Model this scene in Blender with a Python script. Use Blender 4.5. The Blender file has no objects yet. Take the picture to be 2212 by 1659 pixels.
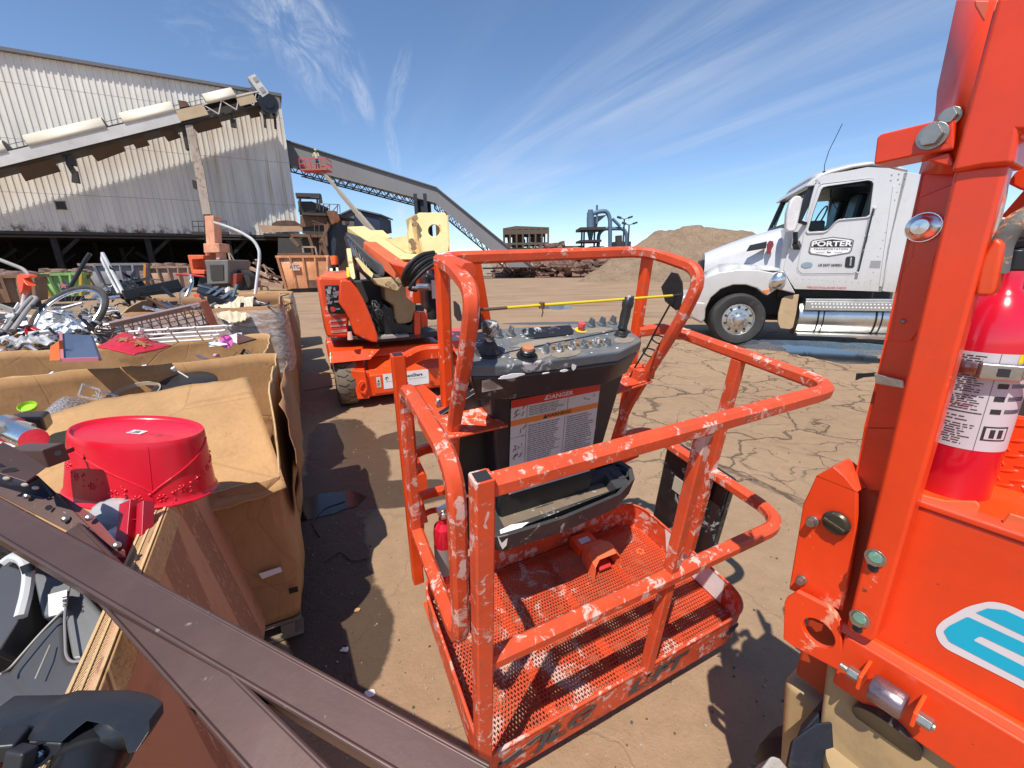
import bpy, bmesh, math, random
from mathutils import Vector as V, Matrix
SC = bpy.context.scene
COL = SC.collection
rnd = random.Random(7)
# ------------------------------------------------------------------ camera
F, CX, CY, EYE = 900.0, 1106.0, 829.5, 1.65        # focal length and centre on a 2212 x 1659 plate
_up = V((-.018, .9630, .2697)).normalized()
_f = V((0, 0, -1)); _yw = (_f - _up*_f.dot(_up)).normalized(); _xw = _yw.cross(_up)
M3 = Matrix((_xw, _yw, _up)); CAM = V((0, 0, EYE))
cam = bpy.data.objects.new('camera', bpy.data.cameras.new('camera')); COL.objects.link(cam)
cam.matrix_world = Matrix.Translation(CAM) @ M3.to_4x4()
cam.data.sensor_width = 36; cam.data.lens = 36*F/2212; cam.data.clip_end = 9000; cam.data.clip_start = .02
SC.camera = cam
# ------------------------------------------------------------------ light
TOSUN = V((-.17, -.46, .87)).normalized()
SUN_EL = math.asin(TOSUN.z); SUN_AZ = math.atan2(TOSUN.x, TOSUN.y)
sun = bpy.data.objects.new('sun', bpy.data.lights.new('sun', 'SUN')); COL.objects.link(sun)
sun.data.energy = 5.0; sun.data.angle = math.radians(.5); sun.data.color = (1, .95, .87)
sun.rotation_euler = TOSUN.to_track_quat('Z', 'Y').to_euler()
SC.view_settings.view_transform = 'Standard'; SC.view_settings.look = 'None'
SC.view_settings.exposure = 0.14; SC.view_settings.gamma = 1
SC.cycles.max_bounces = 6; SC.cycles.transparent_max_bounces = 8
# ------------------------------------------------------------------ pixel -> point helpers
def ray(x, y): return M3 @ V(((x-CX)/F, (CY-y)/F, -1))
def uz(x, y, z=0.): r = ray(x, y); return CAM + r*((z-EYE)/r.z)
def ud(x, y, d): return CAM + ray(x, y)*d
def upl(x, y, P, n): r = ray(x, y); return CAM + r*((V(P)-CAM).dot(n)/r.dot(n))
def zm(x0, y0, w, W=2212):                          # a zoomed crop back to plate pixels
    k = w/W
    return lambda x, y: ((x0+x*k)/1.62749, (y0+y*k)/1.62749)
class Fr:                                           # a thing's own frame
    def __init__(s, o, yaw=0, R=None):
        s.T = V(o); s.R = R or Matrix.Rotation(math.radians(yaw), 3, 'Z')
    def m(s): return Matrix.Translation(s.T) @ s.R.to_4x4()
    def w(s, p): return s.T + s.R @ V(p)
    def l(s, p): return s.R.transposed() @ (V(p)-s.T)
    def px(s, x, y, ax, val):
        n = s.R.col[ax].copy(); return s.l(upl(x, y, s.T+n*val, n))
# ------------------------------------------------------------------ world
W = bpy.data.worlds.new('World'); SC.world = W; W.use_nodes = True
nt = W.node_tree; N = nt.nodes; L = nt.links; N.clear()
out = N.new('ShaderNodeOutputWorld'); bg = N.new('ShaderNodeBackground'); bg.inputs[1].default_value = .118
sky = N.new('ShaderNodeTexSky'); sky.sky_type = 'NISHITA'; sky.sun_disc = False
sky.sun_elevation = SUN_EL; sky.sun_rotation = SUN_AZ; sky.altitude = 1200; sky.air_density = 1.0; sky.dust_density = .0; sky.ozone_density = 4.5
tc = N.new('ShaderNodeTexCoord')
def wn(op, a, b=None, c=None):
    n = N.new('ShaderNodeMath'); n.operation = op
    for i, v in enumerate((a, b, c)):
        if v is None: continue
        if isinstance(v, (int, float)): n.inputs[i].default_value = v
        else: L.new(v, n.inputs[i])
    return n.outputs[0]
def wdot(vec):
    n = N.new('ShaderNodeVectorMath'); n.operation = 'DOT_PRODUCT'; L.new(tc.outputs['Generated'], n.inputs[0]); n.inputs[1].default_value = vec
    return n.outputs['Value']
def wsm(v, a, b):
    n = N.new('ShaderNodeMapRange'); n.interpolation_type = 'SMOOTHSTEP'; n.clamp = True
    L.new(v, n.inputs[0]); n.inputs[1].default_value = a; n.inputs[2].default_value = b; return n.outputs[0]
def wcomb(x, y, z):
    n = N.new('ShaderNodeCombineXYZ')
    for i, v in enumerate((x, y, z)):
        if isinstance(v, (int, float)): n.inputs[i].default_value = v
        else: L.new(v, n.inputs[i])
    return n.outputs[0]
def wnoise(vec, scale, det=6, rough=.6, dist=0.):
    n = N.new('ShaderNodeTexNoise'); L.new(vec, n.inputs['Vector']); n.inputs['Scale'].default_value = scale
    n.inputs['Detail'].default_value = det; n.inputs['Roughness'].default_value = rough; n.inputs['Distortion'].default_value = dist
    return n.outputs[0]
dz = wn('MAXIMUM', wdot((0, 0, 1)), .04)
ca, sa = math.cos(math.radians(-24)), math.sin(math.radians(-24))
along = wn('DIVIDE', wdot((sa, ca, 0)), dz); across = wn('DIVIDE', wdot((ca, -sa, 0)), dz)
st = wnoise(wcomb(wn('MULTIPLY', across, 1.5), wn('MULTIPLY', along, .16), 3.3), 1.0, 7, .62, .5)
big = wnoise(wcomb(wn('MULTIPLY', across, .42), wn('MULTIPLY', along, .2), 9.1), 1.0, 3, .5)
band = wn('MULTIPLY', wsm(across, .4, 2.0), wsm(across, 5.8, 3.2))
ci = wn('MULTIPLY', wn('MULTIPLY', wsm(st, .36, .80), wsm(big, .30, .58)), band)
def patch(px, py, ux, uy, su, sv, nscale, lo, hi, z=0.):            # wisp round one direction, long along (ux,uy)
    d = ray(px, py).normalized(); u = (ray(px+ux, py+uy).normalized()-d).normalized(); v = d.cross(u)
    a = wn('DIVIDE', wdot(u-d*u.dot(d)), su); b = wn('DIVIDE', wdot(v), sv)
    f = wdot(d)
    r2 = wn('ADD', wn('MULTIPLY', a, a), wn('MULTIPLY', b, b))
    m = wn('MULTIPLY', wsm(r2, 1.0, .0), wsm(f, .3, .5))
    n = wnoise(wcomb(wn('MULTIPLY', a, 1.3), wn('MULTIPLY', b, 1.2), z), nscale, 8, .68, .8)
    return wn('MULTIPLY', m, wsm(n, lo, hi))
ps = [patch(650, 60, 60, 90, .17, .085, 1.9, .38, .72, 1), patch(785, 215, 20, 60, .055, .02, 1.6, .25, .7, 2),
      patch(858, 190, -20, 80, .085, .019, 1.8, .3, .85, 3), patch(848, 320, 15, 70, .07, .016, 1.9, .3, .85, 4),
      patch(470, 70, 70, 10, .10, .05, 1.5, .42, .95, 5), patch(866, 455, 2, 60, .03, .012, 1.6, .25, .8, 6)]
tot = wn('MULTIPLY', ci, .55)
for p_, k in zip(ps, (.45, .34, .34, .34, .3, .3)): tot = wn('ADD', tot, wn('MULTIPLY', p_, k))
hz = wsm(wdot((0, 0, 1)), .30, .0)
tot = wn('MINIMUM', wn('MULTIPLY', tot, 1.0), .85)
hs = N.new('ShaderNodeHueSaturation'); hs.inputs['Saturation'].default_value = 1.0; hs.inputs['Value'].default_value = 1.28; L.new(sky.outputs[0], hs.inputs['Color'])
mx = N.new('ShaderNodeMixRGB'); L.new(tot, mx.inputs[0]); L.new(hs.outputs[0], mx.inputs[1]); mx.inputs[2].default_value = (6.2, 6.7, 7.5, 1)
L.new(mx.outputs[0], bg.inputs[0]); L.new(bg.outputs[0], out.inputs[0])
# ------------------------------------------------------------------ mesh builder
def frame(d, up):
    d = d.normalized(); up = V(up)
    s = d.cross(up)
    if s.length < 1e-5: s = d.cross(V((1, 0, 0)) if abs(d.x) < .9 else V((0, 1, 0)))
    s.normalize(); return s, s.cross(d).normalized()
def fillet(pts, r, n=5, closed=False):
    pts = [V(p) for p in pts]; o = []; k = len(pts)
    for i, p in enumerate(pts):
        if not closed and i in (0, k-1): o.append(p); continue
        a, b = pts[i-1]-p, pts[(i+1) % k]-p
        rr = r[i] if isinstance(r, (list, tuple)) else r
        t = min(rr, a.length*.48, b.length*.48)
        if t < 1e-5: o.append(p); continue
        q0, q1 = p+a.normalized()*t, p+b.normalized()*t
        for j in range(n+1):
            s = j/n; o.append(q0*(1-s)**2 + p*2*s*(1-s) + q1*s*s)
    return o
class MB:
    def __init__(s): s.v = []; s.f = []; s.m = []
    def add(s, vs, fs, mi=0):
        b = len(s.v); s.v += [V(p) for p in vs]; s.f += [tuple(b+i for i in f) for f in fs]; s.m += [mi]*len(fs); return s
    def box(s, c, d, R=None, mi=0):
        c = V(c); h = V(d)/2; R = R or Matrix.Identity(3)
        vs = [c + R @ V((x*h.x, y*h.y, z*h.z)) for z in (-1, 1) for y in (-1, 1) for x in (-1, 1)]
        return s.add(vs, [(0, 2, 3, 1), (4, 5, 7, 6), (0, 1, 5, 4), (2, 6, 7, 3), (0, 4, 6, 2), (1, 3, 7, 5)], mi)
    def bb(s, a, b, mi=0):
        a, b = V(a), V(b); return s.box((a+b)/2, [abs(q) for q in (b-a)], None, mi)
    def hexa(s, lo, hi, mi=0):                          # 4 points + 4 points
        n = len(lo); return s.add(list(lo)+list(hi), [tuple(range(n))[::-1], tuple(range(n, 2*n))] + [(i, (i+1) % n, n+(i+1) % n, n+i) for i in range(n)], mi)
    def prism(s, poly, off, mi=0):
        poly = [V(p) for p in poly]; return s.hexa(poly, [p+V(off) for p in poly], mi)
    def beam(s, a, b, w, h, up=(0, 0, 1), mi=0):
        a, b = V(a), V(b); x, y = frame(b-a, up)
        q = [(-w/2, -h/2), (w/2, -h/2), (w/2, h/2), (-w/2, h/2)]
        return s.hexa([a+x*i+y*j for i, j in q], [b+x*i+y*j for i, j in q], mi)
    def sweep(s, path, prof, up=(0, 0, 1), closed=False, caps=True, mi=0, openprof=False, scale=None):
        path = [V(p) for p in path]; n = len(path); k = len(prof); rings = []
        d0 = path[1]-path[0]; x, y = frame(d0, up); pd = d0.normalized()
        for i, p in enumerate(path):
            if closed: d = (path[(i+1) % n]-path[i-1])
            elif i == 0: d = d0
            elif i == n-1: d = path[-1]-path[-2]
            else: d = (path[i+1]-p).normalized()+(p-path[i-1]).normalized()
            if d.length < 1e-7: d = pd
            d.normalize(); q = pd.rotation_difference(d); x = q @ x; y = q @ y; pd = d
            m = 1.
            if 0 < i < n-1:
                c = max(.35, (path[i+1]-p).normalized().dot(d)); m = 1/c
            sc = scale[i] if scale else 1
            rings.append([p + (x*a + y*b)*sc for a, b in prof] if m < 1.02 else [p + (x*a+y*b)*sc for a, b in prof])
        vs = [q for r in rings for q in r]; fs = []
        kk = k-1 if openprof else k
        for i in range(n if closed else n-1):
            j = (i+1) % n
            for t in range(kk): u = (t+1) % k; fs.append((i*k+t, i*k+u, j*k+u, j*k+t))
        if caps and not closed and not openprof: fs += [tuple(range(k))[::-1], tuple(range((n-1)*k, n*k))]
        return s.add(vs, fs, mi)
    def tube(s, path, r, n=10, up=(0, 0, 1), closed=False, caps=True, mi=0, scale=None):
        return s.sweep(path, [(r*math.cos(2*math.pi*i/n), r*math.sin(2*math.pi*i/n)) for i in range(n)], up, closed, caps, mi, False, scale)
    def sq(s, path, w, h=None, up=(0, 0, 1), closed=False, caps=True, mi=0, c=.18):
        h = h or w; a, b = w/2, h/2; e = min(w, h)*c
        pr = [(-a+e, -b), (a-e, -b), (a, -b+e), (a, b-e), (a-e, b), (-a+e, b), (-a, b-e), (-a, -b+e)]
        return s.sweep(path, pr, up, closed, caps, mi)
    def cyl(s, a, b, r, r2=None, n=20, mi=0, caps=True):
        a, b = V(a), V(b); x, y = frame(b-a, (0, 0, 1)); r2 = r if r2 is None else r2
        c = [(math.cos(2*math.pi*i/n), math.sin(2*math.pi*i/n)) for i in range(n)]
        vs = [a+(x*p+y*q)*r for p, q in c]+[b+(x*p+y*q)*r2 for p, q in c]
        fs = [(i, (i+1) % n, n+(i+1) % n, n+i) for i in range(n)]
        if caps: fs += [tuple(range(n))[::-1], tuple(range(n, 2*n))]
        return s.add(vs, fs, mi)
    def lathe(s, prof, a, ax, n=28, mi=0, sx=1., sy=1., up=(0, 0, 1), cap=True):
        a = V(a); ax = V(ax).normalized(); x, y = frame(ax, up); k = len(prof); vs = []
        for r, h in prof: vs += [a+ax*h+x*(r*sx*math.cos(2*math.pi*i/n))+y*(r*sy*math.sin(2*math.pi*i/n)) for i in range(n)]
        fs = [(j*n+i, j*n+(i+1) % n, (j+1)*n+(i+1) % n, (j+1)*n+i) for j in range(k-1) for i in range(n)]
        if cap: fs += [tuple(range(n))[::-1], tuple(range((k-1)*n, k*n))]
        return s.add(vs, fs, mi)
    def ell(s, c, r, n=14, m=8, mi=0, R=None, jit=0, rg=None):
        c = V(c); R = R or Matrix.Identity(3); vs = []; rg = rg or rnd
        for j in range(m+1):
            t = math.pi*j/m
            for i in range(n):
                p = 2*math.pi*i/n; q = 1+(rg.uniform(-jit, jit) if jit and 0 < j < m else 0)
                vs.append(c+R @ V((r[0]*math.sin(t)*math.cos(p)*q, r[1]*math.sin(t)*math.sin(p)*q, r[2]*math.cos(t)*q)))
        return s.add(vs, [(j*n+i, (j+1)*n+i, (j+1)*n+(i+1) % n, j*n+(i+1) % n) for j in range(m) for i in range(n)], mi)
    def grid(s, fn, nu, nv, mi=0, closeu=False):
        vs = [V(fn(i/nu, j/nv)) for j in range(nv+1) for i in range(nu if closeu else nu+1)]
        w = nu if closeu else nu+1
        return s.add(vs, [(j*w+i, j*w+(i+1) % w, (j+1)*w+(i+1) % w, (j+1)*w+i) for j in range(nv) for i in range(nu)], mi)
    def quad(s, a, b, c, d, mi=0): return s.add([a, b, c, d], [(0, 1, 2, 3)], mi)
    def poly(s, pts, mi=0): return s.add(pts, [tuple(range(len(pts)))], mi)
    def build(s, name, mats, parent=None, origin=None, bevel=0., seg=2, ang=32, solid=0., smooth=True, weld=False):
        o0 = V(origin) if origin is not None else V((0, 0, 0))
        me = bpy.data.meshes.new(name); me.from_pydata([p-o0 for p in s.v], [], s.f)
        if not isinstance(mats, (list, tuple)): mats = [mats]
        for m in mats: me.materials.append(m)
        me.polygons.foreach_set('material_index', s.m)
        bm = bmesh.new(); bm.from_mesh(me)
        if weld: bmesh.ops.remove_doubles(bm, verts=bm.verts, dist=1e-5)
        bmesh.ops.recalc_face_normals(bm, faces=bm.faces); bm.to_mesh(me); bm.free()
        if smooth:
            me.polygons.foreach_set('use_smooth', [True]*len(me.polygons)); me.set_sharp_from_angle(angle=math.radians(ang))
        me.update()
        o = bpy.data.objects.new(name, me); COL.objects.link(o); o.location = o0
        if parent: o.parent = parent
        if solid:
            md = o.modifiers.new('solid', 'SOLIDIFY'); md.thickness = solid; md.offset = 0
        if bevel:
            md = o.modifiers.new('bevel', 'BEVEL'); md.width = bevel; md.segments = seg; md.limit_method = 'ANGLE'; md.angle_limit = math.radians(38); md.harden_normals = smooth
        return o
def tag(o, label, cat, group=None, kind=None):
    o['label'] = label; o['category'] = cat
    if group: o['group'] = group
    if kind: o['kind'] = kind
    return o
def struct(o): o['kind'] = 'structure'; return o
def thing(name, label, cat, fr=None, group=None):
    o = bpy.data.objects.new(name, None); COL.objects.link(o); o.empty_display_size = .1
    if fr is not None: o.matrix_world = fr.m()
    return tag(o, label, cat, group)
def solo(mb, name, mats, label, cat, group=None, origin=None, **k):     # a thing that is one mesh, built in world space
    if origin is None:
        xs = [p.x for p in mb.v]; ys = [p.y for p in mb.v]; zs = [p.z for p in mb.v]
        origin = ((min(xs)+max(xs))/2, (min(ys)+max(ys))/2, min(zs))
    return tag(mb.build(name, mats, None, origin, **k), label, cat, group)
_tx = {}
def text(mb, s, o, x, y, h, mi=0, lift=.0015, align='CENTER', stretch=1., bold=0.):
    """flat lettering; o = centre, x/y = directions, h = cap height"""
    key = (s, bold)
    if key not in _tx:
        c = bpy.data.curves.new('lettering', 'FONT'); c.body = s; c.align_x = 'CENTER'; c.align_y = 'CENTER'; c.size = 1; c.offset = bold; c.resolution_u = 3
        ob = bpy.data.objects.new('lettering', c); COL.objects.link(ob)
        me = bpy.data.meshes.new_from_object(ob.evaluated_get(bpy.context.evaluated_depsgraph_get()))
        _tx[key] = ([v.co.copy() for v in me.vertices], [tuple(p.vertices) for p in me.polygons])
        bpy.data.objects.remove(ob); bpy.data.curves.remove(c); bpy.data.meshes.remove(me)
    vs, fs = _tx[key]; x = V(x).normalized(); y = V(y).normalized(); n = x.cross(y); k = h/.7
    ox = 0 if align == 'CENTER' else -min(v.x for v in vs)
    mb.add([V(o)+x*((v.x+ox)*k*stretch)+y*(v.y*k)+n*lift for v in vs], fs, mi)
def fine(mb, o, x, y, w, h, rows, mi, lift=.0015, rg=None, t=.45):
    """rows of small illegible print"""
    rg = rg or rnd; x = V(x).normalized(); y = V(y).normalized(); n = x.cross(y); o = V(o)
    for r in range(rows):
        u = 0; yy = h*(1-(r+.5)/rows); th = h/rows*t; end = w*rg.uniform(.7, 1)
        while u < end:
            l = min(rg.uniform(.05, .16)*w, end-u)
            a = o+x*u+y*yy+n*lift; mb.quad(a, a+x*l, a+x*l+y*th, a+y*th, mi); u += l+.018*w
def sticker(mb, o, x, y, w, h, mi, lift=.001):
    x = V(x).normalized(); y = V(y).normalized(); n = x.cross(y); o = V(o)+n*lift
    mb.quad(o, o+x*w, o+x*w+y*h, o+y*h, mi)
# ------------------------------------------------------------------ materials (all procedural)
def _new(name):
    m = bpy.data.materials.new(name); m.use_nodes = True; t = m.node_tree; t.nodes.clear()
    o = t.nodes.new('ShaderNodeOutputMaterial'); b = t.nodes.new('ShaderNodeBsdfPrincipled'); t.links.new(b.outputs[0], o.inputs[0])
    return m, t, b
class NT:
    def __init__(s, t): s.t = t; s.c = t.nodes.new('ShaderNodeTexCoord').outputs['Object']
    def lk(s, a, b): s.t.links.new(a, b)
    def mapv(s, sc=(1, 1, 1), loc=(0, 0, 0), rot=(0, 0, 0), src=None):
        n = s.t.nodes.new('ShaderNodeMapping'); s.lk(src or s.c, n.inputs[0]); n.inputs['Scale'].default_value = sc; n.inputs['Location'].default_value = loc; n.inputs['Rotation'].default_value = rot; return n.outputs[0]
    def noise(s, scale, det=5, rough=.6, dist=0., vec=None):
        n = s.t.nodes.new('ShaderNodeTexNoise'); s.lk(vec or s.c, n.inputs['Vector']); n.inputs['Scale'].default_value = scale; n.inputs['Detail'].default_value = det; n.inputs['Roughness'].default_value = rough; n.inputs['Distortion'].default_value = dist; return n.outputs[0]
    def vor(s, scale, feat='F1', vec=None, rnd_=1.):
        n = s.t.nodes.new('ShaderNodeTexVoronoi'); n.feature = feat; s.lk(vec or s.c, n.inputs['Vector']); n.inputs['Scale'].default_value = scale; n.inputs['Randomness'].default_value = rnd_; return n.outputs['Distance']
    def ma(s, op, a, b=None, c=None):
        n = s.t.nodes.new('ShaderNodeMath'); n.operation = op
        for i, v in enumerate((a, b, c)):
            if v is None: continue
            if isinstance(v, (int, float)): n.inputs[i].default_value = v
            else: s.lk(v, n.inputs[i])
        return n.outputs[0]
    def sm(s, v, a, b, lo=0., hi=1.):
        n = s.t.nodes.new('ShaderNodeMapRange'); n.interpolation_type = 'SMOOTHSTEP'; s.lk(v, n.inputs[0])
        for i, q in zip((1, 2, 3, 4), (a, b, lo, hi)): n.inputs[i].default_value = q
        return n.outputs[0]
    def mix(s, f, a, b, mode='MIX'):
        n = s.t.nodes.new('ShaderNodeMixRGB'); n.blend_type = mode
        for i, v in enumerate((f, a, b)):
            if isinstance(v, (int, float)): n.inputs[i].default_value = v if i == 0 else (v, v, v, 1)
            elif isinstance(v, (tuple, list)): n.inputs[i].default_value = (*v[:3], 1)
            else: s.lk(v, n.inputs[i])
        return n.outputs[0]
    def bump(s, h, strength, dist, bsdf):
        n = s.t.nodes.new('ShaderNodeBump'); s.lk(h, n.inputs['Height']); n.inputs['Strength'].default_value = strength; n.inputs['Distance'].default_value = dist; s.lk(n.outputs[0], bsdf.inputs['Normal'])
    def sep(s, vec=None):
        n = s.t.nodes.new('ShaderNodeSeparateXYZ'); s.lk(vec or s.c, n.inputs[0]); return n.outputs
    def nrm(s):
        n = s.t.nodes.new('ShaderNodeNewGeometry'); q = s.t.nodes.new('ShaderNodeSeparateXYZ'); s.lk(n.outputs['Normal'], q.inputs[0]); return q.outputs
_mc = {}
def paint(name, col, rough=.45, metal=0., scuff=None, amt=.0, sc=9., dirt=.25, dcol=(.16, .11, .075), vary=.12, scratch=0., bump=.15, spec=.5, coat=0., streak=0., topdust=0., lowdust=0., chips=0., ccol=(.05, .04, .035)):
    if name in _mc: return _mc[name]
    m, t, b = _new(name); n = NT(t)
    f1 = n.noise(sc*.35, 6, .65); c = n.mix(n.sm(f1, .3, .75, 0, 1), tuple(v*(1-vary) for v in col), tuple(min(1, v*(1+vary)) for v in col))
    if dirt:
        d = n.noise(sc*.8, 8, .72, .4, n.mapv(loc=(4.3, 1.7, 8.8))); c = n.mix(n.ma('MULTIPLY', n.sm(d, .5, .72), dirt), c, dcol)
    if streak:
        d = n.noise(3., 6, .65, 0, n.mapv(sc=(6, 6, .35))); c = n.mix(n.ma('MULTIPLY', n.sm(d, .48, .7), streak), c, dcol)
    if topdust:
        nz = n.nrm()[2]; d = n.noise(sc*1.4, 7, .7, .3, n.mapv(loc=(9.3, 2.7, 1.8))); c = n.mix(n.ma('MULTIPLY', n.ma('MULTIPLY', n.sm(nz, .45, .95), n.sm(d, .3, .62)), topdust), c, (.42, .33, .24))
    if lowdust:
        zz = n.sep()[2]; d = n.noise(2.2, 7, .7, .2, n.mapv(loc=(1.3, 8.7, 2.8))); c = n.mix(n.ma('MULTIPLY', n.ma('MULTIPLY', n.sm(zz, 1.9, .5), n.sm(d, .2, .7, .25, 1)), lowdust), c, (.36, .28, .2))
    rr = n.sm(f1, .2, .8, rough*.85, min(1, rough*1.2))
    if scuff:
        a = n.noise(sc, 9, .72, .6); k = n.noise(sc*.28, 3, .5, 0, n.mapv(loc=(2.2, 5.1, .4)))
        a = n.ma('ADD', a, n.ma('MULTIPLY', n.ma('SUBTRACT', k, .5), .55))
        s_ = n.ma('MULTIPLY', n.sm(a, .66-amt*.22, .72-amt*.20), .9)
        if scratch:
            w = n.noise(30, 4, .7, 0, n.mapv(sc=(1, .06, .5), rot=(.3, .5, .9)))
            s_ = n.ma('MAXIMUM', s_, n.ma('MULTIPLY', n.sm(w, .69, .73), scratch))
        c = n.mix(s_, c, scuff); rr = n.mix(s_, rr, .8)
    if chips:
        w = n.noise(sc*5, 5, .6, 0, n.mapv(loc=(1.2, .1, 6.4))); c = n.mix(n.ma('MULTIPLY', n.sm(w, .70, .73), chips), c, ccol)
    (n.lk(c, b.inputs['Base Color'])); (n.lk(rr, b.inputs['Roughness']) if not isinstance(rr, float) else None)
    b.inputs['Metallic'].default_value = metal; b.inputs['Specular IOR Level'].default_value = spec; b.inputs['Coat Weight'].default_value = coat; b.inputs['Coat Roughness'].default_value = .12
    if bump: n.bump(n.noise(sc*3.2, 6, .6), bump, .004, b)
    _mc[name] = m; return m
def flat(name, col, rough=.5, metal=0., **k): return paint(name, col, rough, metal, dirt=k.pop('dirt', .06), vary=k.pop('vary', .05), bump=k.pop('bump', .03), **k)
OR = (.80, .070, .008)
m_or = paint('orange_paint', OR, .38, scuff=(.80, .62, .56), amt=.10, sc=10, dirt=.3, scratch=.25, coat=.15)
m_orscuff = paint('plaster_scuffed_orange_paint', (.66, .075, .020), .56, scuff=(.68, .47, .40), amt=.46, sc=26, dirt=.6, scratch=.9, coat=.0, dcol=(.24, .10, .06), chips=.5)
m_orfloor = paint('worn_orange_expanded_steel', (.62, .075, .022), .6, scuff=(.66, .42, .35), amt=.40, sc=9, dirt=.6, scratch=.4, dcol=(.22, .09, .05))
m_orlite = paint('pale_orange_paint', (.82, .15, .05), .45, scuff=(.8, .55, .45), amt=.12, sc=7, dirt=.22)  # lighter orange for hood top, deck tabs, upper arm and small parts
m_red_or = paint('glossy_red_orange_paint', (.78, .052, .006), .40, scuff=(.85, .34, .2), amt=.04, sc=7, dirt=.30, dcol=(.38, .05, .02), coat=.25, chips=.9, vary=.12, bump=.10, scratch=.3, streak=.12, topdust=.18)
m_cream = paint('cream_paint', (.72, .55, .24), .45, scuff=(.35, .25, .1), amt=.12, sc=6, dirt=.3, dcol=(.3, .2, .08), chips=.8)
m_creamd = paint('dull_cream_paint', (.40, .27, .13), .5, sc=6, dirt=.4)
m_grayc = paint('slate_grey_plastic', (.10, .12, .135), .38, scuff=(.55, .53, .5), amt=.22, sc=14, dirt=.5, dcol=(.17, .14, .11), topdust=.22)
m_dkplast = paint('charcoal_plastic', (.022, .024, .028), .4, scuff=(.3, .28, .26), amt=.05, sc=9, dirt=.25, dcol=(.08, .065, .05))
m_blk = paint('black_plastic', (.012, .013, .015), .35, sc=9, dirt=.2, dcol=(.06, .05, .045))
m_blkscuff = paint('plaster_smeared_black_plastic', (.016, .017, .018), .4, scuff=(.5, .5, .5), amt=.32, sc=8, dirt=.3, dcol=(.1, .09, .08), scratch=.3)
m_tray = paint('dusty_dark_tray_plastic', (.045, .045, .045), .55, scuff=(.62, .6, .57), amt=.15, sc=10, dirt=.45, dcol=(.14, .11, .085))
m_rub = paint('black_rubber', (.018, .018, .018), .6, sc=14, dirt=.3, dcol=(.10, .08, .06))
m_tyre = paint('dusty_tyre_rubber', (.19, .145, .105), .9, sc=14, dirt=.5, dcol=(.10, .08, .06), vary=.2, bump=.5)
m_groove = flat('tyre_groove', (.03, .025, .02), .9)
m_trtyre = paint('truck_tyre_rubber', (.035, .034, .033), .75, sc=5, dirt=.55, dcol=(.13, .11, .085), vary=.3)
m_steel = paint('steel', (.55, .54, .52), .32, metal=1., sc=20, dirt=.3, dcol=(.2, .17, .14))
m_chrome = paint('bright_steel', (.80, .79, .77), .24, metal=1., sc=20, dirt=.12)
m_alu = paint('brushed_aluminium', (.66, .65, .62), .34, metal=1., sc=6, dirt=.35, dcol=(.35, .26, .18))
m_white = paint('white_truck_paint', (.60, .60, .605), .25, sc=3, dirt=.30, dcol=(.42, .37, .32), streak=.10, coat=.3, bump=.0, vary=.02, lowdust=.75)
m_wht = flat('white_print', (.80, .79, .77), .55)
m_lab = flat('white_sticker', (.66, .63, .61), .5, dirt=.2)
m_ink = flat('black_ink', (.025, .025, .027), .5)
m_redp = flat('red_print', (.55, .03, .02), .5)
m_orp = flat('orange_print', (.72, .2, .03), .5)
m_yel = paint('yellow_paint', (.80, .60, .02), .45, sc=12, dirt=.35, dcol=(.5, .4, .2))
m_red = paint('red_enamel', (.62, .008, .028), .2, sc=5, dirt=.05, coat=.6, vary=.05, bump=.02)
m_tub = paint('red_tub_plastic', (.72, .010, .030), .30, sc=5, dirt=.05, coat=.12, vary=.03, bump=.03)
m_rust = paint('rusted_steel', (.16, .085, .05), .8, sc=5, dirt=.6, dcol=(.05, .035, .03), vary=.3, bump=.4)
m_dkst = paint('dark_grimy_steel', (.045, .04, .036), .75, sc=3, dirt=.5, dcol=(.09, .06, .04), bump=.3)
m_blst = paint('dark_blue_steel', (.018, .024, .042), .6, sc=2, dirt=.3, dcol=(.05, .05, .05))
m_dust = paint('blue_grey_duct_paint', (.10, .17, .25), .55, sc=.7, dirt=.4, dcol=(.14, .13, .11), streak=.3)
m_gal = paint('grey_gallery_cladding', (.20, .195, .20), .55, sc=.4, dirt=.2, dcol=(.15, .13, .12), vary=.06)
m_glass, _t, _b = _new('tinted_glass'); _b.inputs['Base Color'].default_value = (.55, .75, .8, 1); _b.inputs['Transmission Weight'].default_value = 1; _b.inputs['Roughness'].default_value = .02; _b.inputs['IOR'].default_value = 1.05
m_clear, _t, _b = _new('clear_plastic'); _b.inputs['Base Color'].default_value = (.9, .92, .95, 1); _b.inputs['Transmission Weight'].default_value = .85; _b.inputs['Roughness'].default_value = .08; _b.inputs['IOR'].default_value = 1.45
m_clr2, _t, _b = _new('crystal_glass'); _b.inputs['Base Color'].default_value = (.85, .87, .9, 1); _b.inputs['Transmission Weight'].default_value = .8; _b.inputs['Roughness'].default_value = .05; _n = NT(_t); _n.bump(_n.vor(60), .9, .01, _b)
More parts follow.
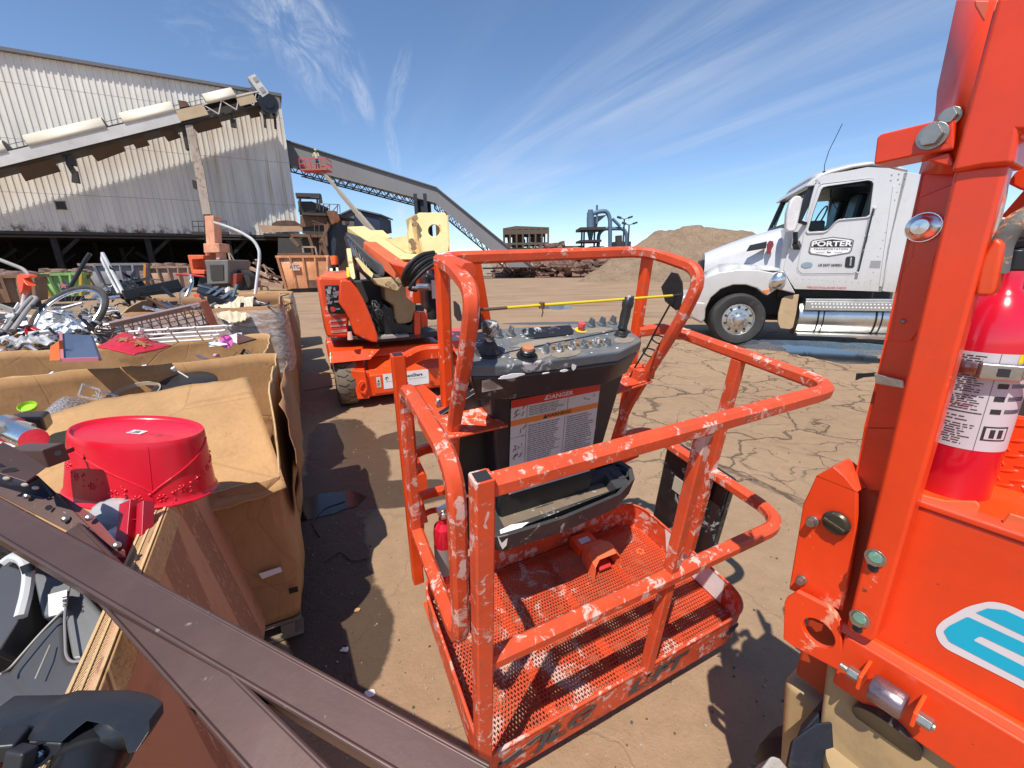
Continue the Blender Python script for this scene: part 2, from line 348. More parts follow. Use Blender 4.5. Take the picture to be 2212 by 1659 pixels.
# clear stretch wrap: thin film with pale sheen
m_wrap, _t, _b = _new('stretch_wrap'); _n = NT(_t); _b.inputs['Base Color'].default_value = (.75, .74, .73, 1); _b.inputs['Roughness'].default_value = .25
_n.lk(_n.sm(_n.noise(9, 7, .7, .8, _n.mapv(sc=(1, 1, 3))), .35, .7, .12, .62), _b.inputs['Alpha']); _n.bump(_n.noise(22, 5, .6, 1.), .5, .01, _b)
def card(name, col, seed=0.):
    m, t, b = _new(name); n = NT(t)
    a = n.noise(2.3, 7, .62, .3, n.mapv(loc=(seed, 3, 1))); g = n.noise(60, 3, .6, 0, n.mapv(sc=(1, 1, .12)))
    c = n.mix(n.sm(a, .3, .72), tuple(v*.84 for v in col), tuple(v*1.12 for v in col)); c = n.mix(n.sm(g, .35, .75, 0, .14), c, (.2, .11, .05))
    w = n.noise(5, 5, .65, 0, n.mapv(loc=(seed*3, 7, 2))); c = n.mix(n.sm(w, .62, .75, 0, .35), c, (.24, .13, .06))
    n.lk(c, b.inputs['Base Color']); b.inputs['Roughness'].default_value = .85; b.inputs['Specular IOR Level'].default_value = .2
    v1 = n.vor(1.3, 'DISTANCE_TO_EDGE', n.mapv(loc=(seed, 1, 1))); v2 = n.vor(4.5, 'DISTANCE_TO_EDGE', n.mapv(loc=(seed, 6, 2), sc=(1, 1, .6)), .9)
    on = n.sm(n.noise(2.6, 4, .6, 0, n.mapv(loc=(seed, 9, 4))), .46, .62); cz = n.ma('MULTIPLY', n.sm(v2, .03, .0), on); cr1 = n.sm(v1, .010, .0)
    c2 = n.mix(n.ma('MULTIPLY', n.ma('MAXIMUM', cr1, n.ma('MULTIPLY', cz, .4)), .24), c, (.20, .10, .045)); st = n.noise(3.2, 8, .75, .2, n.mapv(loc=(seed, 2, 7))); c2 = n.mix(n.sm(st, .57, .68, 0, .5), c2, (.22, .12, .06)); n.lk(c2, b.inputs['Base Color'])
    fi = n.noise(17, 6, .7, .4); h = n.ma('ADD', n.ma('MULTIPLY', fi, .30), n.ma('ADD', n.ma('MULTIPLY', g, .25), n.ma('MULTIPLY', a, 1.6))); h = n.ma('SUBTRACT', h, n.ma('ADD', n.ma('MULTIPLY', cz, .35), n.ma('MULTIPLY', cr1, .3))); n.bump(h, .42, .012, b)
    return m
m_card = card('cardboard', (.42, .235, .105), 1.); m_card2 = card('light_cardboard', (.47, .275, .125), 4.); m_card3 = card('brown_cardboard', (.33, .175, .09), 8.)
m_cedge = card('cardboard_edge', (.62, .42, .22), 2.)
def tapecard():
    m, t, b = _new('taped_brown_cardboard'); n = NT(t)
    st = n.sm(n.noise(2.2, 1, .3, .2, n.mapv(sc=(1, 3.2, .25), rot=(0, .25, .35))), .52, .54)
    h = n.noise(34, 5, .7, 2.5, n.mapv(sc=(1, 1, .3))); c = n.mix(st, (.55, .29, .165), (.33, .155, .09)); c = n.mix(n.ma('MULTIPLY', n.ma('ADD', n.ma('MULTIPLY', st, .85), .06), n.sm(h, .56, .62)), c, (.62, .42, .30)); k_ = n.noise(5, 6, .7, 1.2, n.mapv(loc=(3, 3, 3))); c = n.mix(n.sm(k_, .52, .70, 0, .5), c, (.30, .15, .085))
    n.lk(c, b.inputs['Base Color']); b.inputs['Roughness'].default_value = .5; n.bump(h, .25, .004, b); return m
m_tape = tapecard()
m_bronze = paint('bronze_metallic_paint', (.12, .070, .060), .40, metal=.4, sc=7, dirt=.10, scuff=(.36, .3, .29), amt=.0, scratch=.12, vary=.1, dcol=(.24, .2, .19), chips=.5, ccol=(.4, .36, .34), bump=.15)
m_cloth = paint('cream_cloth', (.62, .52, .36), .9, sc=9, dirt=.2, bump=.5)
m_film = paint('white_plastic_film', (.78, .78, .78), .35, sc=6, dirt=.12, dcol=(.4, .4, .42), bump=.9)
m_dkfilm = paint('black_plastic_film', (.012, .012, .013), .25, sc=9, dirt=.1, bump=1.)
def siding():
    m, t, b = _new('weathered_white_siding'); n = NT(t)
    c0 = n.mix(n.sm(n.noise(.12, 4, .6), .3, .7), (.70, .65, .57), (.78, .74, .67))
    s_ = n.noise(1.1, 5, .7, 0, n.mapv(sc=(2.2, 2.2, .05))); x, y, z = n.sep()
    g = n.sm(x, 10, 24)                                   # more rust towards the corner
    c1 = n.mix(n.ma('MULTIPLY', n.sm(s_, .50, .72), n.ma('ADD', n.ma('MULTIPLY', g, .75), .16)), c0, (.40, .26, .13))
    low = n.ma('MULTIPLY', n.sm(z, 7.2, 6.1), n.sm(n.noise(.9, 6, .7), .45, .62)); c1 = n.mix(low, c1, (.12, .075, .045))
    lap = n.ma('FRACT', n.ma('MULTIPLY', n.ma('ADD', z, n.ma('MULTIPLY', x, .0)), .21)); c1 = n.mix(n.sm(lap, .02, .008, 0, .55), c1, (.2, .17, .15)); pv = n.noise(1, 1, .5, 0, n.mapv(sc=(.9, 0, .12))); c1 = n.mix(n.sm(pv, .35, .7, 0, .3), c1, (.45, .43, .41)); d = n.noise(.6, 7, .7, 0, n.mapv(loc=(5, 5, 5))); c1 = n.mix(n.sm(d, .58, .75, 0, .2), c1, (.35, .30, .25))
    n.lk(c1, b.inputs['Base Color']); b.inputs['Roughness'].default_value = .55; return m
m_side = siding()
def salmon(name, col):
    return paint(name, col, .7, sc=3, dirt=.5, dcol=(.25, .12, .05), vary=.2, chips=.9, ccol=(.1, .04, .02), scuff=(.72, .5, .36), amt=.2, streak=.35, bump=.3)
m_dump = salmon('rust_eaten_orange_paint', (.62, .27, .12)); m_grn = salmon('faded_green_paint', (.28, .50, .16)); m_gry = salmon('faded_grey_blue_paint', (.22, .23, .25)); m_tan = salmon('faded_tan_paint', (.42, .28, .2)); m_brn = salmon('rust_brown_paint', (.26, .15, .09))
m_sal = salmon('salmon_paint', (.72, .34, .21))
# ------------------------------------------------------------------ ground
def uy(x, y, Y): r = ray(x, y); return CAM + r*(Y/r.y)
def ground():
    m, t, b = _new('dusty_cracked_yard'); n = NT(t); x, y, z = n.sep()
    a = n.noise(.35, 8, .68); f = n.noise(9, 8, .72, 0, n.mapv(loc=(3, 1, 0))); sp = n.noise(70, 4, .7)
    c = n.mix(n.sm(a, .3, .7), (.325, .208, .120), (.405, .272, .165)); c = n.mix(n.sm(f, .25, .8, 0, .5), c, (.21, .135, .08))
    c = n.mix(n.sm(sp, .58, .72, 0, .5), c, (.12, .085, .06)); c = n.mix(n.sm(n.noise(150, 2, .5), .64, .75, 0, .55), c, (.50, .41, .31))
    far = n.sm(y, 6, 18); st = n.noise(.9, 6, .66, .3, n.mapv(sc=(.22, 1.5, 1), rot=(0, 0, .12)))
    c = n.mix(n.ma('MULTIPLY', n.sm(st, .50, .68), n.ma('ADD', n.ma('MULTIPLY', far, .5), .06)), c, (.13, .085, .055))
    # slab cracks, strong on the right-hand yard
    w = t.nodes.new('ShaderNodeVectorMath'); w.operation = 'ADD'; nz = t.nodes.new('ShaderNodeTexNoise'); n.lk(n.c, nz.inputs['Vector']); nz.inputs['Scale'].default_value = 2.4; nz.inputs['Detail'].default_value = 5
    s_ = t.nodes.new('ShaderNodeVectorMath'); s_.operation = 'SCALE'; n.lk(nz.outputs['Color'], s_.inputs[0]); s_.inputs['Scale'].default_value = .62; n.lk(n.c, w.inputs[0]); n.lk(s_.outputs[0], w.inputs[1])
    v1 = n.vor(2.7, 'DISTANCE_TO_EDGE', n.mapv(sc=(1, .8, 0), src=w.outputs[0])); v2 = n.vor(.9, 'DISTANCE_TO_EDGE', n.mapv(sc=(1, 1, 0), loc=(.3, .4, 0), src=w.outputs[0]))
    reg = n.ma('MULTIPLY', n.sm(n.ma('ADD', n.ma('ADD', x, n.ma('MULTIPLY', y, .12)), n.ma('MULTIPLY', n.noise(.5, 4, .6), 2.2)), 2.0, 2.9), n.ma('MULTIPLY', n.sm(y, 13, 8), n.sm(y, 1.9, 3.2)))
    on = n.sm(n.noise(.75, 5, .7, 0, n.mapv(loc=(8, 2, 0))), .40, .62, .06, 1)
    k1 = n.ma('MULTIPLY', n.ma('MULTIPLY', n.sm(v1, .014, .002), reg), on); k2 = n.ma('MULTIPLY', n.sm(v2, .014, .003), n.sm(reg, 0, 1, .12, .8))
    cr = n.ma('MAXIMUM', k1, k2); halo = n.ma('MULTIPLY', n.ma('MULTIPLY', n.sm(v1, .06, .0, 0, .3), reg), on)
    c = n.mix(halo, c, (.12, .075, .045)); c = n.mix(n.ma('MULTIPLY', cr, .8), c, (.045, .03, .02))
    # joint between slabs
    p, q = uz(1540, 1000), uz(1735, 1085); d = (q-p).normalized(); nx, ny = -d.y, d.x
    jt = n.ma('ABSOLUTE', n.ma('ADD', n.ma('ADD', n.ma('MULTIPLY', x, nx), n.ma('MULTIPLY', y, ny)), n.ma('ADD', n.ma('MULTIPLY', n.noise(3.5, 6, .7), .12), -(p.x*nx+p.y*ny)-.06)))
    jm = n.ma('MULTIPLY', n.sm(jt, .05, .004), n.ma('MULTIPLY', n.sm(f, .3, .6, .45, 1), n.ma('MULTIPLY', n.sm(x, -.3, .5), n.sm(x, 3.6, 2.6)))); c = n.mix(n.ma('MULTIPLY', jm, .7), c, (.08, .055, .038))
    # wet ground beside the cartons and under the truck
    wet = None
    for cx, cy, rx, ry, th in ((-1.22, 2.30, .26, 1.10, .45), (-.95, 2.85, .62, .22, .1), (-.80, 1.55, .22, .40, .3), (6.1, 8.3, 1.9, .75, -.3), (1.55, 12.6, 1.8, .35, -.05), (-1.1, 3.9, .3, .25, 0), (-1.55, 3.55, .35, 1.2, .45)):
        X = n.ma('ADD', x, -cx); Y = n.ma('ADD', y, -cy); co, si = math.cos(th), math.sin(th)
        A = n.ma('DIVIDE', n.ma('ADD', n.ma('MULTIPLY', X, co), n.ma('MULTIPLY', Y, si)), rx); B = n.ma('DIVIDE', n.ma('ADD', n.ma('MULTIPLY', X, -si), n.ma('MULTIPLY', Y, co)), ry)
        r = n.ma('ADD', n.ma('MULTIPLY', A, A), n.ma('MULTIPLY', B, B)); e = n.sm(n.ma('ADD', r, n.ma('MULTIPLY', n.noise(2.8, 6, .65), 1.1)), 1.62, 1.40); wet = e if wet is None else n.ma('MAXIMUM', wet, e)
    c = n.mix(n.ma('MULTIPLY', wet, .85), c, (.045, .031, .022))
    spill = n.ma('MULTIPLY', n.sm(n.noise(1.3, 7, .7, .5, n.mapv(loc=(1, 9, 0), sc=(.5, 1.2, 1))), .66, .72), .5); c = n.mix(spill, c, (.07, .05, .037))
    n.lk(c, b.inputs['Base Color']); n.lk(n.mix(wet, .92, .22), b.inputs['Roughness']); b.inputs['Specular IOR Level'].default_value = .3
    h = n.ma('ADD', n.ma('ADD', n.ma('MULTIPLY', f, .7), n.ma('MULTIPLY', sp, .25)), n.ma('MULTIPLY', cr, -1.2)); h = n.ma('SUBTRACT', h, jm); n.bump(n.ma('ADD', h, n.ma('MULTIPLY', a, .8)), .8, .016, b)
    mb = MB(); R = 3500; mb.quad((-R, -R, 0), (R, -R, 0), (R, R, 0), (-R, R, 0)); struct(mb.build('ground', m))
ground()
m_pud, _t, _b = _new('muddy_water'); _b.inputs['Base Color'].default_value = (.012, .01, .008, 1); _b.inputs['Roughness'].default_value = .12; _b.inputs['IOR'].default_value = 1.33; _b.inputs['Specular IOR Level'].default_value = .9; _n = NT(_t); _n.bump(_n.noise(3, 2, .4), .04, .01, _b)
def puddle(pts, jit=.03, z=.004):
    P = [uz(*p) for p in pts]; k = len(P); o = []
    for i in range(k):
        a, b = P[i], P[(i+1) % k]
        for j in range(6):
            q = a.lerp(b, j/6); o.append(V((q.x+rnd.uniform(-jit, jit), q.y+rnd.uniform(-jit, jit), z)))
    mb = MB(); mb.poly(o); struct(mb.build('puddle', m_pud))
puddle([(640, 1088), (690, 1068), (760, 1060), (792, 1072), (772, 1092), (720, 1110), (650, 1128)], .006)
puddle([(1690, 745), (1790, 752), (1890, 768), (1905, 785), (1820, 785), (1740, 770), (1700, 762)], .05)
puddle([(1172, 660), (1215, 658), (1240, 666), (1205, 669), (1175, 667)], .12)
# ------------------------------------------------------------------ mounds of crushed scrap and earth
def mound(name, ring, H, mat, label, seed, kind=None, rough=.35, nr=26, na=90, peak=(0, 0)):
    rg = random.Random(seed); C = sum((V(p) for p in ring), V((0, 0, 0)))/len(ring); mb = MB(); k = len(ring)
    ph = [rg.uniform(0, 6.28) for _ in range(12)]
    from mathutils import noise as mn
    def fn(u, v):
        a = u*k; i = int(a) % k; fr = a-int(a); p = V(ring[i]).lerp(V(ring[(i+1) % k]), fr); r = v
        q = C.lerp(p, r)+V((peak[0]*(1-r), peak[1]*(1-r), 0)); s = (1-r)
        h = H*(min(1, s*1.35)**1.05)*(.86+.14*mn.noise(V((q.x*.09, q.y*.09, seed)))) + rough*mn.fractal(V((q.x*.5, q.y*.5, seed)), 1, 2, 5)*min(1, s*6)
        return V((q.x, q.y, max(h, 0) if r < .999 else -.05))
    mb.grid(fn, na, nr, closeu=True); o = mb.build(name, mat, None, (C.x, C.y, 0), ang=180)
    tag(o, label, 'mound', None, kind); return o
def dirtmat(name, c1, c2, sc, bump=1.):
    m, t, b = _new(name); n = NT(t); a = n.noise(sc, 9, .75); f = n.noise(sc*6, 6, .75)
    c = n.mix(n.sm(a, .3, .7), c1, c2); c = n.mix(n.sm(f, .45, .7, 0, .6), c, tuple(v*.45 for v in c1)); n.lk(c, b.inputs['Base Color']); b.inputs['Roughness'].default_value = .95; n.bump(n.ma('ADD', a, n.ma('MULTIPLY', f, .5)), bump, .25, b); return m
m_dirt = dirtmat('fine_crushed_earth', (.23, .155, .095), (.33, .235, .15), .7, 1.); m_grav = dirtmat('grey_crushed_gravel', (.26, .22, .17), (.4, .34, .27), 2.2); m_sclod = dirtmat('rusty_earth', (.17, .10, .065), (.25, .16, .11), 1.)
a, b_ = uz(1245, 609), uz(1640, 611)
mound('dirt_mound', [(a.x, a.y, 0), (a.x+6, a.y-5, 0), (b_.x-6, a.y-6, 0), (b_.x+16, a.y-2, 0), (b_.x+30, a.y+12, 0), (b_.x+16, a.y+36, 0), (a.x+18, a.y+34, 0), (a.x+4, a.y+14, 0)], 6.5, m_dirt, 'big tan mound of fine crushed earth behind the white truck', 3, peak=(-3, -2), rough=.5)
a = uz(1015, 598); b_ = uz(1085, 598)
mound('gravel_mound', [(a.x-4, a.y, 0), (b_.x-1, a.y-3, 0), (b_.x+3, a.y+3, 0), (b_.x, a.y+10, 0), (a.x-5, a.y+10, 0)], 4.2, m_grav, 'small grey gravel mound at the foot of the grey gallery', 5, rough=.25)
a = uz(1090, 600); b_ = uz(1330, 600)
mound('rusty_earth_bank', [(a.x-2, a.y-1, 0), (b_.x+2, a.y-2, 0), (b_.x+8, a.y+8, 0), (b_.x, a.y+16, 0), (a.x, a.y+16, 0)], 3.0, m_sclod, 'low rusty earth bank under the far scrap heap', 8, rough=.5)
m_chunk = paint('rusty_scrap_chunks', (.20, .12, .09), .8, metal=.1, sc=.8, dirt=.6, dcol=(.06, .045, .035), vary=.35, scuff=(.4, .28, .22), amt=.2, bump=.5)
def heap(p0, p1, depth, H, n, s0, s1, seed, name, label):
    rg = random.Random(seed); mb = MB()
    for i in range(n):
        u = rg.random(); v = rg.random(); p = V(p0).lerp(V(p1), u); x = p.x; y = p.y+v*depth; env = math.sin(math.pi*min(max(u, .04), .96))**.5
        z = rg.random()*H*env*(.35+.65*v); s = rg.uniform(s0, s1); R = Matrix.Rotation(rg.uniform(0, 6), 3, 'Z') @ Matrix.Rotation(rg.uniform(-1, 1), 3, 'X')
        if rg.random() < .55: mb.ell((x, y, z), (s*rg.uniform(.6, 1.6), s*rg.uniform(.5, 1), s*rg.uniform(.3, .9)), 7, 5, 0, R, .35, rg)
        elif rg.random() < .6: mb.box((x, y, z), (s*rg.uniform(1, 3.5), s*rg.uniform(.2, .8), s*rg.uniform(.1, .5)), R)
        else: mb.beam((x, y, z), V((x, y, z)) + R @ V((s*rg.uniform(2, 5), 0, 0)), s*.2, s*.2)
    return solo(mb, name, m_chunk, label, 'scrap heap', origin=(p0[0], p0[1], 0), smooth=False)
a = uz(1075, 600); b_ = uz(1345, 601)
o = heap((a.x, a.y+1, 0), (b_.x+2, b_.y+2, 0), 12, 5.4, 900, .35, 1.3, 11, 'scrap_heap', 'long heap of rusty twisted scrap along the far edge of the yard'); o['kind'] = 'stuff'
# ------------------------------------------------------------------ warehouse
Z1 = zm(0, 150, 1100); Z4 = zm(600, 250, 500); Z7 = zm(600, 750, 600); Z5 = zm(0, 750, 600); Z3 = zm(900, 450, 1100); ZB = zm(1000, 640, 500)
m_deep = flat('shade_black_steel', (.012, .011, .011), .8)  # near-black carries the shade of the open ground floor; gallery truss shares it
P0, P1 = uz(0, 498, 6.), uz(646, 509, 6.)
WH = Fr((P0.x, P0.y, 0), math.degrees(math.atan2(P1.y-P0.y, P1.x-P0.x)))
ware = thing('warehouse', 'huge white corrugated metal warehouse with open dark ground floor', 'warehouse', WH)
X1 = WH.px(646, 495, 1, 0).x; XT = WH.px(596, 214, 1, 0)
zl = WH.px(0, 110, 1, 0).z; zr = WH.px(480, 190, 1, 0); 
def rooft(x): return zl+(zr.z-zl)*x/zr.x
zR = rooft(X1); X0 = -32
mb = MB(); xs = []; x = X0; pr = .5
while x < X1-.01:
    for dx, dy in ((0, 0), (.30, 0), (.34, -.07), (.46, -.07)):
        if x+dx < X1: xs.append((x+dx, dy))
    x += pr
xs.append((X1, 0)); lo = [V((x, y, 6.0)) for x, y in xs]; hi = [V((x, y, rooft(x))) for x, y in xs]; k = len(xs)
mb.add(lo+hi, [(i, i+1, k+i+1, k+i) for i in range(k-1)])
mb.quad((X1, 0, 6), (X1, 34, 6), (X1, 34, zR), (X1, 0, zR)); mb.quad((X0, 34, 0), (X1, 34, 0), (X1, 34, zR), (X0, 34, rooft(X0)))
mb.build('wall', m_side, ware, smooth=False)
mb = MB(); mb.hexa([(X0, -.45, rooft(X0)), (X1+.2, -.45, zR), (X1+.2, 34.3, zR), (X0, 34.3, rooft(X0))], [(X0, -.45, rooft(X0)+.3), (X1+.2, -.45, zR+.3), (X1+.2, 34.3, zR+.3), (X0, 34.3, rooft(X0)+.3)]); mb.build('roof', paint('roof_edge_grey', (.14, .14, .15), .6, dirt=.2), ware)
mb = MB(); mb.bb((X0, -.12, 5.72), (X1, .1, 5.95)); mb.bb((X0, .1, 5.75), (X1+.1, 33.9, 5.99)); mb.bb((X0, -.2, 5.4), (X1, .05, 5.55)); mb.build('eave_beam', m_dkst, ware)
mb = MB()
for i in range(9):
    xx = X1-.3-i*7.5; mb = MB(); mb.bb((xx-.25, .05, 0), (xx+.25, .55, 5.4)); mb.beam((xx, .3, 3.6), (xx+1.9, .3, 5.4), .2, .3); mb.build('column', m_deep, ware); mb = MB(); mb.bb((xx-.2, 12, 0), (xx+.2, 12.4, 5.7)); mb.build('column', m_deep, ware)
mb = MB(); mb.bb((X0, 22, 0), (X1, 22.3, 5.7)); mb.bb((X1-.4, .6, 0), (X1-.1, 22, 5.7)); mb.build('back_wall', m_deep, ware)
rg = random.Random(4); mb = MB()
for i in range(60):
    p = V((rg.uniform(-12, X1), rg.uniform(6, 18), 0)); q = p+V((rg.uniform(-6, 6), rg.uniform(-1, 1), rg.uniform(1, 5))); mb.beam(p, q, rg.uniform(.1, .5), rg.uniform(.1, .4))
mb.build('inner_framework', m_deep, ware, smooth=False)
a = WH.px(*Z1(388, 1125), 1, -.1); b_ = WH.px(*Z1(470, 1175), 1, -.1)
mb = MB(); mb.bb((a.x, -.06, b_.z), (b_.x, -.12, a.z)); f = mb.build('vent', m_dkst, ware); mb = MB(); mb.bb((a.x-.08, -.05, b_.z-.08), (b_.x+.08, -.11, b_.z)); mb.bb((a.x-.08, -.05, a.z), (b_.x+.08, -.11, a.z+.08)); mb.build('frame', m_rust, f)
m_pan = paint('rust_stained_pan', (.10, .07, .052), .8, sc=1.2, dirt=.5, dcol=(.035, .025, .02), bump=.4)
# ------------------------------------------------------------------ inclined conveyor in front of the wall
WH2 = Fr(WH.w((0, 1.4, 0)), math.degrees(math.atan2(P1.y-P0.y, P1.x-P0.x)))
cv = thing('inclined_conveyor', 'long inclined conveyor with pale hood covers in front of the warehouse wall', 'conveyor', WH2)
def cp(zx, zy, y=-4., Z=Z1): return WH2.px(*Z(zx, zy), 1, y)
A, B_ = cp(0, 845), cp(1840, 395); dv = (B_-A).normalized(); A0 = A-dv*26; nv = V((-dv.z, 0, dv.x))
m_cvs = paint('pale_grey_conveyor_side', (.62, .60, .57), .6, sc=.8, dirt=.35, dcol=(.4, .27, .15)); m_cvt = paint('tan_stained_conveyor_side', (.56, .42, .26), .7, sc=.8, dirt=.4, dcol=(.3, .18, .1)); m_hood = paint('cream_hood_sheet', (.74, .66, .52), .5, sc=.6, dirt=.25, dcol=(.55, .42, .25))
hw = 1.0
def cbeam(t0, t1, lo, hi, y0, y1, name, mat, par=cv, mb=None):
    mb2 = mb or MB(); p, q = A+dv*t0, A+dv*t1
    mb2.hexa([V((p.x, y0, p.z))+nv*lo, V((q.x, y0, q.z))+nv*lo, V((q.x, y0, q.z))+nv*hi, V((p.x, y0, p.z))+nv*hi], [V((p.x, y1, p.z))+nv*lo, V((q.x, y1, q.z))+nv*lo, V((q.x, y1, q.z))+nv*hi, V((p.x, y1, p.z))+nv*hi])
    return mb2 if mb else mb2.build(name, mat, par)
LL = (B_-A).length
def tof(zx, zy): return (cp(zx, zy)-A).dot(dv)
t1_ = tof(1255, 520); t2_ = tof(1450, 470); t3_ = tof(1680, 430); t4_ = tof(1800, 400)
cbeam(-26, t1_, -.62, .35, -5, -4.9, 'side_panel', m_cvs); cbeam(t1_, t2_, -.55, .42, -5, -4.9, 'side_panel', m_cvt); cbeam(t3_, t4_, -.5, .5, -5, -4.9, 'side_panel', m_cvt)
cbeam(-26, LL, -.5, .3, -3.1, -3.0, 'side_panel', m_cvs); cbeam(-26, LL+.6, -.78, -.64, -4.8, -3.1, 'lower_chord', m_dkst); cbeam(-26, LL, .38, .5, -4.9, -3.0, 'belt', m_rub)
mb = MB(); t = t2_; i = 0
while t < LL: 
    for y in (-4.95,): mb.beam(A+dv*t+nv*(-.7 if i % 2 else .35)+V((0, y+4, 0)), A+dv*(t+.9)+nv*(.35 if i % 2 else -.7)+V((0, y+4, 0)), .09, .09)
    t += .9; i += 1
mb.beam(A+dv*t2_+nv*.38+V((0, -.98, 0)), A+dv*LL+nv*.38+V((0, -.98, 0)), .12, .12); mb.build('truss', m_cvs, cv)
mb = MB(); t = -20
while t < LL: mb.beam(A+dv*t+nv*.35+V((0, .98, 0)), A+dv*t+nv*1.45+V((0, .98, 0)), .05, .05); t += 1.6
for h in (.9, 1.4): mb.beam(A-dv*24+nv*h+V((0, .98, 0)), A+dv*LL+nv*h+V((0, .98, 0)), .035, .035)
mb.beam(A-dv*24+nv*-.7+V((0, 1.3, 0)), A+dv*LL+nv*-.7+V((0, 1.3, 0)), .7, .07); mb.build('walkway_rail', m_dkst, cv)
for (xa, ya, xb, yb) in ((-700, 950, 80, 765), (225, 730, 765, 600), (880, 560, 1240, 480), (1455, 420, 1660, 375)):
    t0, t1 = tof(xa, ya), tof(xb, yb); mb = MB()
    def fn(u, v, t0=t0, t1=t1): an = math.pi*v; return A+dv*(t0+(t1-t0)*u)+nv*(.34+1.15*math.sin(an))+V((0, -1.05*math.cos(an)*(1 if v < .5 else 1), 0))
    mb.grid(fn, 2, 12); mb.build('hood_cover', m_hood, cv, solid=.05)
for q in ([(120, 880), (370, 820), (430, 910), (180, 980)], [(620, 760), (850, 700), (890, 765), (690, 840)], [(905, 665), (1010, 640), (1060, 725), (965, 750)], [(1125, 610), (1225, 590), (1280, 670), (1190, 700)], [(1330, 560), (1530, 510), (1575, 595), (1400, 640)], [(1725, 450), (1800, 430), (1845, 520), (1775, 535)]):
    P = [cp(x, y, -4.4 if i < 2 else -3.4) for i, (x, y) in enumerate(q)]; mb = MB(); mb.prism(P, (0, .05, 0)); mb.build('spill_pan', m_pan, cv)
for q in ([(410, 755), (430, 750), (490, 860), (475, 870)], [(470, 800), (520, 800), (535, 870), (485, 862)], [(460, 850), (500, 860), (540, 920), (505, 930)], [(505, 910), (540, 905), (558, 992), (505, 985)], [(1632, 485), (1645, 485), (1648, 540), (1635, 545)], [(1625, 540), (1665, 540), (1670, 597), (1632, 590)], [(1862, 520), (1880, 520), (1885, 597), (1865, 590)], [(1930, 500), (1950, 500), (1958, 607), (1940, 600)], [(1355, 970), (1385, 975), (1388, 1035), (1365, 1025)]):
    mb = MB(); mb.prism([cp(x, y, -4.5) for x, y in q], (0, .5, 0)); mb.build('bracket', m_dkst, cv)
mb = MB(); q = [(1750, 243), (1800, 220), (1902, 355), (1855, 386)]; mb.prism([cp(x, y, -5) for x, y in q], (0, 1.2, 0)); o = mb.build('motor_guard', m_cvs, cv)
mb = MB()
for q in ([(1785, 250), (1812, 238), (1832, 266), (1806, 280)], [(1830, 322), (1858, 310), (1880, 342), (1852, 356)]): mb.prism([cp(x, y, -5.03) for x, y in q], (0, -.02, 0))
mb.build('grille', paint('pale_mesh', (.33, .33, .33), .7), o)
mb = MB(); c = cp(1900, 450); mb.cyl(c+V((0, -1.0, 0)), c+V((0, 1., 0)), .98, n=24); mb.cyl(c+V((0, -1.1, 0)), c+V((0, -1, 0)), .5, n=16); mb.build('head_drum', m_blk, cv)
mb = MB(); mb.prism([cp(x, y, -4.9) for x, y in ((1835, 400), (1900, 375), (1945, 430), (1940, 500), (1860, 505), (1850, 440))], (0, 1.8, 0)); mb.build('head_chute', m_dkst, cv)
mb = MB(); mb.prism([cp(x, y, -4.6) for x, y in ((1255, 405), (1320, 415), (1340, 445), (1270, 460))], (0, .6, 0)); mb.build('junction_plate', m_rust, cv)
mb = MB(); mb.prism([cp(x, y, -4.6) for x, y in ((1272, 560), (1300, 560), (1332, 750), (1312, 752))], (0, .8, 0)); mb.build('bracket', m_dkst, cv)
# rust-run discharge column that stands under the conveyor
col = thing('conveyor_column', 'tall rust streaked pale column holding up the inclined conveyor', 'column', Fr(WH2.w((WH2.px(*Z1(1460, 1250), 1, -4.4).x, -4.4, 0)), math.degrees(math.atan2(P1.y-P0.y, P1.x-P0.x))))
FCc = Fr(col.matrix_world.translation, math.degrees(math.atan2(P1.y-P0.y, P1.x-P0.x)))
m_col = paint('rust_run_pale_paint', (.50, .42, .34), .7, sc=1.2, dirt=.6, dcol=(.22, .12, .07), scuff=(.30, .17, .1), amt=.42, streak=.5)
mb = MB(); q = [cp(x, y, -4.8) for x, y in ((1308, 585), (1360, 580), (1440, 900), (1492, 1212), (1432, 1215), (1370, 870))]; q = [FCc.l(WH2.w(p)) for p in q]; mb.prism(q, (0, .7, 0)); mb.build('chute', m_col, col)
mb = MB(); mb.prism([FCc.l(WH2.w(cp(x, y, -4.6))) for x, y in ((1440, 1200), (1480, 1200), (1500, 1500), (1450, 1500))], (0, .5, 0)); mb.bb((-.3, -.3, 0), (.3, .3, 4.)); mb.build('post', m_dkst, col)
mb = MB()
for zx0, zx1, zy in ((1355, 1600, 1262), (1360, 1600, 1300)): a = FCc.l(WH2.w(cp(zx0, zy, -5))); b_ = FCc.l(WH2.w(cp(zx1, zy, -5))); mb.beam(a, b_, .05, .07)
a = FCc.l(WH2.w(cp(1360, 1350, -5))); b_ = FCc.l(WH2.w(cp(1620, 1350, -5))); mb.beam(a, b_, 1.4, .3)
for zx in (1358, 1400, 1520, 1600): a = FCc.l(WH2.w(cp(zx, 1262, -5))); b_ = FCc.l(WH2.w(cp(zx+8, 1350, -5))); mb.beam(a, b_, .05, .05)
mb.build('platform', m_dkst, col)
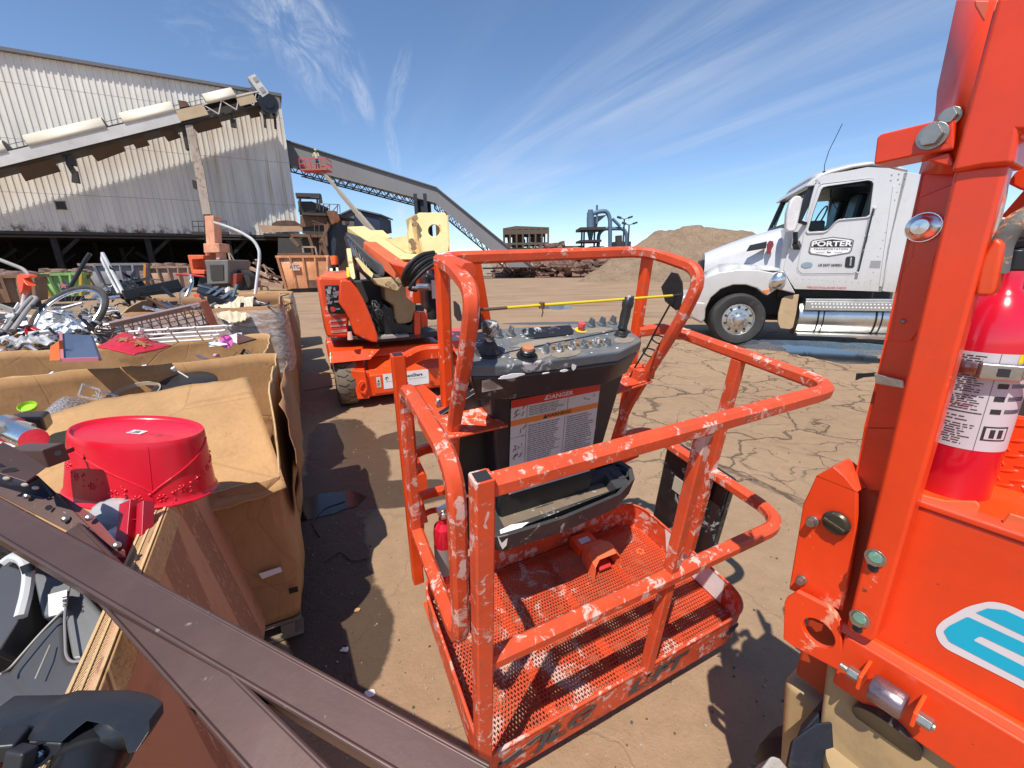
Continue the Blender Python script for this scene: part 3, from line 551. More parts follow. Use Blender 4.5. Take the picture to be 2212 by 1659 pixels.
# awning of twisted sheet at the corner
aw = [WH.px(*Z7(x, y), 1, -1.2) for x, y in ((1145, 150), (1440, 165), (1680, 165), (1750, 142), (1815, 145), (1870, 250), (1600, 235), (1330, 245), (1185, 245))]
mb = MB(); mb.prism(aw, (0, .06, 0)); mb.build('torn_canopy', paint('tan_sheet', (.58, .36, .22), .7, sc=1, dirt=.4, dcol=(.3, .17, .1)), ware)
mb = MB(); mb.prism([WH.px(*Z7(x, y), 1, -.5) for x, y in ((1310, 135), (1370, 100), (1490, 90), (1610, 98), (1680, 140), (1680, 165), (1310, 165))], (0, .3, 0)); mb.build('rust_panel', m_rust, ware)
mb = MB(); mb.bb((WH.px(*Z7(1200, 280), 1, -.7).x, -1.2, WH.px(*Z7(1200, 300), 1, -.7).z), (WH.px(*Z7(1700, 280), 1, -.7).x, -.15, WH.px(*Z7(1200, 262), 1, -.7).z)); mb.build('canopy_beam', m_dkst, ware)
# ------------------------------------------------------------------ grey enclosed gallery
GY = 66.
gal = thing('enclosed_gallery', 'long grey enclosed conveyor gallery bending down to the ground behind the yard', 'conveyor gallery', Fr((uy(*Z3(1120, 490), GY).x, GY, 0)))
GF = Fr((uy(*Z3(1120, 490), GY).x, GY, 0))
def gp(x, y, d=0): return GF.l(uy(*Z3(x, y), GY+d))
tp = [gp(-130, -15), gp(230, 98), gp(1275, 425), gp(1960, 985)]; bt = [gp(-130, 165), gp(240, 262), gp(1262, 528), gp(1800, 985)]
mb = MB()
for i in range(3): mb.hexa([bt[i], bt[i+1], tp[i+1], tp[i]], [p+V((0, 3.4, 0)) for p in (bt[i], bt[i+1], tp[i+1], tp[i])])
mb.build('cladding', m_gal, gal)
mb = MB()
for i in range(3): mb.beam(tp[i]+V((0, 1.6, .08)), tp[i+1]+V((0, 1.6, .08)), 3.8, .14)
mb.build('roof', flat('gallery_roof', (.12, .12, .125), .5), gal)
mb = MB()
for (i, t0, t1, sgs) in ((1, 0, .86, 30), (2, .0, 1, 24)):
    a, b_ = bt[i].lerp(bt[i+1], t0), bt[i].lerp(bt[i+1], t1); dn = V((0, 0, -.85)); 
    for y in (.1, 3.2):
        o_ = V((0, y, 0)); mb.beam(a+dn+o_, b_+dn+o_, .18, .18)
        for k in range(sgs): p, q = a.lerp(b_, k/sgs), a.lerp(b_, (k+1)/sgs); mb.beam((p+dn if k % 2 else p)+o_, (q if k % 2 else q+dn)+o_, .1, .1)
    mb.beam(a, a+dn, .2, .2)
mb.build('truss', m_deep, gal)
mb = MB(); a = gp(1125, 480); b_ = gp(1195, 500)
for x in (a.x, b_.x):
    for y in (.2, 3): mb.beam((x, y, 0), (x, y, a.z+.3), .5, .5)
mb.beam((b_.x, .3, 1), (b_.x+3.2, .3, b_.z-.8), .3, .3); mb.beam((b_.x+4.2, .3, b_.z-1.5), (b_.x, .3, b_.z-4), .25, .25); mb.bb((a.x+.6, .5, a.z-7), (b_.x-.2, 2.6, a.z-.5)); mb.build('support_tower', m_blst, gal)
# ------------------------------------------------------------------ shredder plant beside the warehouse (background)
SY = 46.
def wpt(Z, x, y, Y): return uy(*Z(x, y), Y)
c0 = wpt(ZB, 500, 1000, SY); SF = Fr((c0.x, SY, 0)); sh = thing('shredder_plant', 'dark rusty multi level shredder plant between warehouse and blue shed', 'machinery', SF)
def sp(x, y, d=0.): return SF.l(wpt(ZB, x, y, SY+d))
def sprism(name, pts, dep, mat, d=0., par=None):
    mb = MB(); mb.prism([sp(x, y, d) for x, y in pts], (0, dep, 0)); return mb.build(name, mat, par or sh)
sprism('upper_floor', [(235, 465), (820, 490), (820, 530), (235, 510)], 5, m_dkst)
sprism('hopper', [(245, 520), (660, 540), (680, 680), (245, 700)], 4, m_rust, .6)
sprism('middle_floor', [(100, 800), (640, 820), (640, 860), (100, 850)], 5, m_rust)
sprism('chamber', [(280, 700), (640, 680), (620, 820), (280, 800)], 4, m_dkst, .8)
sprism('tower', [(690, 650), (815, 640), (800, 980), (780, 1180), (690, 1300), (660, 1020)], 3, m_blst, -.5)
sprism('lower_room', [(-100, 870), (680, 880), (700, 1330), (-100, 1330)], 3, m_dkst, 2.)
sprism('roof_machine', [(205, 300), (420, 300), (500, 345), (490, 460), (230, 460)], 3, m_dkst, .5)
sprism('diverter', [(650, 450), (760, 440), (805, 570), (730, 655)], 1., m_dump, -1.)
mb = MB()
for a, b_, w in (((185, 200), (560, 210), .35), ((190, 245), (560, 260), .15), ((555, 205), (575, 330), .2), ((510, 260), (515, 420), .15), ((545, 260), (550, 440), .12), ((375, 180), (375, 260), .15), ((240, 240), (240, 470), .2)): mb.beam(sp(*a), sp(*b_), w, w)
mb.build('pipe_frame', m_dkst, sh)
mb = MB()
for a, b_ in (((600, 340), (850, 350)), ((610, 335), (605, 460)), ((705, 350), (700, 470)), ((830, 345), (820, 480)), ((860, 350), (865, 480)), ((640, 410), (700, 355)), ((760, 440), (840, 350)), ((430, 600), (690, 680)), ((470, 640), (470, 820)), ((540, 670), (540, 820)), ((440, 650), (640, 665))): mb.beam(sp(*a, -.3), sp(*b_, -.3), .06, .06)
for a, b_, w in (((700, 640), (610, 860), .3), ((640, 660), (660, 1000), .25), ((600, 860), (720, 1340), .3), ((550, 920), (640, 1130), .2), ((380, 820), (440, 1000), .3), ((100, 860), (230, 1000), .3), ((570, 880), (560, 1150), .2), ((420, 950), (450, 1150), .2)): mb.beam(sp(*a, -.8), sp(*b_, -.8), w, w)
mb.build('stair_rails', m_rust, sh)
mb = MB()
for a, b_ in (((280, 1010), (480, 1010)), ((285, 1010), (300, 1110)), ((480, 1010), (510, 1150))): mb.beam(sp(*a, -1.5), sp(*b_, -1.5), .14, .14)
mb.build('hoist_frame', m_tan, sh)
# blue shed on legs
bf = wpt(ZB, 1080, 700, 52); BF = Fr((bf.x, 52, 0)); shed = thing('elevated_shed', 'dark blue gabled shed raised on legs behind the cream boom', 'shed', BF)
def bp(x, y, d=0.): return BF.l(wpt(ZB, x, y, 52+d))
m_bl2 = flat('navy_cladding', (.022, .032, .065), .5); m_gr2 = flat('shed_gable_grey', (.13, .125, .13), .6)
mb = MB(); g = [bp(870, 525), bp(1090, 430), bp(1085, 700), bp(1085, 830), bp(895, 830)]; mb.prism([g[0], g[1], g[3], g[4]], (0, .2, 0)); mb.build('gable_wall', m_gr2, shed)
mb = MB(); mb.hexa([bp(1085, 440), bp(1470, 525), bp(1490, 740), bp(1085, 830)], [p+V((0, 5, 0)) for p in (bp(1085, 440), bp(1470, 525), bp(1490, 740), bp(1085, 830))]); mb.build('side_wall', m_bl2, shed)
mb = MB(); rp_ = [bp(860, 528), bp(1090, 425), bp(1500, 520)]; mb.hexa([p+V((0, -.3, 0)) for p in (rp_[0], rp_[1], rp_[1]+V((0, 5.6, 0)), rp_[0]+V((0, 5.6, 0)))], [p+V((0, -.3, .16)) for p in (rp_[0], rp_[1], rp_[1]+V((0, 5.6, 0)), rp_[0]+V((0, 5.6, 0)))]); mb.hexa([p+V((0, -.3, 0)) for p in (rp_[1], rp_[2], rp_[2]+V((0, 5.6, 0)), rp_[1]+V((0, 5.6, 0)))], [p+V((0, -.3, .16)) for p in (rp_[1], rp_[2], rp_[2]+V((0, 5.6, 0)), rp_[1]+V((0, 5.6, 0)))]); mb.build('roof', m_gr2, shed)
mb = MB(); mb.prism([bp(940, 590, -.05), bp(1000, 565, -.05), bp(1000, 650, -.05), bp(945, 670, -.05)], (0, .04, 0)); mb.build('window', m_dkst, shed)
mb = MB(); mb.prism([bp(800, 825, -.2), bp(1500, 825, -.2), bp(1500, 940, -.2), bp(800, 940, -.2)], (0, 5.5, 0)); mb.build('deck', m_dkst, shed)
mb = MB()
for x in (-3, -.2, 2.5, 5.5): 
    for y in (.2, 4.8): mb.bb((x-.15, y-.15, 0), (x+.15, y+.15, bp(900, 930).z))
mb.build('leg', m_dkst, shed)
mb = MB()
for a, b_ in (((815, 670), (880, 670)), ((815, 750), (960, 750)), ((830, 750), (830, 825)), ((880, 680), (880, 825)), ((930, 750), (930, 825))): mb.beam(bp(*a, -.3), bp(*b_, -.3), .06, .06)
mb.build('rail', m_dkst, shed)
mb = MB(); p, q = wpt(ZB, 800, 1060, 50), wpt(ZB, 950, 1060, 50); mb.bb((p.x, 50, 0), (q.x, 53, p.z)); solo(mb, 'small_block_building', flat('pink_brown_block', (.28, .17, .13), .8), 'small pinkish brown block building under the blue shed', 'building')
# open frame structure with roof
TY = 84.
Z2 = zm(1700, 660, 600); tf = Fr((wpt(Z2, 550, 700, TY).x, TY, 0)); tow = thing('frame_tower', 'brown open steel frame building with flat roof beyond the scrap heap', 'building', tf)
def tp2(x, y, d=0.): return tf.l(wpt(Z2, x, y, TY+d))
m_brf = flat('brown_steel', (.12, .085, .06), .7, dirt=.3)
mb = MB(); P = [tp2(250, 525), tp2(420, 495), tp2(850, 512), tp2(850, 530), tp2(260, 545)]; mb.prism(P, (0, 9, 0)); mb.build('roof', m_brf, tow)
mb = MB(); tw0, tw1 = tp2(262, 600), tp2(838, 600); zt = tp2(400, 540).z; zm_ = tp2(400, 590).z
for y in (0, 8.6):
    mb = MB()
    for i in range(8): x = tw0.x+(tw1.x-tw0.x)*i/7; mb.bb((x-.16, y-.16, 0), (x+.16, y+.16, zt))
    for z in (zt-.3, zm_, tp2(0, 735).z): mb.bb((tw0.x, y-.12, z-.2), (tw1.x, y+.12, z+.2))
    for i in range(20): x = tw0.x+(tw1.x-tw0.x)*i/20; w_ = (tw1.x-tw0.x)/20; mb.beam((x, y, zm_ if i % 2 else zt-.3), (x+w_, y, zt-.3 if i % 2 else zm_), .12, .12)
    mb.build('frame', m_brf, tow)
mb = MB(); mb.prism([tp2(x, y, 3) for x, y in ((300, 590), (350, 590), (345, 770), (320, 770))], (0, 1, 0)); mb.prism([tp2(x, y, 3) for x, y in ((370, 620), (510, 610), (545, 690), (520, 770), (370, 770))], (0, 3, 0)); mb.prism([tp2(x, y, 3) for x, y in ((610, 640), (770, 640), (770, 700), (610, 700))], (0, 2, 0)); mb.build('machinery', m_rust, tow)
mb = MB(); mb.bb(tp2(250, 780, -1)*1, tp2(860, 1010, 10)*1); mb.build('base', m_dkst, tow)
mb = MB(); p, q = wpt(Z2, 850, 757, 88), wpt(Z2, 1290, 765, 88); mb.bb((p.x, 88, 0), (q.x, 89, p.z)); solo(mb, 'distant_wall', m_brf, 'low brown wall on the horizon between frame tower and blue ducts', 'wall')
# cyclone dust collector
DY = 86.; df = Fr((wpt(Z2, 1500, 700, DY).x, DY, 0)); dc = thing('dust_collector', 'blue grey cyclone dust collector with looping ducts on the horizon', 'dust collector', df)
def dp(x, y, d=0.): return df.l(wpt(Z2, x, y, DY+d))
pxm = (dp(1500, 0)-dp(1400, 0)).x/100
def up_cyl(mb, zx, y0, y1, r0, r1=None): a, b_ = dp(zx, y0), dp(zx, y1); mb.cyl(a, b_, r0*pxm, (r1 or r0)*pxm, 20)
mb = MB(); up_cyl(mb, 1385, 545, 380, 50); up_cyl(mb, 1385, 380, 320, 46); up_cyl(mb, 1385, 320, 285, 34); up_cyl(mb, 1385, 690, 550, 22, 48); mb.build('cyclone_body', m_dust, dc)
mb = MB(); up_cyl(mb, 1470, 470, 225, 14); mb.build('stack', m_dust, dc)
def dpath(mb, pts, r): mb.tube(fillet([dp(x, y, d) for x, y, d in pts], 2.2, 8), r*pxm, 14)
mb = MB(); dpath(mb, [(1390, 350, 0), (1480, 310, 0), (1600, 300, 0), (1640, 400, 0), (1640, 780, 0), (1640, 960, 0)], 27); mb.build('duct', m_dust, dc)
mb = MB(); dpath(mb, [(1440, 940, 1), (1490, 740, 1), (1490, 600, 1), (1560, 530, 1), (1810, 530, 1), (1855, 600, 1), (1850, 950, 1)], 24); mb.build('duct', m_dust, dc)
mb = MB(); dpath(mb, [(1670, 400, .5), (1720, 450, .5), (1770, 500, .5)], 20); mb.build('duct', m_dust, dc)
mb = MB(); mb.prism([dp(x, y) for x, y in ((1400, 380), (1600, 350), (1480, 450), (1470, 560), (1440, 560))], (0, .8, 0)); up_cyl(mb, 1750, 700, 620, 45); up_cyl(mb, 1750, 960, 700, 52); mb.build('fan_housing', m_dkst, dc)
mb = MB(); a = dp(1255, 548, -2); b_ = dp(1500, 548, 4); mb.bb(a, V((b_.x, b_.y, a.z+.5))); a = dp(1255, 705, -2); b_ = dp(1450, 705, 4); mb.bb(a, V((b_.x, b_.y, a.z+.4)))
for zx in (1275, 1305, 1440): a = dp(zx, 545, -1); mb.beam((a.x, a.y, 0), a, .3, .3)
mb.bb(dp(1390, 760, -1), dp(1500, 1020, 3)); mb.bb(dp(1690, 700, 1.5), dp(1860, 1020, 3.5)); mb.build('platform', m_dkst, dc)
for zx, zy, n in ((1825, 410, 'left'), (1887, 485, 'right')):
    a = wpt(Z2, zx, zy, 76)
    lf = Fr((a.x, a.y, 0)); lp = thing('light_pole', 'taller twin head floodlight pole beside the blue ducts' if n == 'left' else 'shorter twin head floodlight pole at the right of the blue ducts', 'light pole', lf, 'floodlight poles by the dust collector')
    mb = MB(); mb.cyl((0, 0, 0), (0, 0, a.z), .22, .12, 10); mb.build('pole', m_dkst, lp)
    for s in (-1, 1): mb = MB(); mb.beam((0, 0, a.z), (s*.8, 0, a.z+.3), .12, .12); mb.box((s*.95, -.2, a.z+.3), (.7, .5, .3), Matrix.Rotation(-.3*s, 3, 'Y')); mb.build('lamp_head', m_dkst, lp)
# ------------------------------------------------------------------ roll-off dumpsters
def dumpster(label, px0, px1, ytop, ybot, yaw, mat, postm=None, taper=.10, pile=False, depth=3, decal=False):
    o = uz((px0+px1)/2, ybot, 0); fr = Fr(o, yaw); t = thing('rolloff_dumpster', label, 'dumpster', fr, 'roll off dumpsters in front of the warehouse')
    a = fr.px(px0, (ytop+ybot)/2, 1, 0).x; b_ = fr.px(px1, (ytop+ybot)/2, 1, 0).x; h = fr.px((px0+px1)/2, ytop, 1, 0).z; tw = (b_-a)*taper
    mb = MB(); lo = [(a+tw, .1, .35), (b_-tw, .1, .35), (b_-tw, depth, .35), (a+tw, depth, .35)]; hi = [(a, 0, h), (b_, 0, h), (b_, depth, h), (a, depth, h)]
    vs = [V(p) for p in lo+hi]; mb.add(vs, [(3, 2, 1, 0)]+[(i, (i+1) % 4, 4+(i+1) % 4, 4+i) for i in range(4)]); mb.build('body', mat, t, solid=.08)
    mb = MB(); mb.beam((a-.06, -.06, h), (b_+.06, -.06, h), .16, .18); mb.beam((a-.06, 0, h), (a-.06, depth, h), .16, .18); mb.beam((b_+.06, 0, h), (b_+.06, depth, h), .16, .18); mb.beam((a-.06, depth, h), (b_+.06, depth, h), .16, .18); mb.build('top_rail', mat, t)
    k = max(4, int((b_-a)/.75)); n_ = 0
    for i in range(k+1):
        f = i/k; mb = MB(); mb.beam((a+tw+(b_-a-2*tw)*f, .0, .35), (a+(b_-a)*f, -.1, h), .12, .14); mb.build('rib', (postm if (postm and i in (0, k)) else mat), t)
    mb = MB(); mb.beam((a+tw, .5, .15), (b_-tw, .5, .15), .3, .2); mb.bb((a+tw+.3, .2, .0), (b_-tw-.3, depth, .3)); mb.build('skid', m_dkst, t)
    if pile:
        mb = MB(); rg = random.Random(int(px0))
        for i in range(60): mb.ell((rg.uniform(a+.3, b_-.3), rg.uniform(.5, depth-.5), h-.2+rg.random()*.35), (rg.uniform(.2, .7), rg.uniform(.2, .5), rg.uniform(.1, .3)), 7, 4, 0, None, .3, rg)
        o2 = mb.build('load', m_chunk, None, smooth=False); o2.matrix_world = fr.m(); tag(o2, 'rubble load heaped inside the ' + label.split(' dumpster')[0], 'rubble', None, 'stuff'); o2.name = 'rubble_load'
    if decal:
        mb = MB(); w = (b_-a); sticker(mb, (a+w*.44, -.06, h*.42), (1, 0, 0), (0, 0, 1), w*.16, h*.33, 0, .06); o3 = (a+w*.52, -.135, h*.585)
        s5 = [(o3[0]+math.cos(q*math.pi/5+math.pi/2)*(.42 if q % 2 == 0 else .2)*h*.3, -.14, o3[2]+math.sin(q*math.pi/5+math.pi/2)*(.42 if q % 2 == 0 else .2)*h*.3) for q in range(10)]; mb.poly(s5, 1)
        mb.build('badge', [flat('badge_blue', (.05, .07, .2), .6), flat('badge_red', (.6, .2, .2), .6)], t)
    return fr, t, a, b_, h
p = Z7(1400, 520); q = Z7(2060, 1025); fr, t, a, b_, h = dumpster('rust eaten orange dumpster standing alone at the right of the row', p[0]+3, q[0], Z7(0, 560)[1], q[1], 20, m_dump, taper=.07)
mb = MB(); mb.bb((a+.05, -.02, h*.96), (a+(b_-a)*.68, .25, h*1.1)); mb.build('rear_lip', m_rust, t)
mb = MB(); w = b_-a; sticker(mb, (a+w*.22, -.03, h*.62), (1, 0, 0), (0, 0, 1), w*.19, h*.2, 0, .1); text(mb, 'ATC', (a+w*.315, -.135, h*.72), (1, 0, 0), (0, 0, 1), h*.09, 1, .01); mb.build('number_plate', [flat('faded_plate', (.62, .42, .34), .7), m_ink], t)
mb = MB(); mb.bb((a+w*.55, -.2, .35), (a+w*.85, .05, .95)); mb.build('hook_box', m_rust, t)
dumpster('brown rusty dumpster at the far left of the row', -60, 84, 597, 668, 38, m_brn, pile=True)
dumpster('faded green dumpster with a square badge on its side', 88, 184, 592, 652, 36, m_grn, flat('dull_yellow', (.5, .35, .05), .7), pile=True, taper=.16, decal=True)
dumpster('grey dumpster with orange end posts beside the green one', 182, 322, 571, 640, 34, m_gry, flat('rust_orange', (.62, .26, .04), .7), taper=.12)
dumpster('dusty tan dumpster half hidden behind the black beam', 322, 412, 577, 632, 32, m_tan, pile=True, taper=.06)
dumpster('pinkish brown container standing behind the orange loader', 494, 542, 567, 622, 28, m_brn, taper=.02)
# ------------------------------------------------------------------ material handler, seen end on
o = uy(*Z7(600, 950), 31); hf = Fr((o.x, 31, 0), 0); mh = thing('material_handler', 'salmon boomed material handler seen from behind its grey counterweight', 'material handler', hf)
def hp(x, y, d=0): return hf.px(*Z7(x, y), 1, d)
def hpr(name, pts, dep, mat, d=0., bv=0.): mb = MB(); mb.prism([hp(x, y, d) for x, y in pts], (0, dep, 0)); return mb.build(name, mat, mh, bevel=bv)
hpr('counterweight', [(430, 605), (745, 600), (745, 910), (470, 925), (455, 700)], 2.6, paint('grey_counterweight', (.17, .16, .15), .6, sc=2, dirt=.5), 0, .08)
g_ = hpr('grille', [(505, 670), (680, 665), (685, 860), (525, 865)], .04, m_dkst, -.06)
hpr('boom', [(435, 30), (555, 30), (575, 390), (460, 392)], .8, m_sal, 1.2, .03)
hpr('boom_foot', [(420, 390), (625, 388), (635, 505), (575, 508), (430, 512)], 1.2, m_sal, 1., .04)
hpr('foot_bracket', [(450, 512), (500, 512), (500, 600), (465, 600)], .8, m_sal, 1.2); hpr('foot_bracket', [(585, 508), (625, 508), (635, 595), (590, 600)], .8, m_sal, 1.2)
cb = hpr('cab', [(215, 540), (425, 540), (425, 590), (275, 600), (295, 730), (440, 735), (440, 790), (270, 785)], 1.6, m_orlite, .6, .05)
hpr('engine_side', [(735, 790), (860, 780), (850, 960), (800, 960)], 2, paint('dark_red_cover', (.28, .05, .03), .6), .3, .04)
mb = MB(); c = hp(900, 870, 1); mb.cyl(c, c+V((0, .9, 0)), .75, n=18); mb.build('wheel', m_trtyre, mh); mb = MB(); c = hp(480, 930, 1); mb.cyl(c, c+V((0, .9, 0)), .7, n=18); mb.build('wheel', m_trtyre, mh)
mb = MB(); mb.prism([hp(440, 900, .4), hp(880, 900, .4), hp(880, 960, .4), hp(440, 960, .4)], (0, 2.4, 0)); mb.build('undercarriage', m_dkst, mh)
for (x0, y0, x1, y1, w, r_) in ((740, 470, 790, 700, .15, 0), (1110, 600, 1180, 1000, .3, 0), (1070, 640, 1230, 700, .2, 0), (1040, 710, 1290, 830, .3, 0), (1200, 660, 1250, 760, .2, 0), (1050, 840, 1460, 900, .25, 0), (1180, 900, 1460, 950, .5, 0), (1230, 770, 1420, 830, .2, 0), (850, 800, 1010, 960, .35, 0)):
    mb = MB(); a = uy(*Z7(x0, y0), 38+rnd.random()*2); b_ = uy(*Z7(x1, y1), 38+rnd.random()*2); mb.beam(a, b_, w*.8, w*.8); mb.beam(a, b_+V((.5, .3, -.2)), w*.4, w*.4)
    pos = ['rusty tan steel strut leaning in front of the warehouse mouth', 'upright tan post right of the orange loader', 'short tan crossbar high beside the tan post', 'long sloping tan arm behind the curved pole', 'tan stub between arm and crossbar', 'low rusty rail lying towards the orange dumpster', 'thick tan beam lying on the ground by the orange dumpster', 'thin tan strut propped over the low rail', 'tan gear-like cylinder fallen by the container'][[740, 1110, 1070, 1040, 1200, 1050, 1180, 1230, 850].index(x0)]
    solo(mb, 'scrap_beam', m_tan, pos, 'scrap beam', 'tan scrap steel before the warehouse')
# ------------------------------------------------------------------ distant boom lift with its worker
pb = ud(*Z3(430, 300), 39.); bl = Fr((pb.x+5.2, pb.y+1, 0)); dl = thing('boom_lift', 'distant boom lift raising a small red basket with a worker', 'boom lift', bl)
def lp_(x, y, d): return bl.l(ud(*Z3(x, y), d))
m_rbk = flat('faded_red_rail', (.55, .08, .07), .5)
base = lp_(335, 300, 39); b2 = lp_(520, 312, 39); zf = base.z; x0, x1 = base.x, b2.x; zt = lp_(400, 232, 39).z; y0 = base.y-.6; y1 = y0+1.2
mb = MB(); mb.bb((x0, y0, zf-.12), (x1, y1, zf)); 
for y in (y0, y1):
    for z in (zt, (zt+zf)/2): mb.beam((x0, y, z), (x1, y, z), .06, .06)
    for i in range(6): x = x0+(x1-x0)*i/5; mb.beam((x, y, zf), (x, y, zt), .05, .05)
for x in (x0, x1):
    for z in (zt, (zt+zf)/2): mb.beam((x, y0, z), (x, y1, z), .06, .06)
mb.build('basket', m_rbk, dl)
a = lp_(462, 300, 39); tu = lp_(900, 820, 36.5)
mb = MB(); mb.beam(a, a.lerp(tu, .35), .2, .24); mb.beam(a.lerp(tu, .3), a.lerp(tu, .65), .28, .32); mb.beam(a.lerp(tu, .6), tu, .36, .42); mb.build('boom', flat('greyed_tan_boom', (.33, .28, .22), .6, dirt=.3), dl)
mb = MB(); mb.box((tu.x+.5, tu.y, 1.5), (3., 2.2, 1.4)); mb.build('turret', m_orlite, dl, bevel=.08)
mb = MB(); mb.beam(tu, (tu.x+.3, tu.y, 1.8), .9, .9); mb.box((tu.x+.3, tu.y, .75), (3.6, 2.1, .4)); mb.build('chassis', m_dkst, dl)
for sx in (-1, 1):
    for sy in (-1, 1): mb = MB(); mb.cyl((tu.x+.3+sx*1.2, tu.y+sy*1.25, .5), (tu.x+.3+sx*1.2, tu.y+sy*.9, .5), .5, n=18); mb.build('wheel', m_trtyre, dl)
# ------------------------------------------------------------------ the worker in the distant basket
def person(fr, label, mats, scale=1.):
    root = thing('person', label, 'person', fr)
    J_ = {'pel': (0, 0, .95), 'sp': (0, 0, 1.15), 'ch': (0, -.01, 1.38), 'nk': (0, -.02, 1.50), 'hd': (0, -.04, 1.60), 'top': (0, -.05, 1.72), 'sl': (-.19, 0, 1.42), 'sr': (.19, 0, 1.42), 'el': (-.27, -.06, 1.16), 'er': (.26, -.10, 1.16), 'wl': (-.20, -.28, 1.08), 'wr': (.18, -.30, 1.10), 'hl': (-.19, -.36, 1.07), 'hr': (.17, -.38, 1.09), 'kl': (-.11, -.03, .50), 'kr': (.11, .01, .50), 'al': (-.12, .02, .09), 'ar': (.12, .03, .09), 'tl': (-.13, -.14, .04), 'tr': (.13, -.13, .04)}
    R_ = dict(pel=.16, sp=.14, ch=.17, nk=.06, hd=.095, top=.07, sl=.07, sr=.07, el=.05, er=.05, wl=.035, wr=.035, hl=.04, hr=.04, kl=.075, kr=.075, al=.05, ar=.05, tl=.045, tr=.045)
    E_ = [('pel', 'sp'), ('sp', 'ch'), ('ch', 'nk'), ('nk', 'hd'), ('hd', 'top'), ('ch', 'sl'), ('sl', 'el'), ('el', 'wl'), ('wl', 'hl'), ('ch', 'sr'), ('sr', 'er'), ('er', 'wr'), ('wr', 'hr'), ('pel', 'kl'), ('kl', 'al'), ('al', 'tl'), ('pel', 'kr'), ('kr', 'ar'), ('ar', 'tr')]
    ks = list(J_); me = bpy.data.meshes.new('body'); me.from_pydata([V(J_[k]) for k in ks], [(ks.index(a), ks.index(b)) for a, b in E_], []); o = bpy.data.objects.new('body', me); COL.objects.link(o); o.parent = root; me.materials.append(mats)
    o.modifiers.new('skin', 'SKIN'); o.modifiers.new('sub', 'SUBSURF').levels = 1; o.modifiers['sub'].render_levels = 1
    for i, k in enumerate(ks): r = R_[k]; me.skin_vertices[0].data[i].radius = (r, r*.8) if k in ('pel', 'sp', 'ch') else (r, r)
    me.skin_vertices[0].data[0].use_root = True
    mb = MB(); mb.ell((0, -.05, 1.68), (.115, .14, .10), 16, 8); mb.ell((0, -.12, 1.655), (.10, .12, .015), 14, 4); mb.build('hard_hat', flat('yellow_hard_hat', (.7, .6, .05), .4), root)
    return root
def clothes():
    m, t, b = _new('hi_vis_vest_and_jeans'); n = NT(t); x, y, z = n.sep(); c = n.mix(n.sm(z, .96, .98), (.03, .05, .11), (.45, .42, .38)); c = n.mix(n.sm(z, 1.52, 1.53), c, (.30, .17, .11)); s_ = n.ma('MULTIPLY', n.sm(z, 1.2, 1.21), n.sm(z, 1.27, 1.26)); c = n.mix(s_, c, (.6, .65, .1)); n.lk(c, b.inputs['Base Color']); b.inputs['Roughness'].default_value = .8; return m
pw = bl.w(((x0+x1)/2+.15, (y0+y1)/2, zf)); person(Fr(pw, 10), 'worker in yellow hard hat standing in the distant red basket', clothes())
# ------------------------------------------------------------------ white semi truck
Z6 = zm(2350, 400, 1000, 1843); Z8 = zm(2750, 550, 500)
TR = Fr(uz(1600.7, 746, 0), -20); tk = thing('semi_truck', 'white day cab semi truck with a hexagonal door emblem and chrome fuel tank', 'truck', TR)
def q6(x, y, d=0.): return TR.px(*Z6(x, y), 1, d)
def q8(x, y, d=0.): return TR.px(*Z8(x, y), 1, d)
WD = 2.35
def side(name, pts, dep=.06, mat=None, d=0., par=None, bv=0., q=q6): mb = MB(); mb.prism([q(x, y, d) for x, y in pts], (0, dep, 0)); return mb.build(name, mat or m_white, par or tk, bevel=bv)
def ring(mb, outer, inner, d0, d1, mi=0):           # flat ring with thickness between two matching outlines
    k = len(outer); O = [V((p.x, d0, p.z)) for p in outer]; I = [V((p.x, d0, p.z)) for p in inner]; O2 = [V((p.x, d1, p.z)) for p in outer]; I2 = [V((p.x, d1, p.z)) for p in inner]
    mb.add(O+I+O2+I2, [f for i in range(k) for j in [(i+1) % k] for f in ((i, j, k+j, k+i), (2*k+i, 3*k+i, 3*k+j, 2*k+j), (i, 2*k+i, 2*k+j, j), (k+i, k+j, 3*k+j, 3*k+i))], mi)
win = [(988, 492), (1000, 478), (1030, 470), (1290, 432), (1315, 438), (1325, 455), (1300, 655), (1280, 668), (1105, 684), (1085, 695), (1035, 748), (1010, 760), (912, 765), (903, 752), (935, 640)]
W_ = [q6(x, y) for x, y in win]
# cab shell: side wall (with window hole), roof, rear, far side
so = [(955, 440), (985, 405), (1060, 385), (1150, 372), (1290, 345), (1430, 352), (1550, 382), (1452, 770), (1380, 1152), (1100, 1142), (820, 1135), (790, 1090), (745, 1010), (790, 820), (890, 690)]
S_ = [q6(x, y) for x, y in so]
mb = MB(); ring(mb, S_, W_, 0, .07); mb.build('cab_side', m_white, tk, ang=25)
mb = MB(); f = V((0, WD, 0)); mb.add([V((p.x, WD, p.z)) for p in S_] + [V((p.x, WD, p.z)) for p in W_]+[V((p.x, WD-.07, p.z)) for p in S_] + [V((p.x, WD-.07, p.z)) for p in W_], [g for i in range(15) for j in [(i+1) % 15] for g in ((i, 15+i, 15+j, j), (30+i, 30+j, 45+j, 45+i), (15+i, 45+i, 45+j, 15+j))]); mb.build('cab_side', m_white, tk, ang=25)
roof = [q6(x, y) for x, y in ((955, 440), (985, 405), (1060, 378), (1190, 345), (1320, 325), (1450, 340), (1550, 372))]
mb = MB(); n = 10
def rf(u, v):
    i = min(int(v*(len(roof)-1)), len(roof)-2); t = v*(len(roof)-1)-i; p = roof[i].lerp(roof[i+1], t); b = math.sin(math.pi*u)
    return V((p.x, WD*u, p.z+.004+.10*min(1, b*2)))
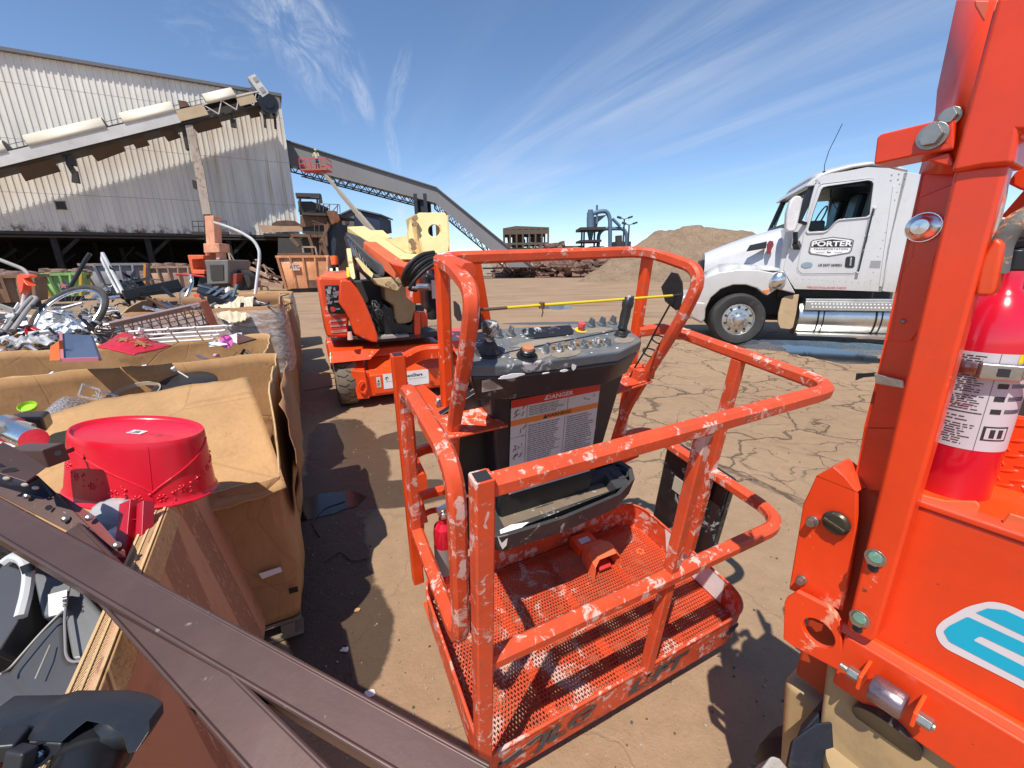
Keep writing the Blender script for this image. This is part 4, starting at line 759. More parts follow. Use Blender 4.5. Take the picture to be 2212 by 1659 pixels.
mb.grid(rf, 14, 12); mb.build('roof', m_white, tk, solid=.04, ang=60)
a, b_ = q6(1550, 382), q6(1380, 1152)
mb = MB(); mb.hexa([(a.x-.05, 0, a.z), (b_.x-.05, 0, b_.z), (b_.x-.05, WD, b_.z), (a.x-.05, WD, a.z)], [(a.x, 0, a.z), (b_.x, 0, b_.z), (b_.x, WD, b_.z), (a.x, WD, a.z)]); mb.build('rear_wall', m_white, tk)
e0 = [q6(x, y, .04) for x, y in ((1548, 378), (1628, 388), (1600, 620), (1500, 1163), (1385, 1150), (1455, 770))]
for y in (0, WD-.15): mb = MB(); mb.prism([V((p.x, p.y+y, p.z)) for p in e0], (0, .05, 0)); mb.build('side_fairing', m_white, tk, bevel=.01)
mb = MB(); mb.prism([q6(x, y, -.012) for x, y in ((1455, 470), (1475, 466), (1385, 1120), (1365, 1120))], (0, .012, 0)); mb.build('fairing_seam', m_white, tk, bevel=.004)
mb = MB(); p = q6(820, 1135); q = q6(1380, 1152); mb.bb((p.x, .05, p.z-.02), (q.x, WD-.05, p.z+.05)); mb.build('cab_floor', m_dkst, tk)
# windscreen pillar + glass, visor
wb, wt = q6(850, 700), q6(958, 445); mb = MB(); mb.quad((wb.x-.05, .1, wb.z), (wt.x, .14, wt.z), (wt.x, WD-.14, wt.z), (wb.x-.05, WD-.1, wb.z)); mb.build('windscreen', m_glass, tk)
mb = MB(); mb.beam((wb.x-.03, .06, wb.z), (wt.x, .1, wt.z), .08, .12); mb.beam((wb.x-.03, WD-.06, wb.z), (wt.x, WD-.1, wt.z), .08, .12); mb.beam((wb.x-.05, .1, wb.z-.02), (wb.x-.05, WD-.1, wb.z-.02), .1, .1); mb.build('pillar', m_blk, tk)
side('visor', [(886, 472), (940, 416), (985, 425), (990, 455), (930, 468)], WD, None, .0, bv=.02)
# door outline, window frame, seams
door = [(968, 468), (990, 450), (1310, 412), (1335, 418), (1347, 440), (1236, 1010), (1222, 1035), (1195, 1042), (860, 1044), (835, 1025), (830, 1000), (880, 740)]
def insets(pts, c, k): return [((x-c[0])*k+c[0], (y-c[1])*k+c[1]) for x, y in pts]
dcn = (1085, 740)
mb = MB(); ring(mb, [q6(*p) for p in door], [q6(*p) for p in insets(door, dcn, .982)], -.006, .002); dr = mb.build('door', m_white, tk)
mb = MB(); ring(mb, [q6(*p) for p in insets(door, dcn, .985)], [q6(*p) for p in insets(door, dcn, .972)], -.0015, .002); mb.build('door_seam', m_ink, dr)
wc = (1115, 590); mb = MB(); ring(mb, [q6(*p) for p in insets(win, wc, 1.07)], [q6(*p) for p in insets(win, wc, 1.0)], -.022, .01); mb.build('window_frame', m_white, dr, bevel=.006)
mb = MB(); ring(mb, [q6(*p) for p in insets(win, wc, 1.01)], [q6(*p) for p in insets(win, wc, .97)], -.01, .02); mb.build('window_seal', m_rub, dr)
mb = MB(); mb.poly([V((p.x, .035, p.z)) for p in W_]); mb.build('window', m_glass, dr)
mb = MB(); mb.poly([V((p.x, WD-.035, p.z)) for p in W_]); mb.build('window', m_glass, tk)
mb = MB(); mb.prism([q6(x, y, -.01) for x, y in ((1150, 935), (1160, 925), (1200, 922), (1212, 930), (1205, 990), (1195, 998), (1150, 996), (1143, 985))], (0, .02, 0)); hd = mb.build('door_handle', m_ink, dr, bevel=.004)
mb = MB(); mb.prism([q6(x, y, -.03) for x, y in ((1178, 935), (1190, 933), (1185, 985), (1172, 986))], (0, .02, 0)); mb.build('latch', m_alu, hd, bevel=.004)
mb = MB(); mb.tube(fillet([q6(1335, 610, .0), q6(1330, 612, -.06), q6(1230, 1025, -.06), q6(1222, 1028, 0)], .04), .013, 8); mb.build('grab_bar', m_dkplast, tk)
mb = MB(); 
for y0 in (612, 790, 1028): p = q6(1335-(y0-610)*.26, y0, -.03); mb.box(p, (.05, .07, .035))
mb.build('grab_bracket', m_white, tk, bevel=.008)
# door emblem
def E8(x, y): return q8(x, y, -.009)
hexo = [(405, 1480), (440, 1330), (480, 1300), (780, 1250), (1070, 1285), (1115, 1305), (1080, 1460), (1050, 1500), (720, 1555), (430, 1515)]
hc = (755, 1405)
mb = MB()
def hexring(k0, k1, mi): ring(mb, [q8(*p) for p in insets(hexo, hc, k0)], [q8(*p) for p in insets(hexo, hc, k1)], -.0095, -.008, mi)
mb.poly([V((p.x, -.0075, p.z)) for p in [q8(*p) for p in insets(hexo, hc, 1.0)]], 0); hexring(1.0, .955, 1); hexring(.93, .915, 1)
mb.poly([V((p.x, -.0105, p.z)) for p in [q8(*p) for p in ((440, 1415), (460, 1330), (780, 1288), (1090, 1325), (1070, 1415))]], 1)
xd = (q8(1030, 1375)-q8(480, 1380)).normalized(); yd = V((0, 0, 1)); 
c = q8(762, 1362); text(mb, 'PORTER', (c.x, -.0115, c.z), xd, yd, .085, 0, .0, stretch=1.42, bold=.03)
c = q8(750, 1443); text(mb, 'TRANSPORTATION', (c.x, -.0105, c.z), xd, yd, .032, 1, 0, stretch=1.35)
c = q8(725, 1492); text(mb, 'ftw', (c.x, -.0105, c.z), xd, yd, .035, 1, 0, bold=.02)
for x0, x1 in ((520, 655), (800, 930)): a, b_ = q8(x0, 1497), q8(x1, 1495); mb.quad((a.x, -.0105, a.z-.002), (b_.x, -.0105, b_.z-.002), (b_.x, -.0105, b_.z+.003), (a.x, -.0105, a.z+.003), 1)
mb.build('company_emblem', [m_wht, m_ink], dr, smooth=False)
mb = MB(); c = q6(1060, 981); text(mb, 'US DOT 3478351', (c.x-.03, -.0105, c.z), xd, yd, .042, 0, 0, bold=.035, stretch=.86); mb.build('registration_number', [m_ink], dr, smooth=False)
mb = MB(); c = q6(896, 980); mb.lathe([(.0, -.002), (.075, -.002), (.085, .004)], (c.x, -.006, c.z), (0, -1, 0), 24, 0, 1.1, .62); mb.build('oval_badge', flat('silver_blue_badge', (.25, .32, .38), .4), dr)
mb = MB(); c = q6(283, 930, .12); text(mb, '#001', (c.x, .1, c.z), xd, yd, .085, 0, 0, bold=.02); 
mb = MB(); c = q6(1022, 1128); text(mb, 'FIRE EXTINGUISHER INSIDE', (c.x, -.003, c.z), xd, yd, .036, 0, 0, bold=.01); mb.build('sill_lettering', [m_redp], tk, smooth=False)
mb = MB(); mb.prism([q6(x, y, -.004) for x, y in ((1312, 952), (1378, 952), (1370, 1000), (1302, 998))], (0, .003, 0)); mb.build('data_plate', flat('grey_plate', (.3, .3, .3), .5), tk)
mb = MB()
for i in range(13): c = q6(1498-i*15.5, 455+i*52, -.002); mb.ell(c, (.009, .006, .009), 6, 4)
for i in range(3): 
    for j in range(2): c = q6(1447+i*47-j*6, 396-i*6+j*35, -.003); mb.ell(c, (.013, .008, .013), 8, 4)
for i in range(16): c = q6(830+i*40, 1068+i*2.5, -.002); mb.ell(c, (.007, .005, .007), 6, 4)
for i in range(2): c = q6(955+i*24, 448, -.004); mb.ell(c, (.014, .01, .014), 8, 4)
mb.build('rivet', m_steel, tk); o = bpy.data.objects['rivet']; o['kind'] = 'stuff'
# hood: lofted cross sections
hs_ = []
prof = [(250, 900, 1100), (330, 868, 1060), (430, 830, 1020), (560, 785, 1010), (680, 752, 1015), (765, 730, 1020)]
for i, (zx, zt, zb) in enumerate(prof):
    T_, Bm = q6(zx, zt, .55), q6(zx, zb, .2); x = q6(zx, zt, .3).x; f = i/5; wd = .62+.42*f
    sec = []
    for j in range(17):
        u = j/16*2-1; s = abs(u); yy = WD/2+u*wd*1.0; zz = T_.z-(s**4)*.30
        sec.append(V((x, yy, zz)))
    lo0 = V((x, WD/2-wd-.03, Bm.z-.1)); lo1 = V((x, WD/2+wd+.03, Bm.z-.1)); hs_.append([lo0]+sec+[lo1])
mb = MB(); k = len(hs_[0]); mb.add([p for s in hs_ for p in s], [(i*k+j, i*k+j+1, (i+1)*k+j+1, (i+1)*k+j) for i in range(5) for j in range(k-1)] + [tuple(range(k))]); mb.build('hood', m_white, tk, ang=50)
hf0 = hs_[0]; mb = MB(); c0 = hf0[0]; c1 = hf0[-1]; x = c0.x-.02; mb.bb((x-.05, c0.y+.12, c0.z-.55), (x+.02, c1.y-.12, hf0[9].z-.14)); mb.build('grille', m_dkplast, tk, bevel=.04)
side('cowl', [(765, 742), (870, 690), (890, 690), (850, 1000), (740, 1030), (720, 1010), (750, 800)], WD-.1, None, .03, bv=.02)
# fender: wheel arch
whc = q6(452, 1350, 0); R_in, R_out = .66, .80
fo = [(140, 1210), (180, 1110), (230, 1060), (330, 1025), (450, 1008), (580, 1012), (680, 1030), (740, 1010), (775, 1080), (820, 1165), (700, 1130), (640, 1170)]
arch = [(228, 1350), (235, 1270), (275, 1190), (340, 1135), (420, 1108), (500, 1108), (570, 1130), (618, 1168)]
poly = [q6(x, y, 0) for x, y in [(140, 1212), (180, 1110), (230, 1062), (330, 1026), (450, 1008), (580, 1012), (680, 1030), (745, 1015), (775, 1075), (822, 1165), (700, 1135), (640, 1178)][::1]+arch[::-1]+[(215, 1358), (140, 1320)]]
mb = MB(); 
bm = bmesh.new(); vs = [bm.verts.new((p.x, -.03, p.z)) for p in poly]; fc = bm.faces.new(vs); r = bmesh.ops.extrude_face_region(bm, geom=[fc]); bmesh.ops.translate(bm, verts=[e for e in r['geom'] if isinstance(e, bmesh.types.BMVert)], vec=(0, .42, 0)); bmesh.ops.recalc_face_normals(bm, faces=bm.faces)
bmesh.ops.triangulate(bm, faces=[f for f in bm.faces if len(f.verts) > 4])
me = bpy.data.meshes.new('fender'); bm.to_mesh(me); me.materials.append(m_white); o = bpy.data.objects.new('fender', me); COL.objects.link(o); o.parent = tk; me.polygons.foreach_set('use_smooth', [True]*len(me.polygons)); me.set_sharp_from_angle(angle=math.radians(35)); fender = o
md = o.modifiers.new('b', 'BEVEL'); md.width = .035; md.segments = 3; md.limit_method = 'ANGLE'; md.angle_limit = math.radians(50)
o2 = o.copy(); COL.objects.link(o2); o2.parent = tk; o2.location = (0, WD-.36, 0); o2.name = 'fender.001'
tf_ = [(180, 1100), (330, 1020), (450, 1002), (580, 1006), (700, 1020), (760, 1010), (755, 960), (560, 950), (400, 970), (250, 1030)]
mb = MB(); TT = [q6(x, y, .0) for x, y in ((200, 1098), (330, 1026), (450, 1008), (580, 1012), (745, 1018))]
for i in range(4): a, b_ = TT[i], TT[i+1]; mb.quad(a+V((0, .0, 0)), b_+V((0, .0, 0)), V((b_.x, .42, b_.z+.14)), V((a.x, .42, a.z+.14)))
mb.build('fender_top', m_white, tk, solid=.02, ang=60)
mb = MB(); nb = [(170, 1060), (250, 1000), (440, 985), (440, 1320), (230, 1355), (150, 1330), (135, 1215)]
mb.bb((q6(250, 0).x-.22, .12, .5), (q6(250, 0).x+.12, WD-.12, 1.02)); mb.build('bumper', m_white, tk, bevel=.09, seg=4)
side('bumper_corner', [(140, 1212), (245, 1222), (238, 1335), (215, 1358), (150, 1325), (135, 1270)], .3, None, -.05, bv=.05)
mb = MB(); mb.prism([q6(x, y, -.045) for x, y in ((165, 1180), (215, 1112), (232, 1118), (185, 1185))], (0, .1, 0)); mb.build('headlight', m_clear, tk, bevel=.01)
mb = MB(); mb.prism([q6(x, y, -.04) for x, y in ((612, 1142), (662, 1132), (668, 1142), (628, 1168))], (0, .04, 0)); mb.build('side_marker', flat('amber_lens', (.8, .2, .03), .2), tk, bevel=.004)
mb = MB(); mb.prism([q6(x, y, .12) for x, y in ((505, 893), (530, 850), (640, 825), (632, 872))], (0, .06, 0)); mb.build('hood_vent', m_dkplast, tk, bevel=.01)
mb = MB(); mb.prism([q6(x, y, .09) for x, y in ((640, 845), (655, 822), (678, 825), (683, 850), (668, 880), (660, 905), (642, 908), (640, 880))], (0, .05, 0)); mb.build('hood_emblem', flat('maroon_badge', (.22, .03, .04), .3), tk, bevel=.006)
mb = MB(); c = q6(287, 930, .1); text(mb, '#001', (c.x, .45, c.z), xd, yd, .07, 0, 0, bold=.02); t_ = mb; 
c = q6(710, 1078, -.05); mb = MB(); mb.ell(c, (.135, .10, .17), 18, 10, 0, Matrix.Rotation(.5, 3, 'Y')); mb.build('air_cleaner', m_chrome, tk)
# inner dark: arch liner, chassis
mb = MB(); mb.bb((whc.x-.75, .42, .95), (whc.x+1.0, WD-.42, 1.35)); mb.bb((whc.x-.6, .75, .45), (whc.x+3.4, 1.0, .75)); mb.bb((whc.x-.6, WD-1.0, .45), (whc.x+3.4, WD-.75, .75)); mb.bb((whc.x+.7, .35, .95), (whc.x+2.6, WD-.3, 1.12)); mb.bb((whc.x-.1, .3, .4), (whc.x+.1, WD-.3, .6)); mb.build('frame_rail', m_dkst, tk)
# engine bay block to close the view under the hood
mb = MB(); mb.bb((whc.x-.55, .5, .6), (whc.x+1.1, WD-.5, 1.5)); mb.build('engine', m_dkst, tk)
# cab interior
mb = MB(); p = q6(1000, 690); mb.bb((p.x-.25, .25, p.z-.5), (p.x+.12, WD-.1, p.z+.02)); mb.build('dashboard', m_dkst, tk, bevel=.04)
mb = MB()
for y in (.35, WD-.95): mb.box((q6(1230, 700).x, y+.3, q6(1230, 760).z), (.5, .52, .16)); mb.box((q6(1240, 600).x+.12, y+.3, q6(1240, 640).z), (.14, .5, .75), Matrix.Rotation(.12, 3, 'Y'))
mb.build('seat', m_blk, tk, bevel=.04)
mb = MB(); c = q6(1010, 655); mb.tube([V((c.x+.08+math.sin(t)*.07, .55+math.cos(t)*.22, c.z+.0+math.sin(t)*.2)) for t in [i*math.pi/10 for i in range(20)]], .014, 6, closed=True); mb.build('steering_wheel', m_blk, tk)
mb = MB(); p = q6(1130, 470); mb.bb((p.x-.25, .1, p.z+.0), (p.x+.75, WD-.1, p.z+.12)); mb.build('headliner', m_blk, tk)
mb = MB(); mb.beam(q6(1170, 520, WD-.12), q6(1140, 690, WD-.12), .16, .1); mb.build('far_pillar', m_blk, tk)
mb = MB(); mb.cyl(q6(1050, 480, .4), q6(1048, 540, .4), .012, n=6); mb.tube([q6(1048, 540, .4), q6(1070, 590, .4), q6(1105, 645, .4)], .006, 5); mb.build('radio_cord', m_blk, tk)
# mirror
mb = MB(); pts = [(758, 745), (765, 640), (790, 560), (825, 528), (862, 532), (872, 560), (835, 740), (815, 765), (775, 765)]
mb.prism([q6(x, y, -.25) for x, y in pts], (0, .16, 0)); mi = mb.build('mirror', paint('mirror_shell', (.70, .68, .67), .35, sc=8, dirt=.2), tk, bevel=.035, seg=3)
mb = MB(); mb.beam(q6(822, 765, -.17), q6(824, 835, -.14), .07, .05); mb.beam(q6(824, 835, -.14), q6(838, 868, 0), .11, .09); mb.beam(q6(850, 700, -.2), q6(890, 712, 0), .06, .05); mb.build('bracket', m_blk, mi, bevel=.01)
# antenna
mb = MB(); mb.tube([q6(1008, 395, .1), q6(1012, 330, .1), q6(1040, 240, .1), q6(1127, 65, .1)], .006, 6); mb.cyl(q6(1008, 405, .1), q6(1010, 372, .1), .02, n=8); mb.build('antenna', m_blk, tk)
# front wheel
def wheel(cx, cz, y, R=.53, w=.32, par=tk, steer=0., hubm=m_alu):
    mb = MB(); prof = [(R*.60, .0), (R*.66, -.02), (R*.9, -.03), (R*.97, .0), (R, .05), (R, w-.05), (R*.97, w), (R*.6, w)]
    Rm = Matrix.Rotation(steer, 3, 'Z'); ax = Rm @ V((0, 1, 0)); c = V((cx, y, cz)); mb.lathe(prof, c, ax, 48, cap=False)
    for g in (.25, .45, .65, .8): mb.lathe([(R*1.001, w*g), (R*1.002, w*g+.015)], c, ax, 48, 1, cap=False)
    o = mb.build('wheel', [m_trtyre, m_groove], par, ang=40)
    mb = MB(); mb.lathe([(R*.60, 0.01), (R*.585, .02), (R*.56, .02), (R*.54, .05), (R*.42, .045), (R*.40, .02), (R*.2, .0), (R*.19, -.06), (R*.12, -.08), (0.001, -.08)], c, ax, 40, cap=False)
    rim = mb.build('rim', hubm, o, ang=30)
    s_, u_ = frame(ax, (0, 0, 1)); mb = MB()
    for i in range(10): t = i*math.pi/5; p = c+(s_*math.cos(t)+u_*math.sin(t))*R*.28; mb.cyl(p-ax*.045, p+ax*.02, .018, n=6)
    mb.build('lug_nut', m_steel, rim)
    mb = MB()
    for i in range(10): t = (i+.5)*math.pi/5; p = c+(s_*math.cos(t)+u_*math.sin(t))*R*.47; mb.cyl(p+ax*.03, p+ax*.0405, .024, n=10)
    mb.build('hand_hole', m_ink, rim); return o
wheel(whc.x, .53, .02, steer=.16); wheel(whc.x, .53, WD-.34, steer=.16)
for y in (0.05, WD-.6): wheel(4.6, .53, y, w=.3)
mb = MB(); mb.bb((2.5, .75, .5), (6.2, 1.0, .8)); mb.bb((2.5, WD-1.0, .5), (6.2, WD-.75, .8)); mb.bb((3.9, .3, 1.0), (5.3, WD-.3, 1.1)); mb.build('rear_frame', m_dkst, tk)
# mud flap / battery cover (tan)
mb = MB(); mb.prism([q6(x, y, .05) for x, y in ((712, 1290), (735, 1200), (760, 1182), (848, 1168), (828, 1300), (808, 1385), (790, 1398), (725, 1392), (708, 1350))], (0, .05, 0)); mb.build('mud_flap', paint('mud_caked_flap', (.52, .36, .20), .8, sc=5, dirt=.5, dcol=(.25, .16, .1)), tk, bevel=.015)
# fuel tank, straps, step
p, q = q6(860, 1320, .05), q6(1460, 1350, .05); r_ = (q6(1000, 1190, .3).z-q6(1000, 1445, .3).z)/2*.98; cz = (q6(1000, 1200, .2).z+q6(1000, 1440, .2).z)/2
x0, x1 = q6(850, 1300, .05).x, 3.1
mb = MB(); mb.lathe([(.001, -.02), (r_*.8, -.02), (r_*.97, .0), (r_, .04), (r_, x1-x0-.04), (r_*.97, x1-x0), (.001, x1-x0)], (x0, r_+.04, cz), (1, 0, 0), 40, cap=False); tank = mb.build('fuel_tank', m_alu, tk, ang=50)
for zx in (975, 1355): x = q6(zx, 1320).x; mb = MB(); mb.tube([V((x, r_+.04+math.cos(t)*(r_+.01), cz+math.sin(t)*(r_+.01))) for t in [i*math.pi/12 for i in range(24)]], .014, 6, closed=True); mb.tube([V((x+.09, r_+.04+math.cos(t)*(r_+.01), cz+math.sin(t)*(r_+.01))) for t in [i*math.pi/12 for i in range(24)]], .01, 6, closed=True); mb.build('strap', m_blk, tank)
zs = q6(1000, 1215, .05).z; mb = MB(); mb.bb((x0+.05, .0, zs), (x1-.6, .34, zs+.05)); mb.bb((x0+.05, -.01, zs-.17), (x1-.6, .02, zs)); st = mb.build('step', m_alu, tk, bevel=.01)
mb = MB()
for i in range(24): 
    for j in range(2): mb.ell((x0+.16+i*.058+j*.02, -.012, zs-.05-j*.06), (.016, .006, .018), 8, 4)
mb.build('tread_holes', m_wht, st); 
zl_ = q6(1000, 1425, .0).z; mb = MB(); mb.bb((x0-.02, -.06, zl_-.05), (x1-.6, .16, zl_)); mb.bb((x0+.3, .14, zl_-.02), (x0+.34, .2, cz)); mb.build('lower_step', m_alu, tk, bevel=.008)
mb = MB(); mb.cyl((x1-.55, .18, zs-.08), (x1, .18, zs-.08), .07, n=14); mb.build('air_tank', m_blk, tk)
# ------------------------------------------------------------------ orange and cream boom lift whose platform stands in front of the camera
LF = Fr(uz(757, 888, 0), 25)
BF = Fr((-.1066, .8898, .2449), R=Matrix(((.90223, -.42913, .04273), (.43056, .89072, -.14573), (.02447, .14988, .9884))))
lift = thing('boom_lift', 'orange and cream boom lift with its plaster spattered platform lowered to the ground', 'boom lift', LF)
_rel = LF.m().inverted() @ BF.m()
def pb(mb, name, mats, par=None, **k):               # a part in the platform's own (tilted) frame
    o = mb.build(name, mats, par or lift, **k)
    if par is None: o.matrix_local = _rel
    return o
ZA = zm(1100, 900, 600, 1659); ZC = zm(1600, 1050, 750); ZT = zm(1400, 1600, 1300, 1961); ZR = zm(2200, 1000, 1000, 1746)
Wp, Dp, HT = 1.217, .733, 1.03
# floor of expanded steel, clipped to the rounded tray
def inside(x, y, r=.13):
    if x < .01 or x > Wp-.01 or y < .01 or y > Dp-.01: return False
    for cx, cy in ((r, Dp-r), (Wp-r, Dp-r), (Wp-r, r)):
        if (x < cx if cx < .5 else x > cx) and (y < cy if cy < .3 else y > cy) and (x-cx)**2+(y-cy)**2 > (r-.01)**2: return False
    return True
mb = MB(); cw, ch = .0135, .030; nx, ny = int(Wp/cw), int(Dp/ch*2)
for i in range(nx+1):
    for s in (0, 1):
        pts = []
        for j in range(ny+1):
            x = i*cw+(cw*.5-.0016)*(1 if (j+s) % 2 else -1)*.5+(cw*.5 if s else 0)*1.0; x = i*cw + (cw*.25 if (j % 2) == s else -cw*.25) + (cw*.5 if s else 0); pts.append((x, j*ch*.5))
        for j in range(ny):
            (xa, ya), (xb, yb) = pts[j], pts[j+1]
            if inside(xa, ya) and inside(xb, yb):
                w = .0024; mb.add([(xa-w, ya, -.132), (xa+w, ya, -.132), (xb+w, yb, -.132), (xb-w, yb, -.132), (xa-w, ya, -.1365), (xb-w, yb, -.1365), (xa+w, ya, -.1365), (xb+w, yb, -.1365)], [(0, 1, 2, 3), (0, 3, 5, 4), (1, 6, 7, 2)])
pb(mb, 'platform_floor', m_orfloor, smooth=False)
mb = MB()
for x in (.02, .3, .61, .92, 1.19): mb.bb((x-.02, .03, -.16), (x+.02, Dp-.03, -.14))
for y in (.03, Dp-.03): mb.bb((.05, y-.02, -.162), (Wp-.08, y+.02, -.142))
pb(mb, 'floor_frame', m_or)
# toe board
def rr(r, z, off=0.):
    p = [(0-off, 0-off), (Wp+off, 0-off), (Wp+off, Dp+off), (0-off, Dp+off)]; return fillet([(x, y, z) for x, y in p], [.012, r, r, r], 8, closed=True)
o_ = rr(.13, -.155, .0); i_ = rr(.13, -.155, -.003); k = len(o_)
mb = MB(); up_ = V((0, 0, .155)); mb.add(o_+[p+up_ for p in o_]+i_+[p+up_ for p in i_], [f for i in range(k) for j in [(i+1) % k] for f in ((i, j, k+j, k+i), (2*k+i, 3*k+i, 3*k+j, 2*k+j), (k+i, k+j, 3*k+j, 3*k+i))])
mb.tube(rr(.13, .0, -.0015), .006, 8, closed=True); toe = pb(mb, 'toe_board', m_orscuff)
m_logo = paint('worn_black_decal', (.05, .055, .06), .5, scuff=(.55, .13, .05), amt=.45, sc=22, scratch=.5)
mb = MB()
sh_ = Matrix.Shear('XZ', 3, (.35, 0))
for s, cx in (('JLG', .30), ('LIFT', .70)):
    mb = MB(); m2 = MB(); text(m2, s, (0, 0, 0), (1, 0, 0), (0, 0, 1), .068, 0, 0, stretch=1.5, bold=.05); mb.add([V((cx+v.x+.35*v.z, -.0045, -.075+v.z)) for v in m2.v], m2.f)
    if s == 'JLG': mb.build('lettering', m_logo, toe, smooth=False)
text(mb, 'www.jlg.com', (.43, -.0045, -.135), (1, 0, 0), (0, 0, 1), .016, 0, 0, bold=.02)
mb.build('lettering', m_logo, toe, smooth=False)
mb = MB(); mb.prism([(1.06, -.001, -.10), (1.12, -.001, -.09), (1.13, -.001, -.05), (1.07, -.001, -.06)], (0, -.003, 0)); mb.build('hazard_sticker', m_logo, toe); mb = MB(); mb.prism([(.05, -.001, -.10), (.2, -.001, -.06), (.2, -.001, -.03), (.05, -.001, -.07)], (0, -.003, 0)); mb.build('hazard_sticker', m_logo, toe)
mb = MB(); mb.poly([(Wp-.005, .14, -.003), (Wp-.005, .50, -.003), (Wp-.005, .46, -.13), (Wp-.005, .13, -.13)]); mb.build('plaster_smear', paint('dried_plaster', (.78, .74, .70), .8, sc=14, dirt=.25), toe)
# rails and posts
tw = .045
def rail(name, pts, r=.07, mat=m_orscuff, up=(0, 0, 1), w=tw, h=None, n=6, c=.22, par=None): mb = MB(); mb.sq(fillet(pts, r, n), w, h, up=up, c=c); return pb(mb, name, mat, par, ang=40)
rail('top_rail', [(.0, .0, HT-.035), (Wp, 0, HT-.035), (Wp, Dp, HT-.035), (1.04, Dp, HT-.035)], .10)
rail('mid_rail', [(.02, .0, .45), (Wp-.0, 0, .45), (Wp-.0, Dp, .45), (1.04, Dp, .45)], .12)
def post(x, y, z0, z1, w=.05, mat=m_orscuff, up=(0, 1, 0)): 
    mb = MB(); mb.sq([(x, y, z0), (x, y, z1)], w, w, up=up, c=.1); mb.box((x, y, z1+.0005), (w*.72, w*.72, .002), None, 1)
    return pb(mb, 'post', [mat, m_ink])
post(-.004, -.010, -.02, HT, .043); post(.640, .006, -.02, HT-.055, .036); post(Wp-.005, .345, -.02, HT-.055, .042); post(-.01, Dp, -.03, HT, .045, m_or)
rail('lower_hoop', [(-.022, .60, .40), (-.022, .60, .985), (-.022, .10, .985), (-.022, .10, .38), (-.022, .62, .38)], .11, up=(1, 0, 0), w=.042)
mb = MB(); mb.sq([(0.0, .62, .38), (.0, .70, .46), (0, .70, .62)], .05, .05, up=(1, 0, 0)); mb.sq([(.0, .58, .60), (0, .70, .60)], .07, .05, up=(1, 0, 0)); pb(mb, 'hoop_bracket', m_or)
rail('back_rail', [(.0, Dp, HT-.03), (.08, Dp+.05, HT-.02), (.16, Dp+.03, HT-.02)], .05, m_or, w=.035, h=.05)
rail('back_rail', [(.0, Dp, .62), (.09, Dp+.06, .60), (.17, Dp+.02, .60)], .05, m_or, w=.03, h=.04)
rail('back_rail', [(.0, Dp, .42), (.17, Dp, .42)], .02, m_or, w=.035); rail('back_rail', [(1.04, Dp, .30), (Wp-.05, Dp, .32)], .02, m_or, w=.035)
# console guard loop: two tall hoops joined by a bar
gl = [(.158, Dp, -.13), (.158, Dp, 1.335), (.135, .42, 1.28), (.122, .40, 1.18), (.12, .46, 1.05), (.12, .58, .78)]
rail('guard_hoop', [(.165, .78, 1.325), (.15, .58, 1.33), (.132, .38, 1.30), (.125, .41, 1.15), (.12, .56, .80), (.12, .60, .45)], [.0, .12, .13, .12, .1, 0], w=.042, up=(1, 0, 0), n=8)
rail('guard_post', [(.158, Dp, -.13), (.158, Dp, 1.32)], 0, m_or, up=(0, 1, 0))
rail('guard_bar', [(.165, .50, 1.335), (.165, .76, 1.335), (1.06, .76, 1.335), (1.06, .46, 1.30), (1.04, .50, 1.12), (1.03, .72, .62), (1.03, .76, .40)], [0, .09, .12, .2, .16, .1, 0], w=.042, n=8, up=(0, 0, 1))
rail('guard_post', [(1.048, .745, .30), (1.048, .745, 1.31)], 0, m_or, up=(0, 1, 0), w=.045)
# mesh behind: bracket plates that carry the console
mb = MB(); mb.prism([(.06, .50, .80), (.30, .50, .80), (.26, .72, .80), (.06, .72, .80)], (0, 0, .008)); pb(mb, 'console_bracket', m_orscuff, bevel=.002)
mb = MB(); mb.prism([(.80, .56, .80), (1.05, .60, .80), (1.05, .72, .80), (.80, .72, .80)], (0, 0, .008)); mb.box((1.03, .66, .83), (.09, .08, .05)); pb(mb, 'console_bracket', m_orscuff, bevel=.002)
# tie-off bar, yellow with rusty end, and gusset plate
mb = MB(); a, b_ = V((.135, .43, 1.24)), V((1.02, .53, 1.20)); mb.cyl(a, a.lerp(b_, .14), .0045, n=10, mi=1); mb.cyl(a.lerp(b_, .14), a.lerp(b_, .97), .0045, n=10); mb.cyl(a.lerp(b_, .97), b_, .0045, n=10, mi=2)
for t, h in ((.28, .022), (.72, .014)): p = a.lerp(b_, t); mb.cyl(p+V((0, 0, .009)), p-V((0, 0, .009)), .009, n=8, mi=1); mb.tube([p, p+V((.006, 0, -h)), p+V((.002, 0, -h*1.7))], .0018, 5, mi=1)
pb(mb, 'tie_bar', [m_yel, m_rust, m_steel])
ZG = zm(1350, 850, 1100)
mb = MB(); mb.prism([BF.px(*ZG(x, y), 0, 1.02) for x, y in ((2030, 215), (2075, 225), (2105, 290), (2110, 380), (2085, 480), (2060, 485), (1985, 420), (1958, 320))], (.006, 0, 0)); gp_ = pb(mb, 'gusset_plate', m_blkscuff, bevel=.001)
mb = MB(); mb.prism([BF.px(*ZG(x, y), 0, .13) for x, y in ((490, 420), (520, 450), (545, 560), (520, 560), (495, 520))], (.006, 0, 0)); pb(mb, 'latch_plate', m_blk)
mb = MB()
for y, z in ((.595, 1.0), (.632, .93), (.70, .84)): mb.tube([V((1.04+.034*math.cos(t), y+.03*math.sin(t), z+.01*math.sin(t))) for t in [i*math.pi/6 for i in range(12)]], .0035, 5, closed=True)
mb.tube(fillet([(1.015, .55, 1.16), (1.0, .58, 1.06), (1.01, .63, .95), (.99, .66, .86), (.98, .68, .78), (.93, .66, .80)], .04), .004, 6)
